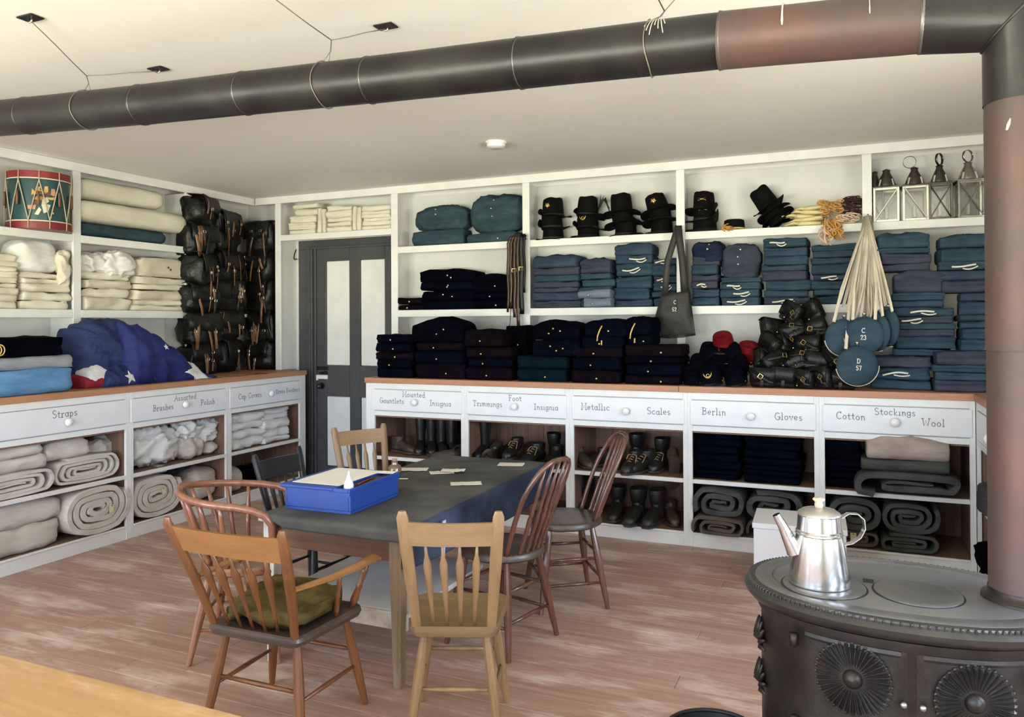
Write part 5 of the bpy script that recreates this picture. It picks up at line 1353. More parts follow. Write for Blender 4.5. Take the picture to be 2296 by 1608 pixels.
# ---- left shelves
XF1, XF3 = XU_-.01, XL_+.0
G = 'white linen on the left shelves'
def longroll(px0, px1, ytop, ybot, m_, label, front, r_flat=1.0, cat='linen', zb=None):
    zt = ztop_at('L', (px0+px1)/2, ytop, front); z0 = zb if zb is not None else ztop_at('L', (px0+px1)/2, ybot, front)
    y0, y1 = yl(px0, front, z0), yl(px1, front, z0); r = (zt-z0)/2; dep = .24
    mb = MB(); n = 26; pts = 18; vs_ = []; fs_ = []; sd_ = rg.uniform(0, 40)
    for i in range(n+1):
        u = i/n; e = min(u, 1-u); s = .72 if e == 0 else .93 if e < .05 else 1
        for k in range(pts):
            a = 2*PI*k/pts; q = Vector((u*4+sd_, math.cos(a), math.sin(a)))
            kk = noise.fractal(q, 1, 2, 3)
            vs_.append(((u-.5)*(y1-y0), math.copysign(abs(math.cos(a))**.7, math.cos(a))*dep/2*s+.01*kk, r+math.copysign(abs(math.sin(a))**.7, math.sin(a))*r*s+.010*kk*(1 if math.sin(a) > -.5 else 0)))
    for i in range(n):
        for k in range(pts): k2 = (k+1) % pts; fs_.append((i*pts+k, (i+1)*pts+k, (i+1)*pts+k2, i*pts+k2))
    fs_ += [tuple(range(pts)), tuple(n*pts+k for k in range(pts-1, -1, -1))]
    zmn = min(v[2] for v in vs_); vs_ = [(a, b, c-zmn) for a, b, c in vs_]
    o = MB().add(vs_, fs_).build('rolled_linen' if cat == 'linen' else 'folded_blanket', m_, None, loc=(front-dep/2, (y0+y1)/2, z0+.002), rot=(0, 0, PI/2), smooth=True)
    tag(o, label, cat, G); return o
ya = yl(186, XF1, 2.35)
longroll(187, 378, 508, 0, KTEAL, 'dark teal blanket under the cream bolts on the left top shelf', XF1, cat='blanket', zb=Z_S1[1])
zt_ = ztop_at('L', 282, 508, XF1)
longroll(186, 426, 462, 0, LINEN, 'thick cream bolt lying on the teal blanket on the left top shelf', XF1+.03, zb=zt_+.002)
zt2 = ztop_at('L', 306, 462, XF1+.03)
longroll(186, 372, 412, 0, LINEN, 'upper cream bolt under the rail of the left top shelf', XF1-.02, zb=min(zt2+.012, 2.60))
def wl(px0, px1, yt, n, where, m_=CREAM, zb=Z_S2[1], **k):
    k['wr'] = k.get('wr', .01)*1.7
    return stack('L', px0, px1, yt, zb, k.pop('front', XF1), n, m_, k.pop('name', 'folded_linen'), 'linen', k.pop('what', 'folded cream linen'), where, G, k.pop('depth', .26), k.pop('layers', 1), **k)
wl(-48, 46, 568, 9, 'of the pile at the left edge', wr=.006)
wl(50, 160, 612, 5, 'of the pile below the drum', [CREAM, LINEN], wr=.010)
crumple('cloth_bag', COTTON, 'L', 34, 142, 537, ztop_at('L', 100, 612, XF1)+.002, XF1, .24, 'plump white cotton bag on the linen pile below the drum', 'bag', G, .016, 5.0, p=.55)
crumple('cloth_bag', CREAM, 'L', 134, 166, 558, ztop_at('L', 100, 640, XF1), XF1+.03, .10, 'narrow twisted cream cloth against the post below the drum', 'linen', G, .02, 10)
wl(187, 300, 612, 4, 'of the pile under the two white bags', [CREAM, LINEN], wr=.012)
zt_ = ztop_at('L', 243, 612, XF1)
crumple('cloth_bag', COTTON, 'L', 186, 262, 562, zt_, XF1, .22, 'crumpled white bag at the left on the cream linen', 'bag', G, .03, 8)
crumple('cloth_bag', COTTON, 'L', 244, 314, 558, zt_-.03, XF1+.04, .18, 'crumpled white bag with gathered top in the middle', 'bag', G, .04, 9)
wl(304, 438, 622, 5, 'of the pile beside the black knapsacks', [CREAM, LINEN], wr=.012, front=XF1+.02)
wl(304, 442, 578, 1, 'with small brown stains beside the black knapsacks', CREAM, zb=ztop_at('L', 371, 622, XF1+.02), front=XF1+.03, what='bulky cream linen', dome_top=.25, wr=.012, depth=.28)
st_ = [o for o in bpy.data.objects if o.get('label', '').startswith('bulky cream linen')][0]
for (dx, dz) in ((-.02, .085), (.005, .068)): MB().lathe([(.010, 0), (.008, .002), (0, .0025)], 9, T(dx, -.153, dz) @ RX(PI/2)).build('stain', BROWNL, st_, smooth=True)
G = 'folded wool on the left counter'
zq = Z_TOP
xf = -4.93
stack('L', -70, 176, 830, zq, xf, 1, SKY, 'folded_blanket', 'blanket', 'bright blue folded blanket', 'on the left counter', G, .42, 1, wr=.010, rotj=1)
za = ztop_at('L', 60, 830, xf)
stack('L', -70, 178, 801, za, xf+.005, 1, LGREY, 'folded_blanket', 'blanket', 'light grey folded blanket', 'on the bright blue one', G, .42, 1, wr=.008, rotj=1)
zb_ = ztop_at('L', 60, 801, xf)
dk_ = stack('L', -70, 152, 757, zb_, xf-.02, 1, NAVY[0], 'folded_coat', 'coat', 'black folded coat', 'on the light grey blanket', G, .40, 2, wr=.010, rotj=1, tagged=True)[0]
dk_.children[0].rotation_euler = (0, 0, 0)
mb = MB()
for k in range(3): mb.tube([(-.17+.02*k+.03*math.sin(a), -.21, .05+.035*math.cos(a)) for a in [2*PI*i/12 for i in range(10)]], .004, 6)
mb.build('gold_cord', YELLOWC, dk_, smooth=True)['kind'] = 'stuff'

# ---- canvas in the left base cabinets
G = 'canvas goods in the left cabinets'
ZU, ZLw = .4745, .1015
xf = XL_-.03
roll('canvas_roll', CANVAS, 'L', -60, 122, 1062, ZU, xf, .45, 'pale canvas bundle, lowest of three under the Straps drawer', 'canvas', G, 3.2, gapf=.985)
zr = ztop_at('L', 30, 1062, xf)
stack('L', -60, 114, 1030, zr, xf, 1, CANVAS, 'canvas_roll', 'canvas', 'pale canvas bundle, middle of three', 'under the Straps drawer', G, .45, 1, wr=.012, dome_top=.2, rotj=1)
zr = ztop_at('L', 30, 1030, xf)
stack('L', -60, 104, 1000, zr, xf, 1, CANVAS, 'canvas_roll', 'canvas', 'pale canvas bundle, uppermost of three', 'under the Straps drawer', G, .45, 1, wr=.010, dome_top=.2, rotj=1)
roll('canvas_roll', CANVAS, 'L', 122, 268, 1022, ZU, xf-.02, .45, 'rolled canvas with loose layers beside the cabinet post', 'canvas', G, 4.2, gapf=.985)
stack('L', 108, 210, 988, ztop_at('L', 195, 1022, xf-.02), xf-.02, 1, CANVAS, 'canvas_roll', 'canvas', 'smooth canvas bundle', 'lying on the loose rolled canvas', G, .4, 1, wr=.008, dome_top=.3, rotj=1)
crumple('canvas_bag', CANVAS, 'L', 205, 276, 978, ztop_at('L', 240, 1022, xf-.1), xf-.12, .3, 'crumpled canvas tucked behind the cabinet post', 'canvas', G, .03, 7)
crumple('canvas_bag', COTTON, 'L', 297, 420, 955, ZU, xf, .4, 'tied canvas bag with gathered neck under the Brushes drawer', 'bag', G, .055, 7.5)
crumple('canvas_bag', CANVAS, 'L', 408, 470, 975, ZU, xf-.02, .3, 'lumpy canvas bag beside the tied bag', 'bag', G, .03, 6)
crumple('canvas_bag', COTTON, 'L', 404, 446, 940, ztop_at('L', 440, 985, xf-.02), xf-.03, .2, 'small white crumpled cloth on the lumpy bag', 'canvas', G, .04, 10)
crumple('canvas_bag', COTTON, 'L', 436, 500, 935, ztop_at('L', 440, 1000, xf-.02), xf-.05, .24, 'white cloth with hanging corner under the Polish drawer', 'canvas', G, .05, 9)
crumple('canvas_bag', CANVAS, 'L', 466, 502, 985, ZU, xf-.04, .3, 'canvas bundle against the cabinet post', 'canvas', G, .02, 6)
stack('L', 519, 596, 925, ZU, xf-.02, 4, COTTON, 'folded_sheet', 'linen', 'rumpled white sheet', 'of the left Cap Covers pile', G, .4, 1, wr=.022, jit=.03)
stack('L', 590, 654, 915, ZU, xf-.02, 5, COTTON, 'folded_sheet', 'linen', 'rumpled white sheet', 'of the right Cap Covers pile', G, .4, 1, wr=.022, jit=.03)
stack('L', -60, 146, 1185, ZLw, xf+.0, 1, CANVAS, 'canvas_roll', 'canvas', 'thick folded canvas', 'on the bottom shelf at the left edge', G, .5, 1, wr=.015, rotj=1)
stack('L', -60, 150, 1128, ztop_at('L', 40, 1185, xf), xf, 1, CANVAS, 'canvas_roll', 'canvas', 'large rumpled canvas', 'lying on the thick folded one', G, .5, 1, wr=.02, dome_top=.2, rotj=1)
TAGC = mat('cream_card_tag', (.68, .62, .40), .7)
def tagcard(o, x, y_, z, rot=0.0):
    mb = MB(); mb.prism([(-.018, 0), (.018, 0), (.018, -.055), (-.018, -.055)], .0015, T(x, y_, z) @ RY(rot) @ RX(PI/2)); c = mb.build('paper_tag', TAGC, o)
    MB().lathe([(.004, 0), (.004, .002)], 8, T(x, y_-.0016, z-.008) @ RX(PI/2)).build('eyelet', BROWNL, c)
o = roll('canvas_roll', CANVAS, 'L', 150, 294, 1092, ZLw, xf+.04, .46, 'rolled canvas with paper tag beside the post', 'canvas', G, 4.0, tagcard=True, gapf=.985); tagcard(o, .08, -.245, .19, .05)
o = roll('canvas_roll', CANVAS, 'L', 297, 410, 1068, ZLw, xf+.02, .46, 'rolled canvas with tilted paper tag and spiral end', 'canvas', G, 4.0, tagcard=True, gapf=.985); tagcard(o, .03, -.245, .22, -.25)
stack('L', 300, 384, 1052, ztop_at('L', 352, 1068, xf+.02), xf-.02, 1, CANVAS, 'canvas_roll', 'canvas', 'small folded canvas with button', 'on the spiral canvas roll', G, .3, 2, wr=.012, rotj=1)
crumple('canvas_bag', CANVAS, 'L', 430, 500, 1048, ZLw, xf-.02, .4, 'smooth canvas bundle seen through the captains chair', 'canvas', G, .014, 5, p=.6)
crumple('canvas_bag', GREYW, 'L', 400, 448, 1036, ZLw, xf-.16, .3, 'dark grey bundle behind the spiral canvas roll', 'bundle', G, .03, 7)
crumple('canvas_bag', CANVAS, 'L', 512, 555, 1048, ZLw, xf-.02, .4, 'smooth canvas bundle beside the black chair', 'canvas', G, .014, 5, p=.6)
crumple('dark_bundle', BLACKW, 'L', 560, 640, 1040, ZLw, xf-.12, .3, 'black bundle deep under the Cap Covers drawer', 'bundle', G, .03, 7)

# ---- blankets in the back base cabinets
G = 'wool in the back cabinets'
yf = YL_+.03
stack('B', 1556, 1662, 968, ZU, yf+.02, 7, NAVY[1], 'folded_coat', 'coat', 'navy coat', 'of the left Berlin drawer pile', G, .4, 1, buttons=0, wr=.004, ztop=.80)
stack('B', 1664, 1798, 972, ZU, yf-.01, 7, NAVY[1], 'folded_coat', 'coat', 'folded navy coat', 'of the right pile under Gloves', G, .4, 1, wr=.004, ztop=.79)
roll('blanket_roll', BROWNW, 'B', 1549, 1668, 1160, ZLw, yf-.07, .5, 'brown-grey rolled blanket on the bottom shelf, spiral end forward', 'blanket', G, 2.5)
roll('blanket_roll', GREYW, 'B', 1552, 1668, 1094, ztop_at('B', 1610, 1160, yf-.07), yf-.05, .5, 'charcoal rolled blanket lying on the brown-grey one', 'blanket', G, 2.5)
roll('blanket_roll', GREYW, 'B', 1672, 1802, 1168, ZLw, yf+.0, .5, 'charcoal rolled blanket behind the white box', 'blanket', G, 2.5)
roll('blanket_roll', GREYW, 'B', 1672, 1800, 1100, ztop_at('B', 1738, 1168, yf), yf, .5, 'charcoal folded blanket above the white box', 'blanket', G, 2.2)
stack('B', 1852, 1938, 990, ZU, yf+.03, 6, [NAVY[0], NAVY[1]], 'folded_coat', 'coat', 'folded dark navy cloth', 'left of the tan blanket', G, .38, 1, wr=.006, ztop=.79)
roll('blanket_roll', GREYW, 'B', 1915, 2156, 1062, ZU-.012, yf-.12, .5, 'thick charcoal blanket folded over the cabinet shelf edge', 'blanket', G, 1.6)
zg = ztop_at('B', 2035, 1062, yf-.12)
stack('B', 1922, 2142, 1034, zg, yf-.10, 1, GREYW, 'folded_blanket', 'blanket', 'charcoal folded blanket', 'between the tan one and the thick one', G, .5, 1, wr=.006, rotj=1)
stack('B', 1940, 2136, 986, ztop_at('B', 2032, 1034, yf-.10), yf-.09, 1, TANW, 'folded_blanket', 'blanket', 'tan folded blanket', 'on the charcoal blankets', G, .5, 1, wr=.008, dome_top=.2, rotj=1)
roll('blanket_roll', GREYW, 'B', 1975, 2106, 1198, ZLw, yf, .5, 'flat charcoal rolled blanket at the bottom right', 'blanket', G, 2.2)
roll('blanket_roll', GREYW, 'B', 1978, 2110, 1130, ztop_at('B', 2040, 1198, yf), yf-.01, .5, 'charcoal rolled blanket with oval spiral end at the right', 'blanket', G, 3.0)
o = roll('blanket_roll', BROWNW, 'B', 1858, 1970, 1190, ZLw, yf+.02, .5, 'dark rolled blanket with a white tag behind the coffee pot', 'blanket', G, 2.2, tagcard=True); tagcard(o, .0, -.255, .09)
roll('blanket_roll', GREYW, 'B', 1856, 1976, 1115, ztop_at('B', 1915, 1190, yf+.02), yf, .5, 'charcoal rolled blanket behind the coffee pot handle', 'blanket', G, 2.4)
# right return: cloth hanging out of the cabinet
crumple('grey_cloth', GREYW, 'R', 0, 10, 0, .475, .745, .3, '', None, ztop=.70) if False else None
# ------------------------------------------------------------------ hats
HAT = mat('black_felt', (.0014, .0013, .0013), .85, col2=(.003, .0028, .0026), scale=12, bump=.2, bscale=80, spec=.12)
HATBAND = mat('grey_hatband', (.012, .0115, .011), .7)
GOLD = mat('gold_insignia', (.80, .56, .20), .3, 1.0, col2=(.62, .42, .14), scale=30)
FEATHER = mat('black_feather', (.006, .006, .007), .6)
def horn(mb, s, M):
    pts = [(-.9, .35), (-.75, -.05), (-.45, -.4), (-.05, -.62), (.35, -.55), (.62, -.2), (.78, .25), (.86, .62)]
    mb.tube([M @ Vector((x*s, y_*s, .003)) for x, y_ in pts], [s*.26, s*.20, s*.13, s*.11, s*.10, s*.09, s*.07, s*.06], 8, flat=.5)
    mb.tube([M @ Vector((.05*s+.32*s*math.cos(a), -.05*s+.32*s*math.sin(a), .004)) for a in [2*PI*i/14 for i in range(15)]], s*.09, 6)
def sabers(mb, s, M):
    for sg in (-1, 1):
        mb.tube([M @ Vector((-sg*s, -.30*s, .003)), M @ Vector((0, .06*s, .005)), M @ Vector((sg*s, .34*s, .003))], [s*.10, s*.08, s*.04], 6)
        mb.tube([M @ Vector((-sg*s*.78, -.42*s, .004)), M @ Vector((-sg*s*.98, -.10*s, .004))], s*.07, 6)
def eagle(mb, s, M):
    mb.lathe([(s*.55, 0), (s*.5, .003), (0, .004)], 16, M, sx=.8)
    for sg in (-1, 1):
        for k in range(4): mb.tube([M @ Vector((sg*.12*s, .1*s, .004)), M @ Vector((sg*(.45+.12*k)*s, (.75-.32*k)*s, .005))], [s*.14, s*.05], 6)
    mb.tube([M @ Vector((0, -.9*s, .004)), M @ Vector((0, .2*s, .007)), M @ Vector((.1*s, .75*s, .005))], [s*.2, s*.25, s*.09], 8)
def hat(label, loc, rotz=0.0, tilt=(0, 0), r=.092, ch=.165, brim=.070, up=None, insignia=None, plume=False, dent=0.0, band=True, G='black dress hats'):
    t = thing('dress_hat', label, 'hat', loc, 0, G); t.rotation_euler = (tilt[0], tilt[1], rotz)
    mb = MB(); n = 30; prof = [(r*1.06, .004), (r*1.04, .02), (r*1.0, ch*.5), (r*.95, ch*.82), (r*.90, ch*.95), (r*.78, ch), (r*.3, ch*(1-dent)), (.001, ch*(1-dent))]
    vs_ = []; fs_ = []; sd_ = rg.uniform(0, 50)
    for (rr, z) in prof:
        for k in range(n):
            a = 2*PI*k/n; q = noise.noise(Vector((math.cos(a)*1.4+sd_, math.sin(a)*1.4, z*8)))
            vs_.append((rr*(1+.05*q)*math.cos(a)*.93, rr*(1+.05*q)*math.sin(a)*1.08, z+.010*q*(z/ch)))
    for i in range(len(prof)-1):
        for k in range(n): k2 = (k+1) % n; fs_.append((i*n+k, i*n+k2, (i+1)*n+k2, (i+1)*n+k))
    mb.add(vs_, fs_); mb.build('crown', HAT, t, smooth=True, angle=R_(50))
    mb = MB(); vs_ = []; fs_ = []; m_ = 40
    for th in (0, .004):
        for j, f in enumerate((0, .35, .7, 1.0)):
            for k in range(m_):
                a = 2*PI*k/m_; rr = r*1.03+brim*f
                z = (.016*math.cos(2*a+sd_)+.010*math.sin(3*a+sd_))*f
                rr2 = rr
                if up is not None:
                    c = math.cos(a-up); lift = max(0, c)**2
                    z += brim*1.0*lift*f*1.1; rr2 = r*1.03+brim*f*(1-.75*lift)
                vs_.append((rr2*math.cos(a)*.93, rr2*math.sin(a)*1.08, z+th))
    L_ = 4*m_
    for j in range(3):
        for k in range(m_):
            k2 = (k+1) % m_
            fs_.append((j*m_+k, j*m_+k2, (j+1)*m_+k2, (j+1)*m_+k)); fs_.append((L_+j*m_+k, L_+(j+1)*m_+k, L_+(j+1)*m_+k2, L_+j*m_+k2))
    for k in range(m_): k2 = (k+1) % m_; fs_.append((3*m_+k, 3*m_+k2, L_+3*m_+k2, L_+3*m_+k))
    mb.add(vs_, fs_); mb.build('brim', HAT, t, smooth=True, angle=R_(50))
    if band:
        mb = MB(); mb.lathe([(r*1.07, .006), (r*1.07, .024)], 30, SC(.93, 1.08, 1), cap=False); b_ = mb.build('hatband', HATBAND, t, smooth=True)
        s_ = b_.modifiers.new('thickness', 'SOLIDIFY'); s_.thickness = .002
    if insignia:
        mb = MB(); M_ = T(0, -r*1.085, ch*.55) @ RX(PI/2)
        {'horn': horn, 'sabers': sabers, 'eagle': eagle}[insignia](mb, .032, M_); mb.build('insignia', GOLD, t, smooth=True)
    if plume:
        mb = MB()
        for k in range(5):
            a = .5+.35*k
            mb.tube([(r*.9, .01, ch*.3), (r*1.15+.01*k, .0, ch*.7+.01*k), (r*1.2+.028*k, -.01, ch*1.15-.022*k*k*.6)], [.004, .012, .002], 6, flat=.4)
        mb.build('plume', FEATHER, t, smooth=True)['kind'] = 'stuff'
    return t
zh = Z_S1[1]
yh = YU_+.125
def hx(px, z=2.45): return xb(px, yh, z)
def hatstack(px, items, where):
    z = zh+.001
    for i, (dx, dz, kw) in enumerate(items):
        lab = kw.pop('label')+' '+where
        hat(lab, (hx(px)+dx, yh+kw.pop('dy', 0), z), **kw); z += dz
hatstack(1240, [(0, .095, dict(label='black hat, bottom', up=None, dent=.05)), (-.008, .10, dict(label='black hat, middle', up=PI, tilt=(0, R_(-3)))), (.004, .1, dict(label='black hat with gold eagle badge', up=PI, insignia='eagle', tilt=(0, R_(-2)), rotz=R_(-8)))], 'in the first hat stack')
hatstack(1318, [(0.005, .075, dict(label='black hat, bottom', dent=.05)), (-.002, .11, dict(label='black hat with gold bugle horn', up=PI, insignia='horn', rotz=R_(-6))), (-.004, .1, dict(label='black hat with dark plume', plume=True, tilt=(0, R_(4)), up=PI))], 'in the second hat stack')
hatstack(1398, [(.02, .10, dict(label='black hat, bottom', ch=.155)), (.0, .09, dict(label='black slouch hat, middle', ch=.14, brim=.075, tilt=(0, R_(-8)))), (-.012, .1, dict(label='black slouch hat with creased crown', ch=.16, brim=.075, dent=.12, tilt=(0, R_(-4))))], 'in the third hat stack')
hatstack(1480, [(.012, .105, dict(label='black hat, bottom', ch=.15)), (.006, .085, dict(label='black hat, middle', ch=.14, brim=.07, tilt=(0, R_(-8)))), (-.010, .1, dict(label='black tilted hat with small badge and feather tip', ch=.14, brim=.07, tilt=(0, R_(-16)), insignia='eagle', plume=False))], 'in the fourth hat stack')
hatstack(1580, [(0, .085, dict(label='black hat with gold cord, bottom', up=None, r=.095)), (0, .085, dict(label='black hat with lower crossed sabers, middle', insignia='sabers', r=.09, up=0)), (-.004, .1, dict(label='black hat with upper crossed sabers', insignia='sabers', r=.088, ch=.15, up=0))], 'in the crossed-saber stack')
# a nested row of hats lying on their sides, crowns to the upper left
base = Vector((xb(1745, yh, 2.4), yh, zh+.075)); ax = Vector((-math.sin(R_(33)), 0, math.cos(R_(33))))
for i in range(4):
    p = base+ax*(-.035+.05*i)
    hat(['black hat, lowest of the leaning nested row', 'black hat, second of the leaning nested row', 'black hat, third of the leaning nested row', 'tall black hat heading the leaning nested row'][i], tuple(p), tilt=(0, R_(-33)), r=.085, ch=.165 if i == 3 else .12, brim=.058, band=False)
cpz = thing('pillbox_cap', 'flat black cap lying before the leaning hats', 'cap', (xb(1648, yh, 2.35), yh-.05, zh+.001), 0)
MB().lathe([(.080, 0), (.078, .05), (.074, .075), (.06, .082), (0, .082)], 28).build('crown', HAT, cpz, smooth=True, angle=R_(50))
mb = MB(); mb.lathe([(.082, .004), (.082, .016)], 28, cap=False); bb_ = mb.build('gold_band', YELLOWC, cpz, smooth=True); bb_.modifiers.new('thickness', 'SOLIDIFY').thickness = .002

# yellow gloves, orange cords and tassels at the right of the hat shelf
GLOVE = cloth('pale_yellow_leather', (.56, .47, .22), (.70, .62, .36), .6, scale=8)
def glove(loc, rz, label, tl=0.0):
    t = thing('glove', label, 'glove', loc, 0, 'pale yellow gloves on the top shelf'); t.rotation_euler = (tl, R_(rg.uniform(-8, 8)), rz); t.scale = (1.25, 1.25, 1.45)
    mb = MB(); mb.tube([(.10, 0, .012), (.05, 0, .013), (0, 0, .013), (-.03, 0, .012)], [.042, .036, .040, .036], 12, flat=.34, up=(0, 0, 1)); mb.build('cuff_and_palm', GLOVE, t, smooth=True)
    for k in range(4):
        y0 = -.027+.018*k; ln = (.06, .075, .07, .055)[k]
        mb = MB(); mb.tube([(-.02, y0, .012), (-.05, y0*1.1, .015), (-.03-ln, y0*1.25, .006)], [.011, .0105, .006], 8, flat=.7, up=(0, 0, 1)); mb.build('finger', GLOVE, t, smooth=True)
    mb = MB(); mb.tube([(.01, .030, .012), (-.015, .052, .014), (-.045, .060, .008)], [.013, .012, .006], 8, flat=.7, up=(0, 0, 1)); mb.build('thumb', GLOVE, t, smooth=True)
for i, (px, dz, rz, w_) in enumerate(((1800, 0.0, 4, 'lowest'), (1806, .030, -9, 'second'), (1792, .058, 12, 'third'), (1808, .088, -6, 'fourth'), (1816, .118, -18, 'topmost'))):
    glove((xb(px, yh-.06, 2.35), yh-.07+.012*i, zh+.002+dz), R_(rz), 'pale yellow leather glove, %s of the glove pile' % (w_+(' from the bottom' if w_ not in ('lowest', 'topmost') else '')))
ORANGE = mat('orange_cord', (.46, .21, .045), .75, col2=(.58, .31, .10), scale=30)
PINK = mat('faded_pink_cord', (.58, .40, .30), .8, col2=(.66, .52, .42), scale=30)
MAROON = mat('maroon_cord', (.026, .006, .008), .85, col2=(.05, .014, .014), scale=30)
def cords(name, m_, px, pyc, w, h, label, n=26, hang=0.0, seed=0, front=yh-.10, cat='cord'):
    """a heap of looped cord: one thing, its loops too fine to count"""
    r_ = random.Random(seed); c = at(px, pyc, Y=front); t = thing(name, label, cat, (c.x, c.y, max(zh, c.z-h/2) if hang == 0 else c.z))
    mb = MB()
    for k in range(n):
        x0 = r_.uniform(-w/2, w/2); pts = []; a0 = r_.uniform(0, 6); rr = r_.uniform(.016, .034)
        for i in range(9):
            f = i/8
            pts.append((x0+rr*math.cos(a0+f*5)+.008*math.sin(9*f+k), -.02+.045*math.sin(k*1.7)+rr*.4*math.sin(a0+f*5)-(.03 if hang and f > .5 else 0), (h*.9*abs(math.sin(k*.77)) if not hang else h*.5-(h+hang)*f)+rr*.6*math.sin(a0+f*4.3)+.006))
        zfl = .004 if not hang else -9
        mb.tube([(a, b, max(c_, zfl)) for a, b, c_ in pts], r_.uniform(.0035, .0055), 5)
    mb.build('loops', m_, t, smooth=True)['kind'] = 'stuff'
    return t
cords('cord_heap', ORANGE, 1865, 470, .13, .11, 'heap of orange worsted cords on the top shelf', 34, seed=1)
cords('tassel_cord', ORANGE, 1868, 505, .09, .06, 'orange tassels hanging over the shelf edge', 30, hang=.07, seed=2, front=YU_-.02)
cords('tassel_cord', PINK, 1852, 520, .05, .04, 'faded pink tassel hanging beside the orange tassels', 16, hang=.07, seed=3, front=YU_-.03)
cords('cord_heap', MAROON, 1908, 465, .10, .13, 'heap of dark maroon tassels against the post', 46, seed=4, front=yh-.04)
cords('cord_heap', PINK, 1900, 500, .12, .05, 'faded pink cords in front of the maroon tassels', 26, seed=5, front=yh-.13)
# hats' loose gold cord end over the shelf edge
cords('tassel_cord', ORANGE, 1634, 512, .03, .02, 'small gold fringe hanging over the hat shelf', 10, hang=.015, seed=6, front=YU_-.012)

# ------------------------------------------------------------------ lanterns
TINL = mat('aged_tin', (.50, .49, .45), .30, metal=1.0, col2=(.30, .29, .26), scale=9, rvar=.12)
TIND = mat('dark_tin', (.16, .15, .13), .35, metal=1.0, col2=(.09, .085, .075), scale=9, rvar=.1)
TINW = mat('pale_tin', (.74, .72, .64), .42, metal=.6, col2=(.60, .57, .50), scale=9)
LGLASS = bpy.data.materials.new('lantern_glass'); LGLASS.use_nodes = True
_n, _l = LGLASS.node_tree.nodes, LGLASS.node_tree.links; _n.clear()
_o = _n.new('ShaderNodeOutputMaterial'); _t = _n.new('ShaderNodeBsdfTransparent'); _g = _n.new('ShaderNodeBsdfGlossy'); _x = _n.new('ShaderNodeMixShader')
_t.inputs[0].default_value = (.92, .94, .93, 1); _g.inputs['Roughness'].default_value = .04; _x.inputs[0].default_value = 0.14
_l.new(_t.outputs[0], _x.inputs[1]); _l.new(_g.outputs[0], _x.inputs[2]); _l.new(_x.outputs[0], _o.inputs[0])
CANDLE = mat('tallow_candle', (.72, .66, .50), .5)
def lantern(px, ybot, label, w=.165, h=.25, rz=0.0, front=YU_+.02, frame=TINL, top=TIND, ring=True, ringtilt=0.0, bars='x', back=0.0, ringdx=0.0):
    y0 = front+w/2+back; x0 = xb(px, y0, 2.4)
    t = thing('candle_lantern', label, 'lantern', (x0, y0, zh+.001), rz, 'tin candle lanterns')
    e = w/2; b = .016
    mb = MB()
    for sx in (-1, 1):
        for sy in (-1, 1): mb.box(sx*(e-b/2)-b/2, sx*(e-b/2)+b/2, sy*(e-b/2)-b/2, sy*(e-b/2)+b/2, 0, h, .002)
    for zz in (0, h-b):
        for s in (-1, 1):
            mb.box(-e+b, e-b, s*(e-b/2)-b/2, s*(e-b/2)+b/2, zz, zz+b, .002); mb.box(s*(e-b/2)-b/2, s*(e-b/2)+b/2, -e+b, e-b, zz, zz+b, .002)
    mb.build('frame', frame, t)
    MB().box(-e+b, e-b, -e+b, e-b, .002, .008).build('base', frame, t)
    for s in (-1, 1):
        MB().box(-e+b, e-b, s*(e-b*.6)-.001, s*(e-b*.6)+.001, b, h-b).build('pane', LGLASS, t)
        MB().box(s*(e-b*.6)-.001, s*(e-b*.6)+.001, -e+b, e-b, b, h-b).build('pane', LGLASS, t)
    mb = MB(); yb_ = -e-.002
    if bars in ('x', '/'): mb.tube([(-e+b*.7, yb_, b*.7), (e-b*.7, yb_, h-b*.7)], .0035, 6)
    if bars in ('x', '\\'): mb.tube([(-e+b*.7, yb_-.004, h-b*.7), (e-b*.7, yb_-.004, b*.7)], .0035 if bars == 'x' else .007, 6)
    mb.build('guard_wires', frame, t)
    ol = [(-e-.006, -e-.006), (e+.006, -e-.006), (e+.006, e+.006), (-e-.006, e+.006)]
    mb = MB(); loft(mb, ol, [(1, h), (1, h+.006), (.75, h+.016)]); mb.build('top_plate', top, t)
    mb = MB(); mb.lathe([(e*.74, h+.012), (e*.74, h+.03), (e*.55, h+.075), (e*.30, h+.115), (e*.28, h+.13), (e*.36, h+.133), (e*.1, h+.145), (0, h+.146)], 18); mb.build('chimney', top, t, smooth=True, angle=R_(40))
    for k in range(4):
        a = PI/4+k*PI/2; MB().tube([(e*.78*math.cos(a), e*.78*math.sin(a), h+.018), (e*.60*math.cos(a), e*.60*math.sin(a), h+.066)], .008, 6, flat=.4).build('vent_fin', TINW, t)
    if ring:
        rr = .042; c = Vector((ringdx, 0, h+.145+rr*.9)); pts = []; nn = []
        for i in range(25):
            a = 2*PI*i/24; dirv = Vector((math.cos(a)*math.cos(ringtilt), math.cos(a)*math.sin(ringtilt), math.sin(a))); pts.append(c+dirv*rr); nn.append(dirv)
        mb = MB(); mb.ribbon(pts, .016, .002, nn); mb.build('carrying_ring', top, t, smooth=True)
    mb = MB(); mb.lathe([(.011, .008), (.011, .11), (.008, .115), (0, .116)], 12); mb.build('candle', CANDLE, t, smooth=True)
    MB().lathe([(.03, .008), (.03, .011), (.013, .012), (.013, .03), (.012, .03)], 14, cap=False).build('candle_socket', top, t, smooth=True)
    return t
lantern(1988, 490, 'pale tin candle lantern nearest the canteen straps', frame=TINW, bars='/', rz=R_(-4), w=.17, h=.245, ring=False)
lantern(1962, 490, 'dark tin lantern half behind the post', frame=TIND, top=TIND, bars='x', back=.09, w=.12, h=.25, ring=False, front=YU_+.03)
lantern(2051, 490, 'pale tin candle lantern with bold diagonal guard', frame=TINW, bars='\\', w=.165, h=.245, ringdx=-.03)
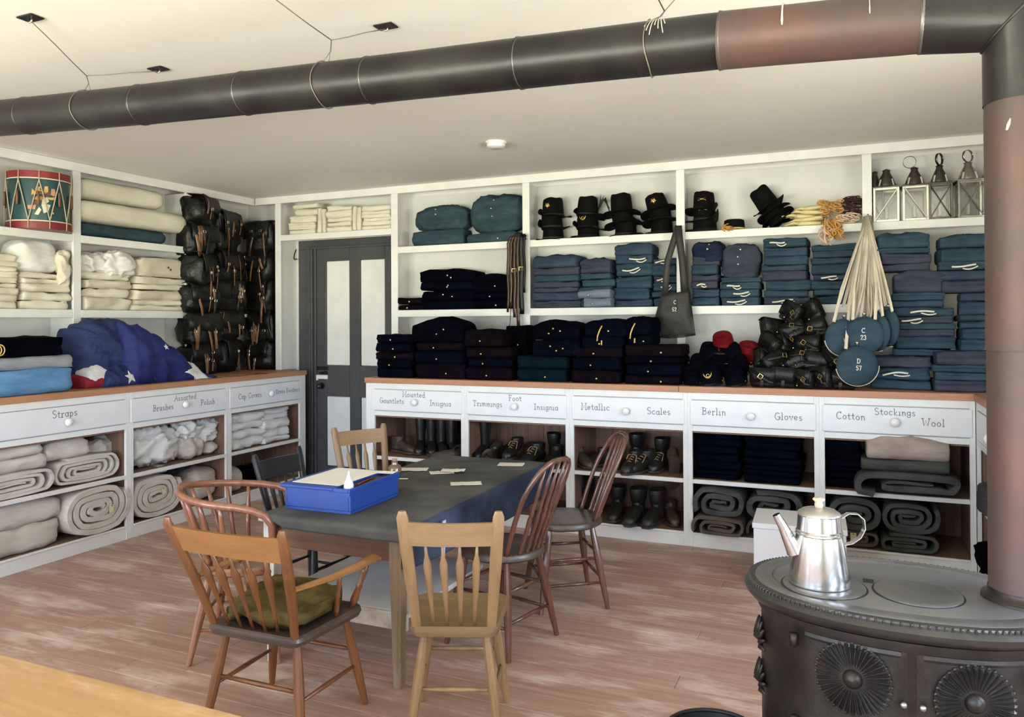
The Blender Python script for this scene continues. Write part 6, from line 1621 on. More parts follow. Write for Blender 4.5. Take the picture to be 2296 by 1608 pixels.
lantern(2107, 490, 'dark tin candle lantern with crossed guard wires', frame=TIND, bars='x', w=.15, h=.25, ringtilt=1.0, back=.015)
lantern(2171, 490, 'bright tin candle lantern showing its candle', frame=TINL, top=TINL, bars='x', w=.165, h=.255, ringtilt=.6, rz=R_(6))
lantern(2226, 490, 'bright tin lantern partly behind the stovepipe', frame=TINL, top=TINL, bars='x', w=.165, h=.255, rz=R_(-5), ring=False)

# ------------------------------------------------------------------ things hanging from hooks on the posts
def hook(root, X, Y, Z):
    l = root.location
    MB().tube([Vector((X, Y, Z-.02))-l, Vector((X, Y-.03, Z-.02))-l, Vector((X, Y-.045, Z))-l, Vector((X, Y-.04, Z+.02))-l], .005, 8).build('coat_hook', BLACKM, root, smooth=True)
h2 = at(1178, 530, Y=YU_-.03); hook(sb, h2.x, YU_, h2.z)
h3 = at(1523, 512, Y=YU_-.03); hook(sb, h3.x, YU_, h3.z)
h4 = at(1946, 487, Y=YU_-.03); hook(sb, h4.x, YU_, h4.z)
# belts
r_ = random.Random(8)
for i, (dx, w_, m_, yb0, desc) in enumerate(((-.15, .018, BROWNL, 700, 'narrow brown belt hanging leftmost at the shirt bay'), (-.118, .020, BROWNL, 688, 'slim brown belt hanging second from left'), (-.085, .026, BROWNL, 712, 'brown belt with brass buckle hanging in the middle'), (-.05, .030, BROWNL, 735, 'long brown belt ending in a steel clip'), (-.014, .038, BLACKL, 705, 'wide black belt hanging nearest the post'))):
    t = thing('leather_belt', desc, 'belt', (h2.x, YU_-.05, h2.z), 0, 'belts on the hook')
    zb_ = at(1150, yb0, Y=YU_-.05).z-h2.z
    mb = MB(); y0 = -.012-.006*i
    pts = [(.0, y0, -.005), (dx*.45, y0-.006, .006), (dx*.85, y0-.006, -.015), (dx, y0-.004, -.06)]+[(dx+.004*math.sin(k*1.1+i), y0-.003, -.06+(zb_+.06)*k/10) for k in range(1, 11)]
    mb.ribbon(pts, w_, .004, (.25*math.sin(i*2), -1, .05)); mb.build('strap', m_, t, smooth=True)
    mb = MB(); pts2 = [(p[0]+.012, p[1]+.02, p[2]) for p in pts]; pts2 = pts2[:-3]
    mb.ribbon(pts2, w_*.9, .004, (.2, -1, 0)); mb.build('strap', m_, t, smooth=True)
    if i in (2, 4):
        M_ = T(dx, y0-.008, zb_*.42) @ RX(PI/2)
        mb = MB(); mb.tube([M_ @ Vector(p) for p in ((-.018, -.014, 0), (.018, -.014, 0), (.018, .014, 0), (-.018, .014, 0), (-.018, -.014, 0))], .0035, 6); mb.build('buckle', BRASS, t)
    if i == 3:
        mb = MB(); mb.lathe([(.004, 0), (.016, .002), (.018, .006), (0, .009)], 12, T(dx, y0-.004, zb_-.012) @ RX(PI/2)); mb.build('clip', SILVER, t, smooth=True)
wc = thing('whistle_cord', 'short white braided cord hanging below the belts', 'cord', (h2.x, YU_-.08, at(1140, 735, Y=YU_-.08).z))
c0 = at(1142, 735, Y=YU_-.08); c1 = at(1135, 792, Y=YU_-.08); o0 = Vector(wc.location)
MB().tube([c0-o0+Vector((.004*math.sin(k*2.1), 0, 0))+(c1-c0)*(k/8) for k in range(9)], [.006, .007, .004, .006, .005, .007, .006, .007, .004], 8).build('braid', CORD, wc, smooth=True)
MB().tube([c0-o0, c0-o0+Vector((0, .02, .06)), Vector((-.12, .04, h2.z-o0.z-.25))], .003, 6).build('lanyard', BROWNL, wc, smooth=True)

# haversack
HAV = mat('tarred_canvas', (.012, .0115, .0105), .6, col2=(.024, .0225, .020), scale=8, bump=.35, bscale=40)
hv = thing('haversack', 'black tarred haversack hanging by its strap at the hat shelf', 'bag', (h3.x, YU_-.06, h3.z))
yb_ = YU_-.09
def hvp(px, py, y_=yb_): return at(px, py, Y=y_)-Vector(hv.location)
TL_, TR_, BL_, BR_ = hvp(1482, 662), hvp(1546, 652), hvp(1456, 755), hvp(1560, 752)
mb = MB(); vs_ = []; fs_ = []; nu, nv = 16, 14
for sgn in (-1, 1):
    for j in range(nv+1):
        for i in range(nu+1):
            u, v = i/nu, j/nv
            p = TL_.lerp(TR_, u).lerp(BL_.lerp(BR_, u), v)
            rd = 1-(2*abs(u-.5))**6; p.z -= .018*math.sin(PI*u)*v + (0 if v < .85 else 0)
            th = .048*math.sin(PI*min(1, v*.9+.1))**.6*(1-(2*abs(u-.5))**4)
            k = noise.fractal(Vector((u*5, v*3+sgn, 2)), 1, 2, 3)
            vs_.append((p.x, p.y+sgn*(th+.012*k*(1-(2*abs(u-.5))**4)), p.z+.004*k))
N_ = (nu+1)*(nv+1)
for s in range(2):
    for j in range(nv):
        for i in range(nu): a = s*N_+j*(nu+1)+i; fs_.append((a, a+1, a+nu+2, a+nu+1))
for i in range(nu): fs_.append((i, i+1, N_+i+1, N_+i)); b = nv*(nu+1)+i; fs_.append((b, b+1, N_+b+1, N_+b))
for j in range(nv):
    for c in (0, nu): a = j*(nu+1)+c; fs_.append((a, a+nu+1, N_+a+nu+1, N_+a))
mb.add(vs_, fs_); mb.build('bag_body', HAV, hv, smooth=True)
mb = MB(); hk = Vector((0, .02, .0))
for (a, m1, w_) in ((hvp(1490, 660), hvp(1497, 585), .05), (hvp(1535, 655), hvp(1530, 585), .055)):
    mb.ribbon([hk+Vector((0, -.03, .015)), hk.lerp(m1, .35)+Vector((0, -.03, 0)), m1, m1.lerp(a, .5), a+Vector((0, 0, -.04))], w_, .006, (.15, -1, 0))
mb.build('shoulder_strap', HAV, hv, smooth=True)
mb = MB(); M_ = Matrix.Translation(hvp(1517, 682)+Vector((0, -.066, 0))) @ RX(PI/2); letter(mb, 'C', .026, M_, .16); M_ = Matrix.Translation(hvp(1516, 698)+Vector((0, -.07, 0))) @ RX(PI/2); letter(mb, '62', .028, M_, .16)
MARK = mat('white_stencil', (.62, .60, .54), .7); mb.build('stencil', MARK, hv)

# canteens
CANT = cloth('slate_blue_canteen_cover', (.022, .046, .066), (.036, .064, .088))
STRAP = mat('undyed_cotton_strap', (.50, .43, .34), .8, col2=(.62, .56, .47), scale=8)
def canteen(px, py, r, Y, label, rx=0.0, rz=0.0, text=None, band=0.0):
    c = at(px, py, Y=Y); t = thing('canteen', label, 'canteen', tuple(c), 0, 'canteens hung by white straps'); t.rotation_euler = (rx, 0, rz)
    MB().lathe([(0, -.036), (r*.45, -.034), (r*.8, -.024), (r*.96, -.008), (r, 0), (r*.96, .008), (r*.8, .024), (r*.45, .034), (0, .036)], 36, RX(PI/2)).build('covered_body', CANT, t, smooth=True)
    mb = MB(); mb.lathe([(.010, 0), (.010, .02), (.012, .022), (.012, .03), (0, .031)], 12, T(0, 0, r-.006)); mb.build('spout', SILVER, t, smooth=True)
    mb = MB(); a0 = -.3+band; pts = [((r+.003)*math.cos(a), 0, (r+.003)*math.sin(a)) for a in [-PI*.95+PI*(.55+.4*(int(px) % 3)/2)*i/28 for i in range(29)]]
    nn = [Vector(p).normalized() for p in pts]; mb.ribbon(pts, .022, .003, nn); mb.build('edge_strap', STRAP, t, smooth=True)
    if text:
        mb = MB()
        for k, tx in enumerate(text):
            M_ = T(.0, -.0375, .018-.045*k) @ RX(PI/2); letter(mb, tx, .028, M_, .17)
        mb.build('stencil', MARK, t)
    pts_ = [c+Vector((0, 0, r+.0))-c, Vector((h4.x, YU_-.05, h4.z))-c]
    rr_ = random.Random(int(px)); 
    for q, sx in enumerate((-1, 1)):
        a = Vector((sx*r*.55, -.01, r*.84)); b = Vector((h4.x+sx*.012+rr_.uniform(-.01, .01), YU_-.045-.006*q, h4.z+.004))-c
        Mi = t.rotation_euler.to_matrix().inverted(); b = Mi @ b
        mb = MB(); mb.ribbon([a, a.lerp(b, .3)+Vector((sx*.018, -.010, .0)), a.lerp(b, .65)+Vector((sx*.008, -.012, 0)), b], .020, .0025, (.3*sx+.2, -1, .1)); mb.build('shoulder_strap', STRAP, t, smooth=True)
    return t
canteen(1893, 757, .125, 5.58, 'slate blue canteen hanging at the left of the cluster', rz=R_(18))
canteen(1938, 752, .122, 5.53, 'slate blue canteen stencilled 23 in the middle of the cluster', text=('C', '23'), rz=R_(-10))
canteen(1922, 820, .130, 5.50, 'slate blue canteen stencilled 57 hanging lowest', text=('D', '57'), rz=R_(14))
canteen(1968, 745, .125, 5.60, 'slate blue canteen turned edge-on at the right of the cluster', rz=R_(-58))
canteen(1992, 735, .125, 5.62, 'dark canteen in shadow at the far right of the cluster', rz=R_(-64))
# loose straps of the bunch
bs = thing('strap_bunch', 'bunch of undyed cotton straps fanning down from the hook over the canteens', 'straps', (h4.x, YU_-.06, h4.z))
r_ = random.Random(4)
for k in range(15):
    f = k/14; e = at(1882+f*112, 690+60*math.sin(PI*f)*r_.uniform(.3, 1.0)-abs(f-.5)*20, Y=5.62+.1*r_.random())-Vector(bs.location)
    a = Vector((r_.uniform(-.012, .012), -.01-.002*k, .004))
    mb = MB(); mid = a.lerp(e, .5)+Vector((.012*(f-.5), -.02, 0)); mb.ribbon([a, a.lerp(mid, .5)+Vector((0, -.01, 0)), mid, mid.lerp(e, .5)+Vector((0, -.006, 0)), e], r_.uniform(.014, .024), .0022, (r_.uniform(-.5, .5), -1, .1)); mb.build('strap', STRAP, bs, smooth=True)
# ------------------------------------------------------------------ drum
RED = mat('drum_red', (.23, .020, .022), .4, col2=(.17, .014, .018), scale=7)
TEALP = mat('drum_teal', (.010, .048, .052), .35, col2=(.016, .065, .068), scale=4, coat=.3)
DRC = mat('drum_gold_paint', (.55, .36, .12), .5, col2=(.45, .27, .10), scale=20)
DRF = mat('drum_flesh_paint', (.52, .25, .15), .5); DRB = mat('drum_brown_paint', (.10, .045, .025), .5); DRW = mat('drum_white_paint', (.62, .58, .48), .5)
ROPE = mat('drum_rope', (.46, .38, .27), .8)
DRr, DRh = .213, .425
dm = thing('snare_drum', 'red and teal rope drum with painted emblem on the left top shelf', 'drum', (-5.555, 3.885, Z_S1[1]+.001))
MB().lathe([(DRr-.008, .06), (DRr-.008, DRh-.06)], 48).build('shell', TEALP, dm, smooth=True, angle=SH)
for z0 in (0, DRh-.062):
    MB().lathe([(DRr-.012, z0), (DRr, z0+.003), (DRr, z0+.059), (DRr-.012, z0+.062)], 48).build('hoop', RED, dm, smooth=True, angle=SH)
    zz = z0+.058 if z0 == 0 else z0+.004
    mb = MB(); mb.lathe([(DRr+.0008, zz-.004), (DRr+.0016, zz), (DRr+.0008, zz+.004)], 48, cap=False); mb.build('cream_line', DRW, dm, smooth=True)
MB().lathe([(DRr-.014, DRh-.004), (DRr-.014, DRh+.002), (0, DRh+.004)], 48).build('drum_head', PAPER, dm, smooth=True)
def dpt(a, z, o=.0): return (math.cos(a)*(DRr+o), math.sin(a)*(DRr+o), z)
a00 = math.atan2(-3.885, 5.555)      # towards the camera
mb = MB()
for k in range(10):
    a = a00-PI+2*PI*k/10; b = a+PI/10; c = a+2*PI/10
    mb.tube([dpt(a, DRh+.002, .004), dpt(a, DRh-.07, .006), dpt((a+b)/2, DRh*.5, .006), dpt(b, .06, .006), dpt(b, -.0, .004)], .004, 6)
    mb.tube([dpt(b, .0, .004), dpt(b, .06, .006), dpt((b+c)/2, DRh*.5, .006), dpt(c, DRh-.07, .006), dpt(c, DRh+.002, .004)], .004, 6)
mb.build('tension_rope', ROPE, dm, smooth=True)['kind'] = 'stuff'
for k in range(10):
    a = a00-PI+2*PI*k/10
    mb = MB(); mb.tube([dpt(a-.02, .27, .010), dpt(a-.015, .17, .012)], .016, 8, flat=.5); mb.build('rope_ear', TANL, dm, smooth=True)
def patch(m_, poly, name, o=.0):
    vs_ = [dpt(a00+x/DRr, DRh/2+z, -.0055+o) for x, z in poly]+[dpt(a00+x/DRr, DRh/2+z, -.004+o) for x, z in poly]; n = len(poly)
    MB().add(vs_, [tuple(range(n)), tuple(range(n, 2*n))]+[(i, (i+1) % n, n+(i+1) % n, n+i) for i in range(n)]).build(name, m_, dm)
patch(DRC, [(-.05, .03), (-.045, .075), (-.025, .055), (-.02, .09), (.01, .095), (.005, .07), (.03, .062), (.035, .098), (.058, .10), (.06, .06), (.04, .045), (0, .04)], 'painted_scroll')
patch(DRF, [(.075, .04), (.082, .085), (.105, .085), (.115, .05), (.10, .03)], 'painted_scroll'); patch(DRC, [(-.045, 0), (-.01, .025), (.08, .02), (.12, .03), (.10, .005), (.05, 0), (0, -.005)], 'painted_wing')
patch(DRB, [(.0, .02), (.07, .03), (.075, .055), (.03, .05)], 'painted_wing', .0006); patch(DRB, [(-.04, -.01), (-.005, .0), (-.005, -.04), (-.045, -.045)], 'painted_scroll')
patch(DRF, [(-.075, -.045), (-.02, -.042), (-.025, -.075), (-.072, -.072)], 'painted_scroll', .0008)
patch(DRW, [(.02, .0), (.05, .02), (.065, -.01), (.045, -.03), (.075, -.035), (.06, -.085), (.03, -.10), (.015, -.04)], 'painted_shield', .0006)
patch(DRW, [(-.03, -.11), (.0, -.055), (.015, -.075), (-.005, -.115)], 'painted_tail', .0006)
for x_, z_ in ((.085, -.095), (.07, -.125)): patch(DRW, [(x_, z_), (x_+.008, z_+.01), (x_+.014, z_), (x_+.008, z_-.01)], 'painted_star', .0008)

# ------------------------------------------------------------------ mounds of cloth
def mound(name, m_, frame, prof, ybase_z, front, depth, seed, amp=.02, fr=7, parent=None, nu=60, na=22, lean=.0):
    """cloth heap whose ridge follows a list of (column, row) seen on the plane 'front'"""
    us = []; 
    for px, py in prof:
        z = ztop_at(frame, px, py, front); us.append((ucol(frame, px, front, (z+ybase_z)/2), z))
    u0, u1 = us[0][0], us[-1][0]; uc = (u0+u1)/2; vs_ = []; fs_ = []
    for i in range(nu+1):
        u = u0+(u1-u0)*i/nu
        for (a, za), (b, zb2) in zip(us[:-1], us[1:]):
            if a <= u <= b+1e-9: f = (u-a)/(b-a); f = f*f*(3-2*f); zt = za+(zb2-za)*f; break
        h = max(.01, zt-ybase_z); e = min(1, min(i, nu-i)/4.0); dd = depth*(.45+.55*e**.6)
        for k in range(na+1):
            a = PI*k/na; P0 = Vector((u-uc, -dd/2*math.copysign(abs(math.cos(a))**.7, math.cos(a)), h*abs(math.sin(a))**.6))
            q = Vector((P0.x*fr+P0.z*fr*.8+seed, P0.y*fr*.5, P0.z*fr*.45)); rd = (1-abs(noise.noise(q)))**2+.5*(1-abs(noise.noise(q*2.3)))**2-.85
            nrm = Vector((0, -math.cos(a), math.sin(a))); P1 = P0+nrm*(amp*rd)*(1 if 0 < k < na else 0)
            vs_.append((P1.x+lean*P1.z, P1.y, max(0, P1.z)))
    w_ = na+1
    for i in range(nu):
        for k in range(na): fs_.append((i*w_+k, (i+1)*w_+k, (i+1)*w_+k+1, i*w_+k+1))
        fs_.append((i*w_, i*w_+na, (i+1)*w_+na, (i+1)*w_))
    fs_ += [tuple(range(w_)), tuple(nu*w_+k for k in range(na, -1, -1))]
    x, y_ = fpos(frame, front, uc, depth)
    return MB().add(vs_, fs_).build(name, m_, parent, loc=(x, y_, ybase_z+.001), rot=(0, 0, FR[frame]), smooth=True)
FB = cloth('flag_blue', (.018, .027, .085), (.036, .052, .14), .7, scale=5); FB2 = cloth('flag_bright_blue', (.015, .018, .095), (.028, .036, .15), .6, scale=5)
FR_ = cloth('flag_red', (.20, .012, .022), (.30, .025, .04), .6); FW = cloth('flag_white', (.62, .60, .60), (.74, .72, .72), .7)
def star5(r): return [((r if k % 2 == 0 else r*.42)*math.sin(PI*k/5), (r if k % 2 == 0 else r*.42)*math.cos(PI*k/5)) for k in range(10)]
def flag(label, build):
    t = thing('flag', label, 'flag', (0, 0, 0), 0, 'flags piled on the left counter'); parts = build(t)
    c = parts[0].location.copy(); t.location = (c.x, c.y, Z_TOP+.001)
    for p in parts: p.location = Vector(p.location)-Vector(t.location)
    return t
xf = -5.03
def fa(t):
    b = mound('blue_field', FB, 'L', [(187, 760), (205, 738), (235, 722), (290, 722), (350, 760), (395, 800), (415, 835)], Z_TOP+.04, xf-.02, .42, 3.0, .055, 5, t)
    r1 = mound('red_stripe', FR_, 'L', [(187, 842), (230, 838), (262, 852), (290, 864)], Z_TOP, xf+.02, .40, 8, .02, 9, t); r2 = mound('red_stripe', FR_, 'L', [(330, 850), (360, 832), (400, 845), (415, 862)], Z_TOP, xf-.01, .34, 5, .02, 9, t)
    w1 = mound('white_stripe', FW, 'L', [(196, 830), (225, 812), (262, 826), (285, 850)], Z_TOP+.02, xf+.01, .38, 4, .015, 9, t); w2 = mound('white_stripe', FW, 'L', [(345, 838), (368, 815), (385, 830), (398, 855)], Z_TOP, xf+.0, .34, 2, .015, 9, t)
    return [b, r1, r2, w1, w2]
flag('rumpled blue flag with red and white folds on the left counter', fa)
def fb(t):
    b = mound('blue_field', FB, 'L', [(232, 862), (250, 832), (290, 815), (340, 816), (352, 840), (358, 864)], Z_TOP, xf+.05, .30, 13, .035, 6, t); return [b]
flag('folded blue flag end lying in front of the rumpled flag', fb)
def fc(t):
    b = mound('blue_field', FB2, 'L', [(292, 724), (325, 733), (360, 752), (400, 775), (440, 808), (475, 838), (497, 866)], Z_TOP, xf+.06, .30, 23, .05, 5, t)
    return [b]
f3 = flag('bright blue flag sliding over the counter edge with a white star', fc)
def put_star(t, px, py, r, rot, X):
    """a star sewn on the cloth: its points are laid on the surface of the blue field"""
    fld = [c for c in t.children if c.name.startswith('blue_field')][0]
    Mw = Matrix.Translation(Vector(t.location)+Vector(fld.location)) @ fld.rotation_euler.to_matrix().to_4x4()
    bv = BVHTree.FromPolygons([Mw @ v.co for v in fld.data.vertices], [p.vertices[:] for p in fld.data.polygons])
    c = at(px, py, X=X); d = (c-EYE).normalized(); d = Vector((-1, .1, -.55)).normalized(); e1 = Vector((.1, 1, 0)).normalized(); e2 = d.cross(e1).normalized(); e2 = e2 if e2.z > 0 else -e2
    out = star5(r); out = [((a[0]*(1-f)+b[0]*f), (a[1]*(1-f)+b[1]*f)) for a, b in zip(out, out[1:]+out[:1]) for f in (0, .34, .67)]
    n = len(out); vs_ = []; fs_ = []; cr, sr = math.cos(rot), math.sin(rot)
    for s_ in (1.0, .8, .6, .4, .2, .02):
        for (x, y_) in out:
            p = c+e1*((x*cr-y_*sr)*s_)+e2*((x*sr+y_*cr)*s_); hit = bv.ray_cast(p-d*.5, d, 1.2)
            q = hit[0] if hit[0] is not None else p; q = q-d*.004
            q.z = max(q.z, Z_TOP+.006) if q.x < XL_+.016 else q.z
            vs_.append(q-Vector(t.location))
    for i in range(5):
        for k in range(n): k2 = (k+1) % n; fs_.append((i*n+k, i*n+k2, (i+1)*n+k2, (i+1)*n+k))
    o = MB().add(vs_, fs_).build('star', FW, t, smooth=True); o.modifiers.new('thickness', 'SOLIDIFY').thickness = .003
put_star(f3, 440, 838, .15, .35, -5.0)
put_star(f3, 372, 779, .028, .1, -5.0)
f2 = [o for o in bpy.data.objects if o.get('label', '').startswith('folded blue flag end')][0]
put_star(f2, 290, 848, .055, .2, -5.0)

# ------------------------------------------------------------------ black knapsacks in the corner bay
def bag_mesh(mb, w, d, h, seed, amp=.036, nu=24, nv=14):
    vs_ = []; fs_ = []
    for j in range(nv+1):
        v = -PI/2+PI*j/nv; sz_ = math.copysign(abs(math.sin(v))**.6, math.sin(v)); cr = abs(math.cos(v))**.45
        for i in range(nu):
            a = 2*PI*i/nu; x = math.copysign(abs(math.cos(a))**.5, math.cos(a))*cr; y_ = math.copysign(abs(math.sin(a))**.5, math.sin(a))*cr
            q = Vector((x*w*4+seed, y_*d*6, sz_*h*6)); k = noise.fractal(q, 1, 2, 3)+.6*(.5-abs(noise.noise(q*1.9)))
            dn = Vector((x, y_, sz_)); vs_.append((x*w/2+dn.x*amp*k, y_*d/2+dn.y*amp*k, h/2+sz_*h/2*.98+dn.z*amp*k*.7))
    for j in range(nv):
        for i in range(nu): i2 = (i+1) % nu; fs_.append((j*nu+i, j*nu+i2, (j+1)*nu+i2, (j+1)*nu+i))
    mb.add(vs_, fs_)
def knapsack(label, loc, rotz, w, d, h, seed):
    t = thing('knapsack', label, 'knapsack', loc, rotz, 'black knapsacks in the corner bay'); r_ = random.Random(int(seed*100))
    mb = MB(); bag_mesh(mb, w, d, h, seed); mb.build('bag_body', OILC, t, smooth=True)
    mb = MB(); n = 8; vs_ = []; fs_ = []
    for i in range(n+1):
        for k, (yy, zz) in enumerate(((.2, 1.03), (-.2, 1.05), (-.45, .98), (-.56, .7), (-.57, .42))):
            u = -.46+.92*i/n; q = noise.noise(Vector((u*5+seed, k*.7, 0))); vs_.append((u*w, yy*d-.012+.012*q, zz*h+.012*q))
    for i in range(n):
        for k in range(4): fs_.append((i*5+k, (i+1)*5+k, (i+1)*5+k+1, i*5+k+1))
    mb.add(vs_, fs_); fl_ = mb.build('flap', OILC, t, smooth=True); fl_.modifiers.new('thickness', 'SOLIDIFY').thickness = .006
    for k in range(r_.choice((3, 4, 5, 6))):
        x0 = r_.uniform(-.4, .4)*w; ln = r_.uniform(.10, .32); z0 = h*r_.uniform(.55, .95); sw = r_.uniform(-.05, .05); m_ = r_.choice((TANL, TANL, TANL, BROWNL, BLACKL))
        pts = [(x0, -d/2-.012, z0), (x0+sw*.2, -d/2-.030, z0-ln*.25), (x0+sw*.6, -d/2-.034, z0-ln*.6), (x0+sw, -d/2-.030, z0-ln)]
        MB().ribbon(pts, r_.uniform(.016, .028), .004, (r_.uniform(-.6, .6), -1, .1)).build('strap', m_, t, smooth=True)
        if r_.random() < .5:
            M_ = T(x0+sw*.3, -d/2-.034, z0-ln*.3) @ RX(PI/2); MB().tube([M_ @ Vector(p) for p in ((-.013, -.01, 0), (.013, -.01, 0), (.013, .01, 0), (-.013, .01, 0), (-.013, -.01, 0))], .0028, 6).build('buckle', SILVER, t)
ROWN = ['bottom row', 'second row', 'third row', 'fourth row', 'fifth row', 'sixth row']
for c_, (frm, px0, px1, front, rows, nm) in enumerate((('L', 437, 492, -5.36, [838, 772, 706, 640, 572, 505, 443], 'nearest the cream linen'), ('L', 490, 548, -5.40, [834, 766, 698, 632, 566, 478], 'in the middle column'), ('B', 548, 604, 6.06, [834, 768, 700, 632, 565, 500], 'beside the door panel'))):
    for i in range(len(rows)-1):
        z0, z1_ = ztop_at(frm, (px0+px1)/2, rows[i], front), ztop_at(frm, (px0+px1)/2, rows[i+1], front)
        z0 = Z_TOP+.002 if i == 0 else z0
        u0, u1 = ucol(frm, px0, front, z0), ucol(frm, px1, front, z0); d_ = .24; x, y_ = fpos(frm, front+rg.uniform(-.02, .02), (u0+u1)/2, d_)
        knapsack('black oilcloth knapsack in the %s %s' % (ROWN[i], nm), (x, y_, z0), FR[frm]+R_(rg.uniform(-22, 22) if frm == 'L' else rg.uniform(-5, 5)), (u1-u0)*(rg.uniform(1.0, 1.22) if frm == 'L' else 1.0), d_, (z1_-z0)*1.05, rg.uniform(0, 60))
for k, (px, py) in enumerate(((500, 846), (540, 842), (585, 838))):
    c = at(px, py, Z=Z_TOP+.006); MB_ = MB(); MB_.ribbon([(-.06, 0, .0), (-.02, .01, .006), (.03, -.005, .002), (.07, .01, .0)], .022, .004, (0, 0, 1))
    tag(MB_.build('leather_strap', TANL if k < 2 else BROWNL, None, loc=c, rot=(0, 0, R_(20+30*k)), smooth=True), ['loose tan strap on the worktop by the star flag', 'loose tan strap on the worktop under the knapsacks', 'loose brown strap on the worktop by the door'][k], 'strap', 'loose straps')

# ------------------------------------------------------------------ caps on the counter
REDW = cloth('scarlet_lining', (.11, .003, .005), (.19, .007, .010), .6)
CAPW = cloth('cap_navy_wool', (.0012, .0014, .0036), (.0026, .003, .0075), spec=.04)
def kepi(label, loc, rotz, m_=CAPW, tilt=(0, 0), horn_=False, flip=False):
    t = thing('forage_cap', label, 'cap', loc, rotz, 'forage caps heaped on the counter'); t.rotation_euler = (tilt[0]+(PI if flip else 0), tilt[1], rotz)
    n = 24; vs_ = []; fs_ = []; lv = [(.080, 0, 0), (.083, .035, 0), (.080, .075, -.012), (.074, .105, -.030), (.066, .118, -.040), (.03, .115, -.042), (.001, .114, -.042)]
    for r, z, sh in lv: vs_ += [(r*.92*math.cos(2*PI*k/n), r*1.05*math.sin(2*PI*k/n)+sh, z+(-.02*math.sin(2*PI*k/n)*-1 if z > .09 else 0)) for k in range(n)]
    for i in range(len(lv)-1):
        for k in range(n): k2 = (k+1) % n; fs_.append((i*n+k, i*n+k2, (i+1)*n+k2, (i+1)*n+k))
    MB().add(vs_, fs_).build('crown', m_, t, smooth=True, angle=R_(60))
    vs_ = []; fs_ = []
    for j, f in enumerate((0, .5, 1)):
        for k in range(11):
            a = PI+PI*k/10; vs_.append(((.080*.92+.0*f)*math.cos(a)*(1+.05*f), .084*1.05*math.sin(a)-.045*f*abs(math.sin(a))**.7, .006-.016*f*f))
    for j in range(2):
        for k in range(10): fs_.append((j*11+k, j*11+k+1, (j+1)*11+k+1, (j+1)*11+k))
    v_ = MB().add(vs_, fs_).build('visor', BLACKL, t, smooth=True); v_.modifiers.new('thickness', 'SOLIDIFY').thickness = .003
    for s in (-1, 1): MB().lathe([(.006, 0), (.006, .003), (0, .005)], 8, T(s*.078, -.02, .014) @ RY(s*PI/2)).build('side_button', BRASS, t, smooth=True)
    if horn_: mb = MB(); horn(mb, .034, T(0, -.098, .058) @ RX(PI/2-.15)); mb.build('insignia', GOLD, t, smooth=True)
kp = [(1557, 838, 5.66, 10, 0, 'at the left foot of the cap heap'), (1597, 858, 5.60, -5, 1, 'with gold bugle horn at the front of the heap'), (1652, 850, 5.66, -20, 0, 'at the right foot of the cap heap'),
      (1568, 812, 5.72, 25, 0, 'second row left in the cap heap'), (1612, 812, 5.74, 0, 0, 'second row centre in the cap heap'), (1655, 808, 5.74, -15, 0, 'second row right in the cap heap'),
      (1590, 784, 5.78, 15, 0, 'third row left in the cap heap'), (1640, 782, 5.78, -25, 0, 'third row right in the cap heap')]
for i, (px, py, Y, rz, hn_, w_) in enumerate(kp):
    c = at(px, py, Y=Y); row_ = 0 if i < 3 else 1 if i < 6 else 2
    c.z = Z_TOP+.002+row_*.085+(.012 if row_ == 0 else 0); kepi('navy forage cap '+w_, tuple(c), R_(rz), horn_=bool(hn_), tilt=(R_(rg.uniform(-6, 10)), R_(rg.uniform(-8, 8))))
c = at(1622, 765, Y=5.80); kepi('scarlet cap crowning the cap heap', (c.x, c.y, Z_TOP+.25), R_(-10), REDW, (R_(8), R_(4)))
c = at(1665, 775, Y=5.86); kepi('scarlet cap slipping down the right of the cap heap', (c.x+.03, c.y, Z_TOP+.18), R_(-50), REDW, (R_(-10), R_(28)))
MB_ = MB(); MB_.prism([(-.07, -.05), (.08, -.055), (.085, .05), (-.06, .06)], .004); tag(MB_.build('purple_cloth', cloth('purple_silk', (.07, .035, .16), (.11, .06, .24)), None, loc=(at(1597, 866, Z=Z_TOP).x, 5.56, Z_TOP+.001)), 'flat purple cloth under the bugle cap on the worktop', 'cloth')

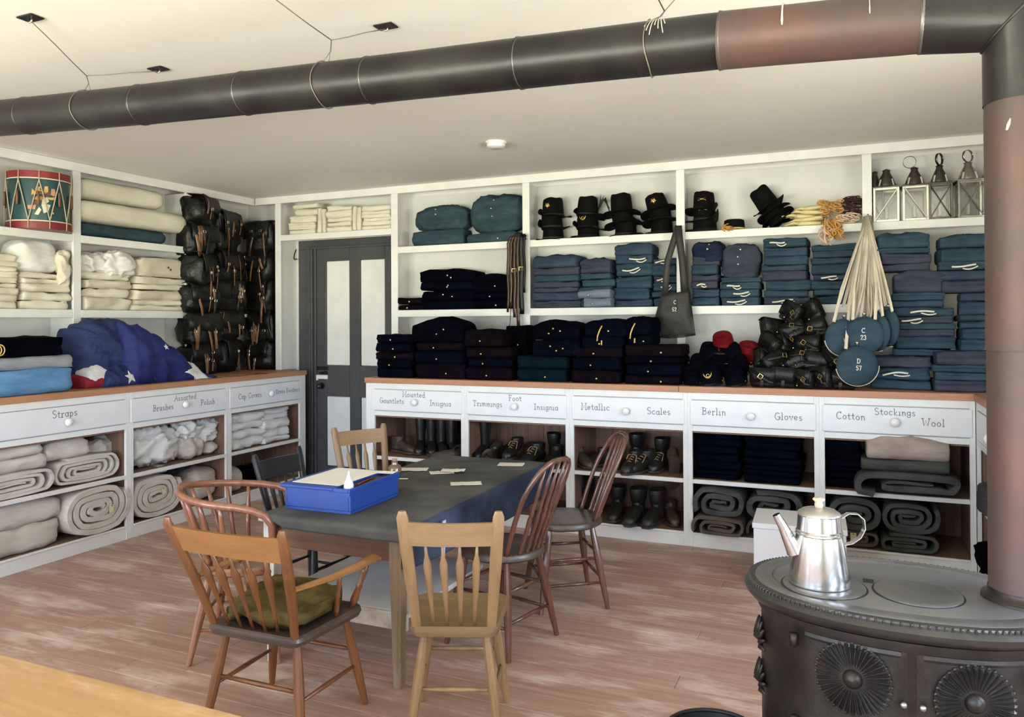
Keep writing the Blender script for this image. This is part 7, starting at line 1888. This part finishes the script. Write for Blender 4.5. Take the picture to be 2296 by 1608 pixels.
# ------------------------------------------------------------------ cartridge boxes and belts heaped beside the caps
def cbox(label, loc, rotz, tilt, seed):
    t = thing('cartridge_box', label, 'leather box', loc, rotz, 'black leather boxes heaped on the counter'); t.rotation_euler = (tilt[0], tilt[1], rotz); r_ = random.Random(seed)
    w, d, h = r_.uniform(.15, .19), .075, r_.uniform(.12, .145)
    MB().box(-w/2, w/2, -d/2, d/2, 0, h, .012).build('box_body', BLACKL, t, smooth=True, angle=R_(50))
    mb = MB(); vs_ = []; fs_ = []
    for i in range(5):
        u = -.52+1.04*i/4
        for (yy, zz) in ((.45, 1.02), (-.1, 1.06), (-.5, 1.0), (-.60, .75), (-.58, .22)): vs_.append((u*w*(1-.06*(zz < .3)), yy*d-.004, zz*h))
    for i in range(4):
        for k in range(4): fs_.append((i*5+k, (i+1)*5+k, (i+1)*5+k+1, i*5+k+1))
    f_ = mb.add(vs_, fs_).build('flap', BLACKL, t, smooth=True); f_.modifiers.new('thickness', 'SOLIDIFY').thickness = .004
    MB().ribbon([(0, -d*.62, h*.35), (0, -d*.66, h*.1), (.004, -d*.6, -.0)], .02, .003, (0, -1, 0)).build('tongue', BLACKL, t)
    MB().lathe([(.006, 0), (.008, .004), (0, .008)], 8, T(0, -d*.64, h*.16) @ RX(PI/2)).build('stud', BRASS if r_.random() < .5 else SILVER, t, smooth=True)
    if r_.random() < .75:
        a = r_.uniform(-1, 1)*.08; pts = [(-w*.4, -d*.7, h*.9), (a, -d*.95, h*.55), (w*.35, -d*.8, h*.25), (w*.55, -d*.6, .03)]
        s_ = MB().ribbon(pts, .024, .004, (.1, -1, .2)).build('belt', BLACKL, t, smooth=True)
        M_ = T(pts[1][0], pts[1][1]-.004, pts[1][2]) @ RX(PI/2) @ RZ(-.6); MB().tube([M_ @ Vector(p) for p in ((-.014, -.014, 0), (.014, -.014, 0), (.014, .014, 0), (-.014, .014, 0), (-.014, -.014, 0))], .003, 6).build('buckle', BRASS, s_)
rows = [(1690, 1905, 5, 5.58), (1692, 1890, 5, 5.68), (1700, 1880, 4, 5.76), (1708, 1868, 3, 5.82), (1735, 1860, 2, 5.88)]
k = 0
PN = ['far left', 'left', 'centre', 'right', 'far right']
for j, (p0, p1, n, Y) in enumerate(rows):
    for i in range(n):
        px = p0+(p1-p0)*(i+.5)/n; X_ = xb(px, Y, 1.3)
        pn_ = PN[i] if n == 5 else ['left', 'inner left', 'inner right', 'right'][i] if n == 4 else ['left', 'centre', 'right'][i] if n == 3 else ['left', 'right'][i]
        cbox('black leather cartridge box, %s in the %s of the heap' % (pn_, ROWN[j]), (X_, Y, Z_TOP+.003+.112*j), R_(rg.uniform(-55, 55)), ((R_(rg.uniform(-28, 14)), R_(rg.uniform(-34, 34))) if j else (R_(rg.uniform(-6, 2)), R_(rg.uniform(-5, 5)))), 50+k); k += 1

# ------------------------------------------------------------------ boots and shoes
SHOEL = [mat('black_boot_leather', (.010, .0095, .009), .38, col2=(.020, .018, .016), scale=12, spec=.5), mat('brown_boot_leather', (.040, .026, .018), .5, col2=(.075, .052, .038), scale=12)]
SOLE = mat('worn_sole', (.055, .038, .028), .7); LACE = mat('rawhide_lace', (.42, .28, .14), .7)
def shoe(kind, label, loc, rotz, m_=0, laces=False, tilt=(0, 0), s=1.0):
    t = thing('tall_boot' if kind == 'boot' else 'ankle_shoe', label, 'shoe' if kind == 'shoe' else 'boot', loc, rotz, 'boots and shoes in the back cabinets'); t.rotation_euler = (tilt[0], tilt[1], rotz); t.scale = (s, s, s)
    secs = [(.135, .020, .03), (.125, .032, .07), (.07, .036, .10), (.0, .036, .095), (-.06, .043, .072), (-.11, .043, .055), (-.145, .034, .046), (-.158, .016, .030)]
    vs_ = []; fs_ = []; n = 14
    for (y_, hw, h) in secs:
        for k in range(n):
            a = 2*PI*k/n; vs_.append((hw*math.copysign(abs(math.cos(a))**.8, math.cos(a)), y_, .012+h/2+h/2*math.copysign(abs(math.sin(a))**.75, math.sin(a))))
    for i in range(len(secs)-1):
        for k in range(n): k2 = (k+1) % n; fs_.append((i*n+k, i*n+k2, (i+1)*n+k2, (i+1)*n+k))
    fs_ += [tuple(range(n)), tuple((len(secs)-1)*n+k for k in range(n))]
    mb = MB().add(vs_, fs_); top = {'boot': .33, 'mid': .21, 'shoe': .135}[kind]
    pr_ = [(.050, .035), (.050, .08), (.047, .12), (.056, top*.6), (.068, top-.01), (.067, top), (.060, top-.004), (.050, top*.8)] if kind != 'shoe' else [(.050, .035), (.050, .09), (.054, top-.01), (.053, top), (.046, top-.004), (.040, top*.7)]
    mb.lathe(pr_, 16, T(0, .075, 0) @ SC(.82, 1.2, 1)); mb.build('upper', SHOEL[m_], t, smooth=True, angle=R_(60))
    mb = MB(); ol = [(.034, .13), (-.034, .13), (-.038, .05), (-.036, 0), (-.046, -.07), (-.042, -.125), (-.02, -.162), (.02, -.162), (.042, -.125), (.046, -.07), (.036, 0), (.038, .05)]
    loft(mb, ol, [(1, 0.006), (1.02, .014), (1, .018)]); mb.box(-.034, .034, .06, .132, 0, .008); mb.build('sole', SOLE, t)
    if laces:
        mb = MB()
        for k in range(4):
            y0 = .02-.028*k; z0 = .112-.010*k; mb.tube([(-.020, y0, z0-.006), (0, y0-.008, z0+.006), (.020, y0, z0-.006)], .0022, 5)
        mb.tube([(0, .03, .12), (.03, .0, .11), (.036, -.05, .07), (.03, -.09, .04)], .003, 5); mb.tube([(0, .03, .12), (-.032, .01, .11), (-.03, -.03, .09)], .003, 5)
        mb.build('laces', LACE, t, smooth=True)['kind'] = 'stuff'
def sh(kind, px, zb, Y, rz, label, **k): shoe(kind, label, (xb(px, Y, zb+.1), Y, zb+.002), R_(rz), **k)
Yb = YL_+.22
for i, px in enumerate((942, 968, 992, 1016)): sh('boot', px, ZU, Yb+.04, 25+5*i, 'tall black boot, %s under the Gauntlets drawer' % ['first', 'second', 'third', 'fourth'][i], s=.98)
sh('shoe', 905, ZU, Yb-.02, 70, 'brown shoe turned sideways at the left of the tall boots', m_=1); sh('shoe', 1004, ZU, Yb-.13, -40, 'brown shoe lying before the fourth tall boot', m_=1, tilt=(0, R_(50)))
for i, px in enumerate((1062, 1082)): sh('boot', px, ZU, Yb+.02, 10, 'tall black boot, %s beside the second cabinet post' % ['first', 'second'][i], s=.98)
sh('shoe', 1108, ZU, Yb, 180, 'brown shoe heel forward under the Trimmings drawer', m_=1, tilt=(R_(-40), 0)); sh('shoe', 1130, ZU, Yb+.04, 160, 'black shoe heel forward under the Trimmings drawer', tilt=(R_(-30), 0))
sh('shoe', 1152, ZU+.03, Yb-.04, 2, 'black laced shoe with upturned tongue beside the tan laces', laces=True, s=1.1); sh('shoe', 1178, ZU, Yb+.12, 170, 'brown shoe lying behind the laced pair', m_=1, tilt=(R_(-25), 0), s=1.1)
sh('shoe', 1196, ZU+.0, Yb-.10, -6, 'brown-laced shoe pointing at the table corner', laces=True, s=1.15); sh('mid', 1246, ZU, Yb+.05, 30, 'ankle-high black boot under the Foot Insignia drawer', s=1.05); sh('shoe', 1246, ZU, Yb-.12, 8, 'black shoe with dark laces beside the third post', s=1.1)
sh('shoe', 1306, ZU, Yb-.04, 40, 'brown shoe behind the bow of the far chair', m_=1); sh('shoe', 1340, ZU, Yb, -30, 'black shoe behind the spindles of the far chair'); sh('shoe', 1378, ZU, Yb+.04, 15, 'brown shoe right of the far chair bow', m_=1)
sh('shoe', 1418, ZU, Yb-.14, -4, 'black shoe with rawhide laces under the Metallic drawer', laces=True, s=1.12); sh('shoe', 1440, ZU, Yb-.10, -22, 'black shoe with rawhide laces, the right one of the pair', laces=True, s=1.12)
sh('mid', 1424, ZU, Yb+.14, 5, 'black ankle boot standing behind the laced pair', s=1.12); sh('mid', 1478, ZU, Yb+.02, -5, 'black boot with a hanging pale lace', s=1.1, laces=True); sh('shoe', 1512, ZU, Yb-.06, 200, 'grey-brown boot upside down against the post', m_=1, tilt=(R_(60), 0))
sh('mid', 1382, ZLw, Yb-.05, 5, 'black boot on the bottom shelf beside the far chair', s=1.1); sh('mid', 1424, ZLw, Yb-.12, -3, 'black boot, first of the pair on the bottom shelf', s=1.15); sh('mid', 1466, ZLw, Yb-.12, -6, 'black boot, second of the pair on the bottom shelf', s=1.15); sh('shoe', 1506, ZLw, Yb, 20, 'brown shoe on the bottom shelf by the post', m_=1)
sh('boot', 1300, ZLw, Yb, 10, 'black boot on the bottom shelf behind the far chair seat', s=.9); sh('boot', 1336, ZLw, Yb+.03, 0, 'black boot on the bottom shelf behind the far chair back', s=.9)
sh('boot', 1235, ZLw, Yb, 10, 'black boot on the bottom shelf behind the near bow chair', s=.9)

# ------------------------------------------------------------------ goods in the right-hand return cabinet
p_ = at(2200, 1100, X=.724)
mb = MB(); bag_mesh(mb, .34, .30, .16, 7.0, .02); tag(mb.build('grey_cloth', GREYW, None, loc=(.83, 5.12, ZU+.004), rot=(0, 0, -PI/2), smooth=True), 'grey cloth bulging from the right cabinet behind the stovepipe', 'cloth')
mb = MB(); bag_mesh(mb, .30, .30, .20, 9.0, .03); tag(mb.build('black_bundle', BLACKW, None, loc=(.84, 5.15, ZLw+.004), rot=(0, 0, -PI/2), smooth=True), 'black bundle at the bottom of the right cabinet', 'bundle')
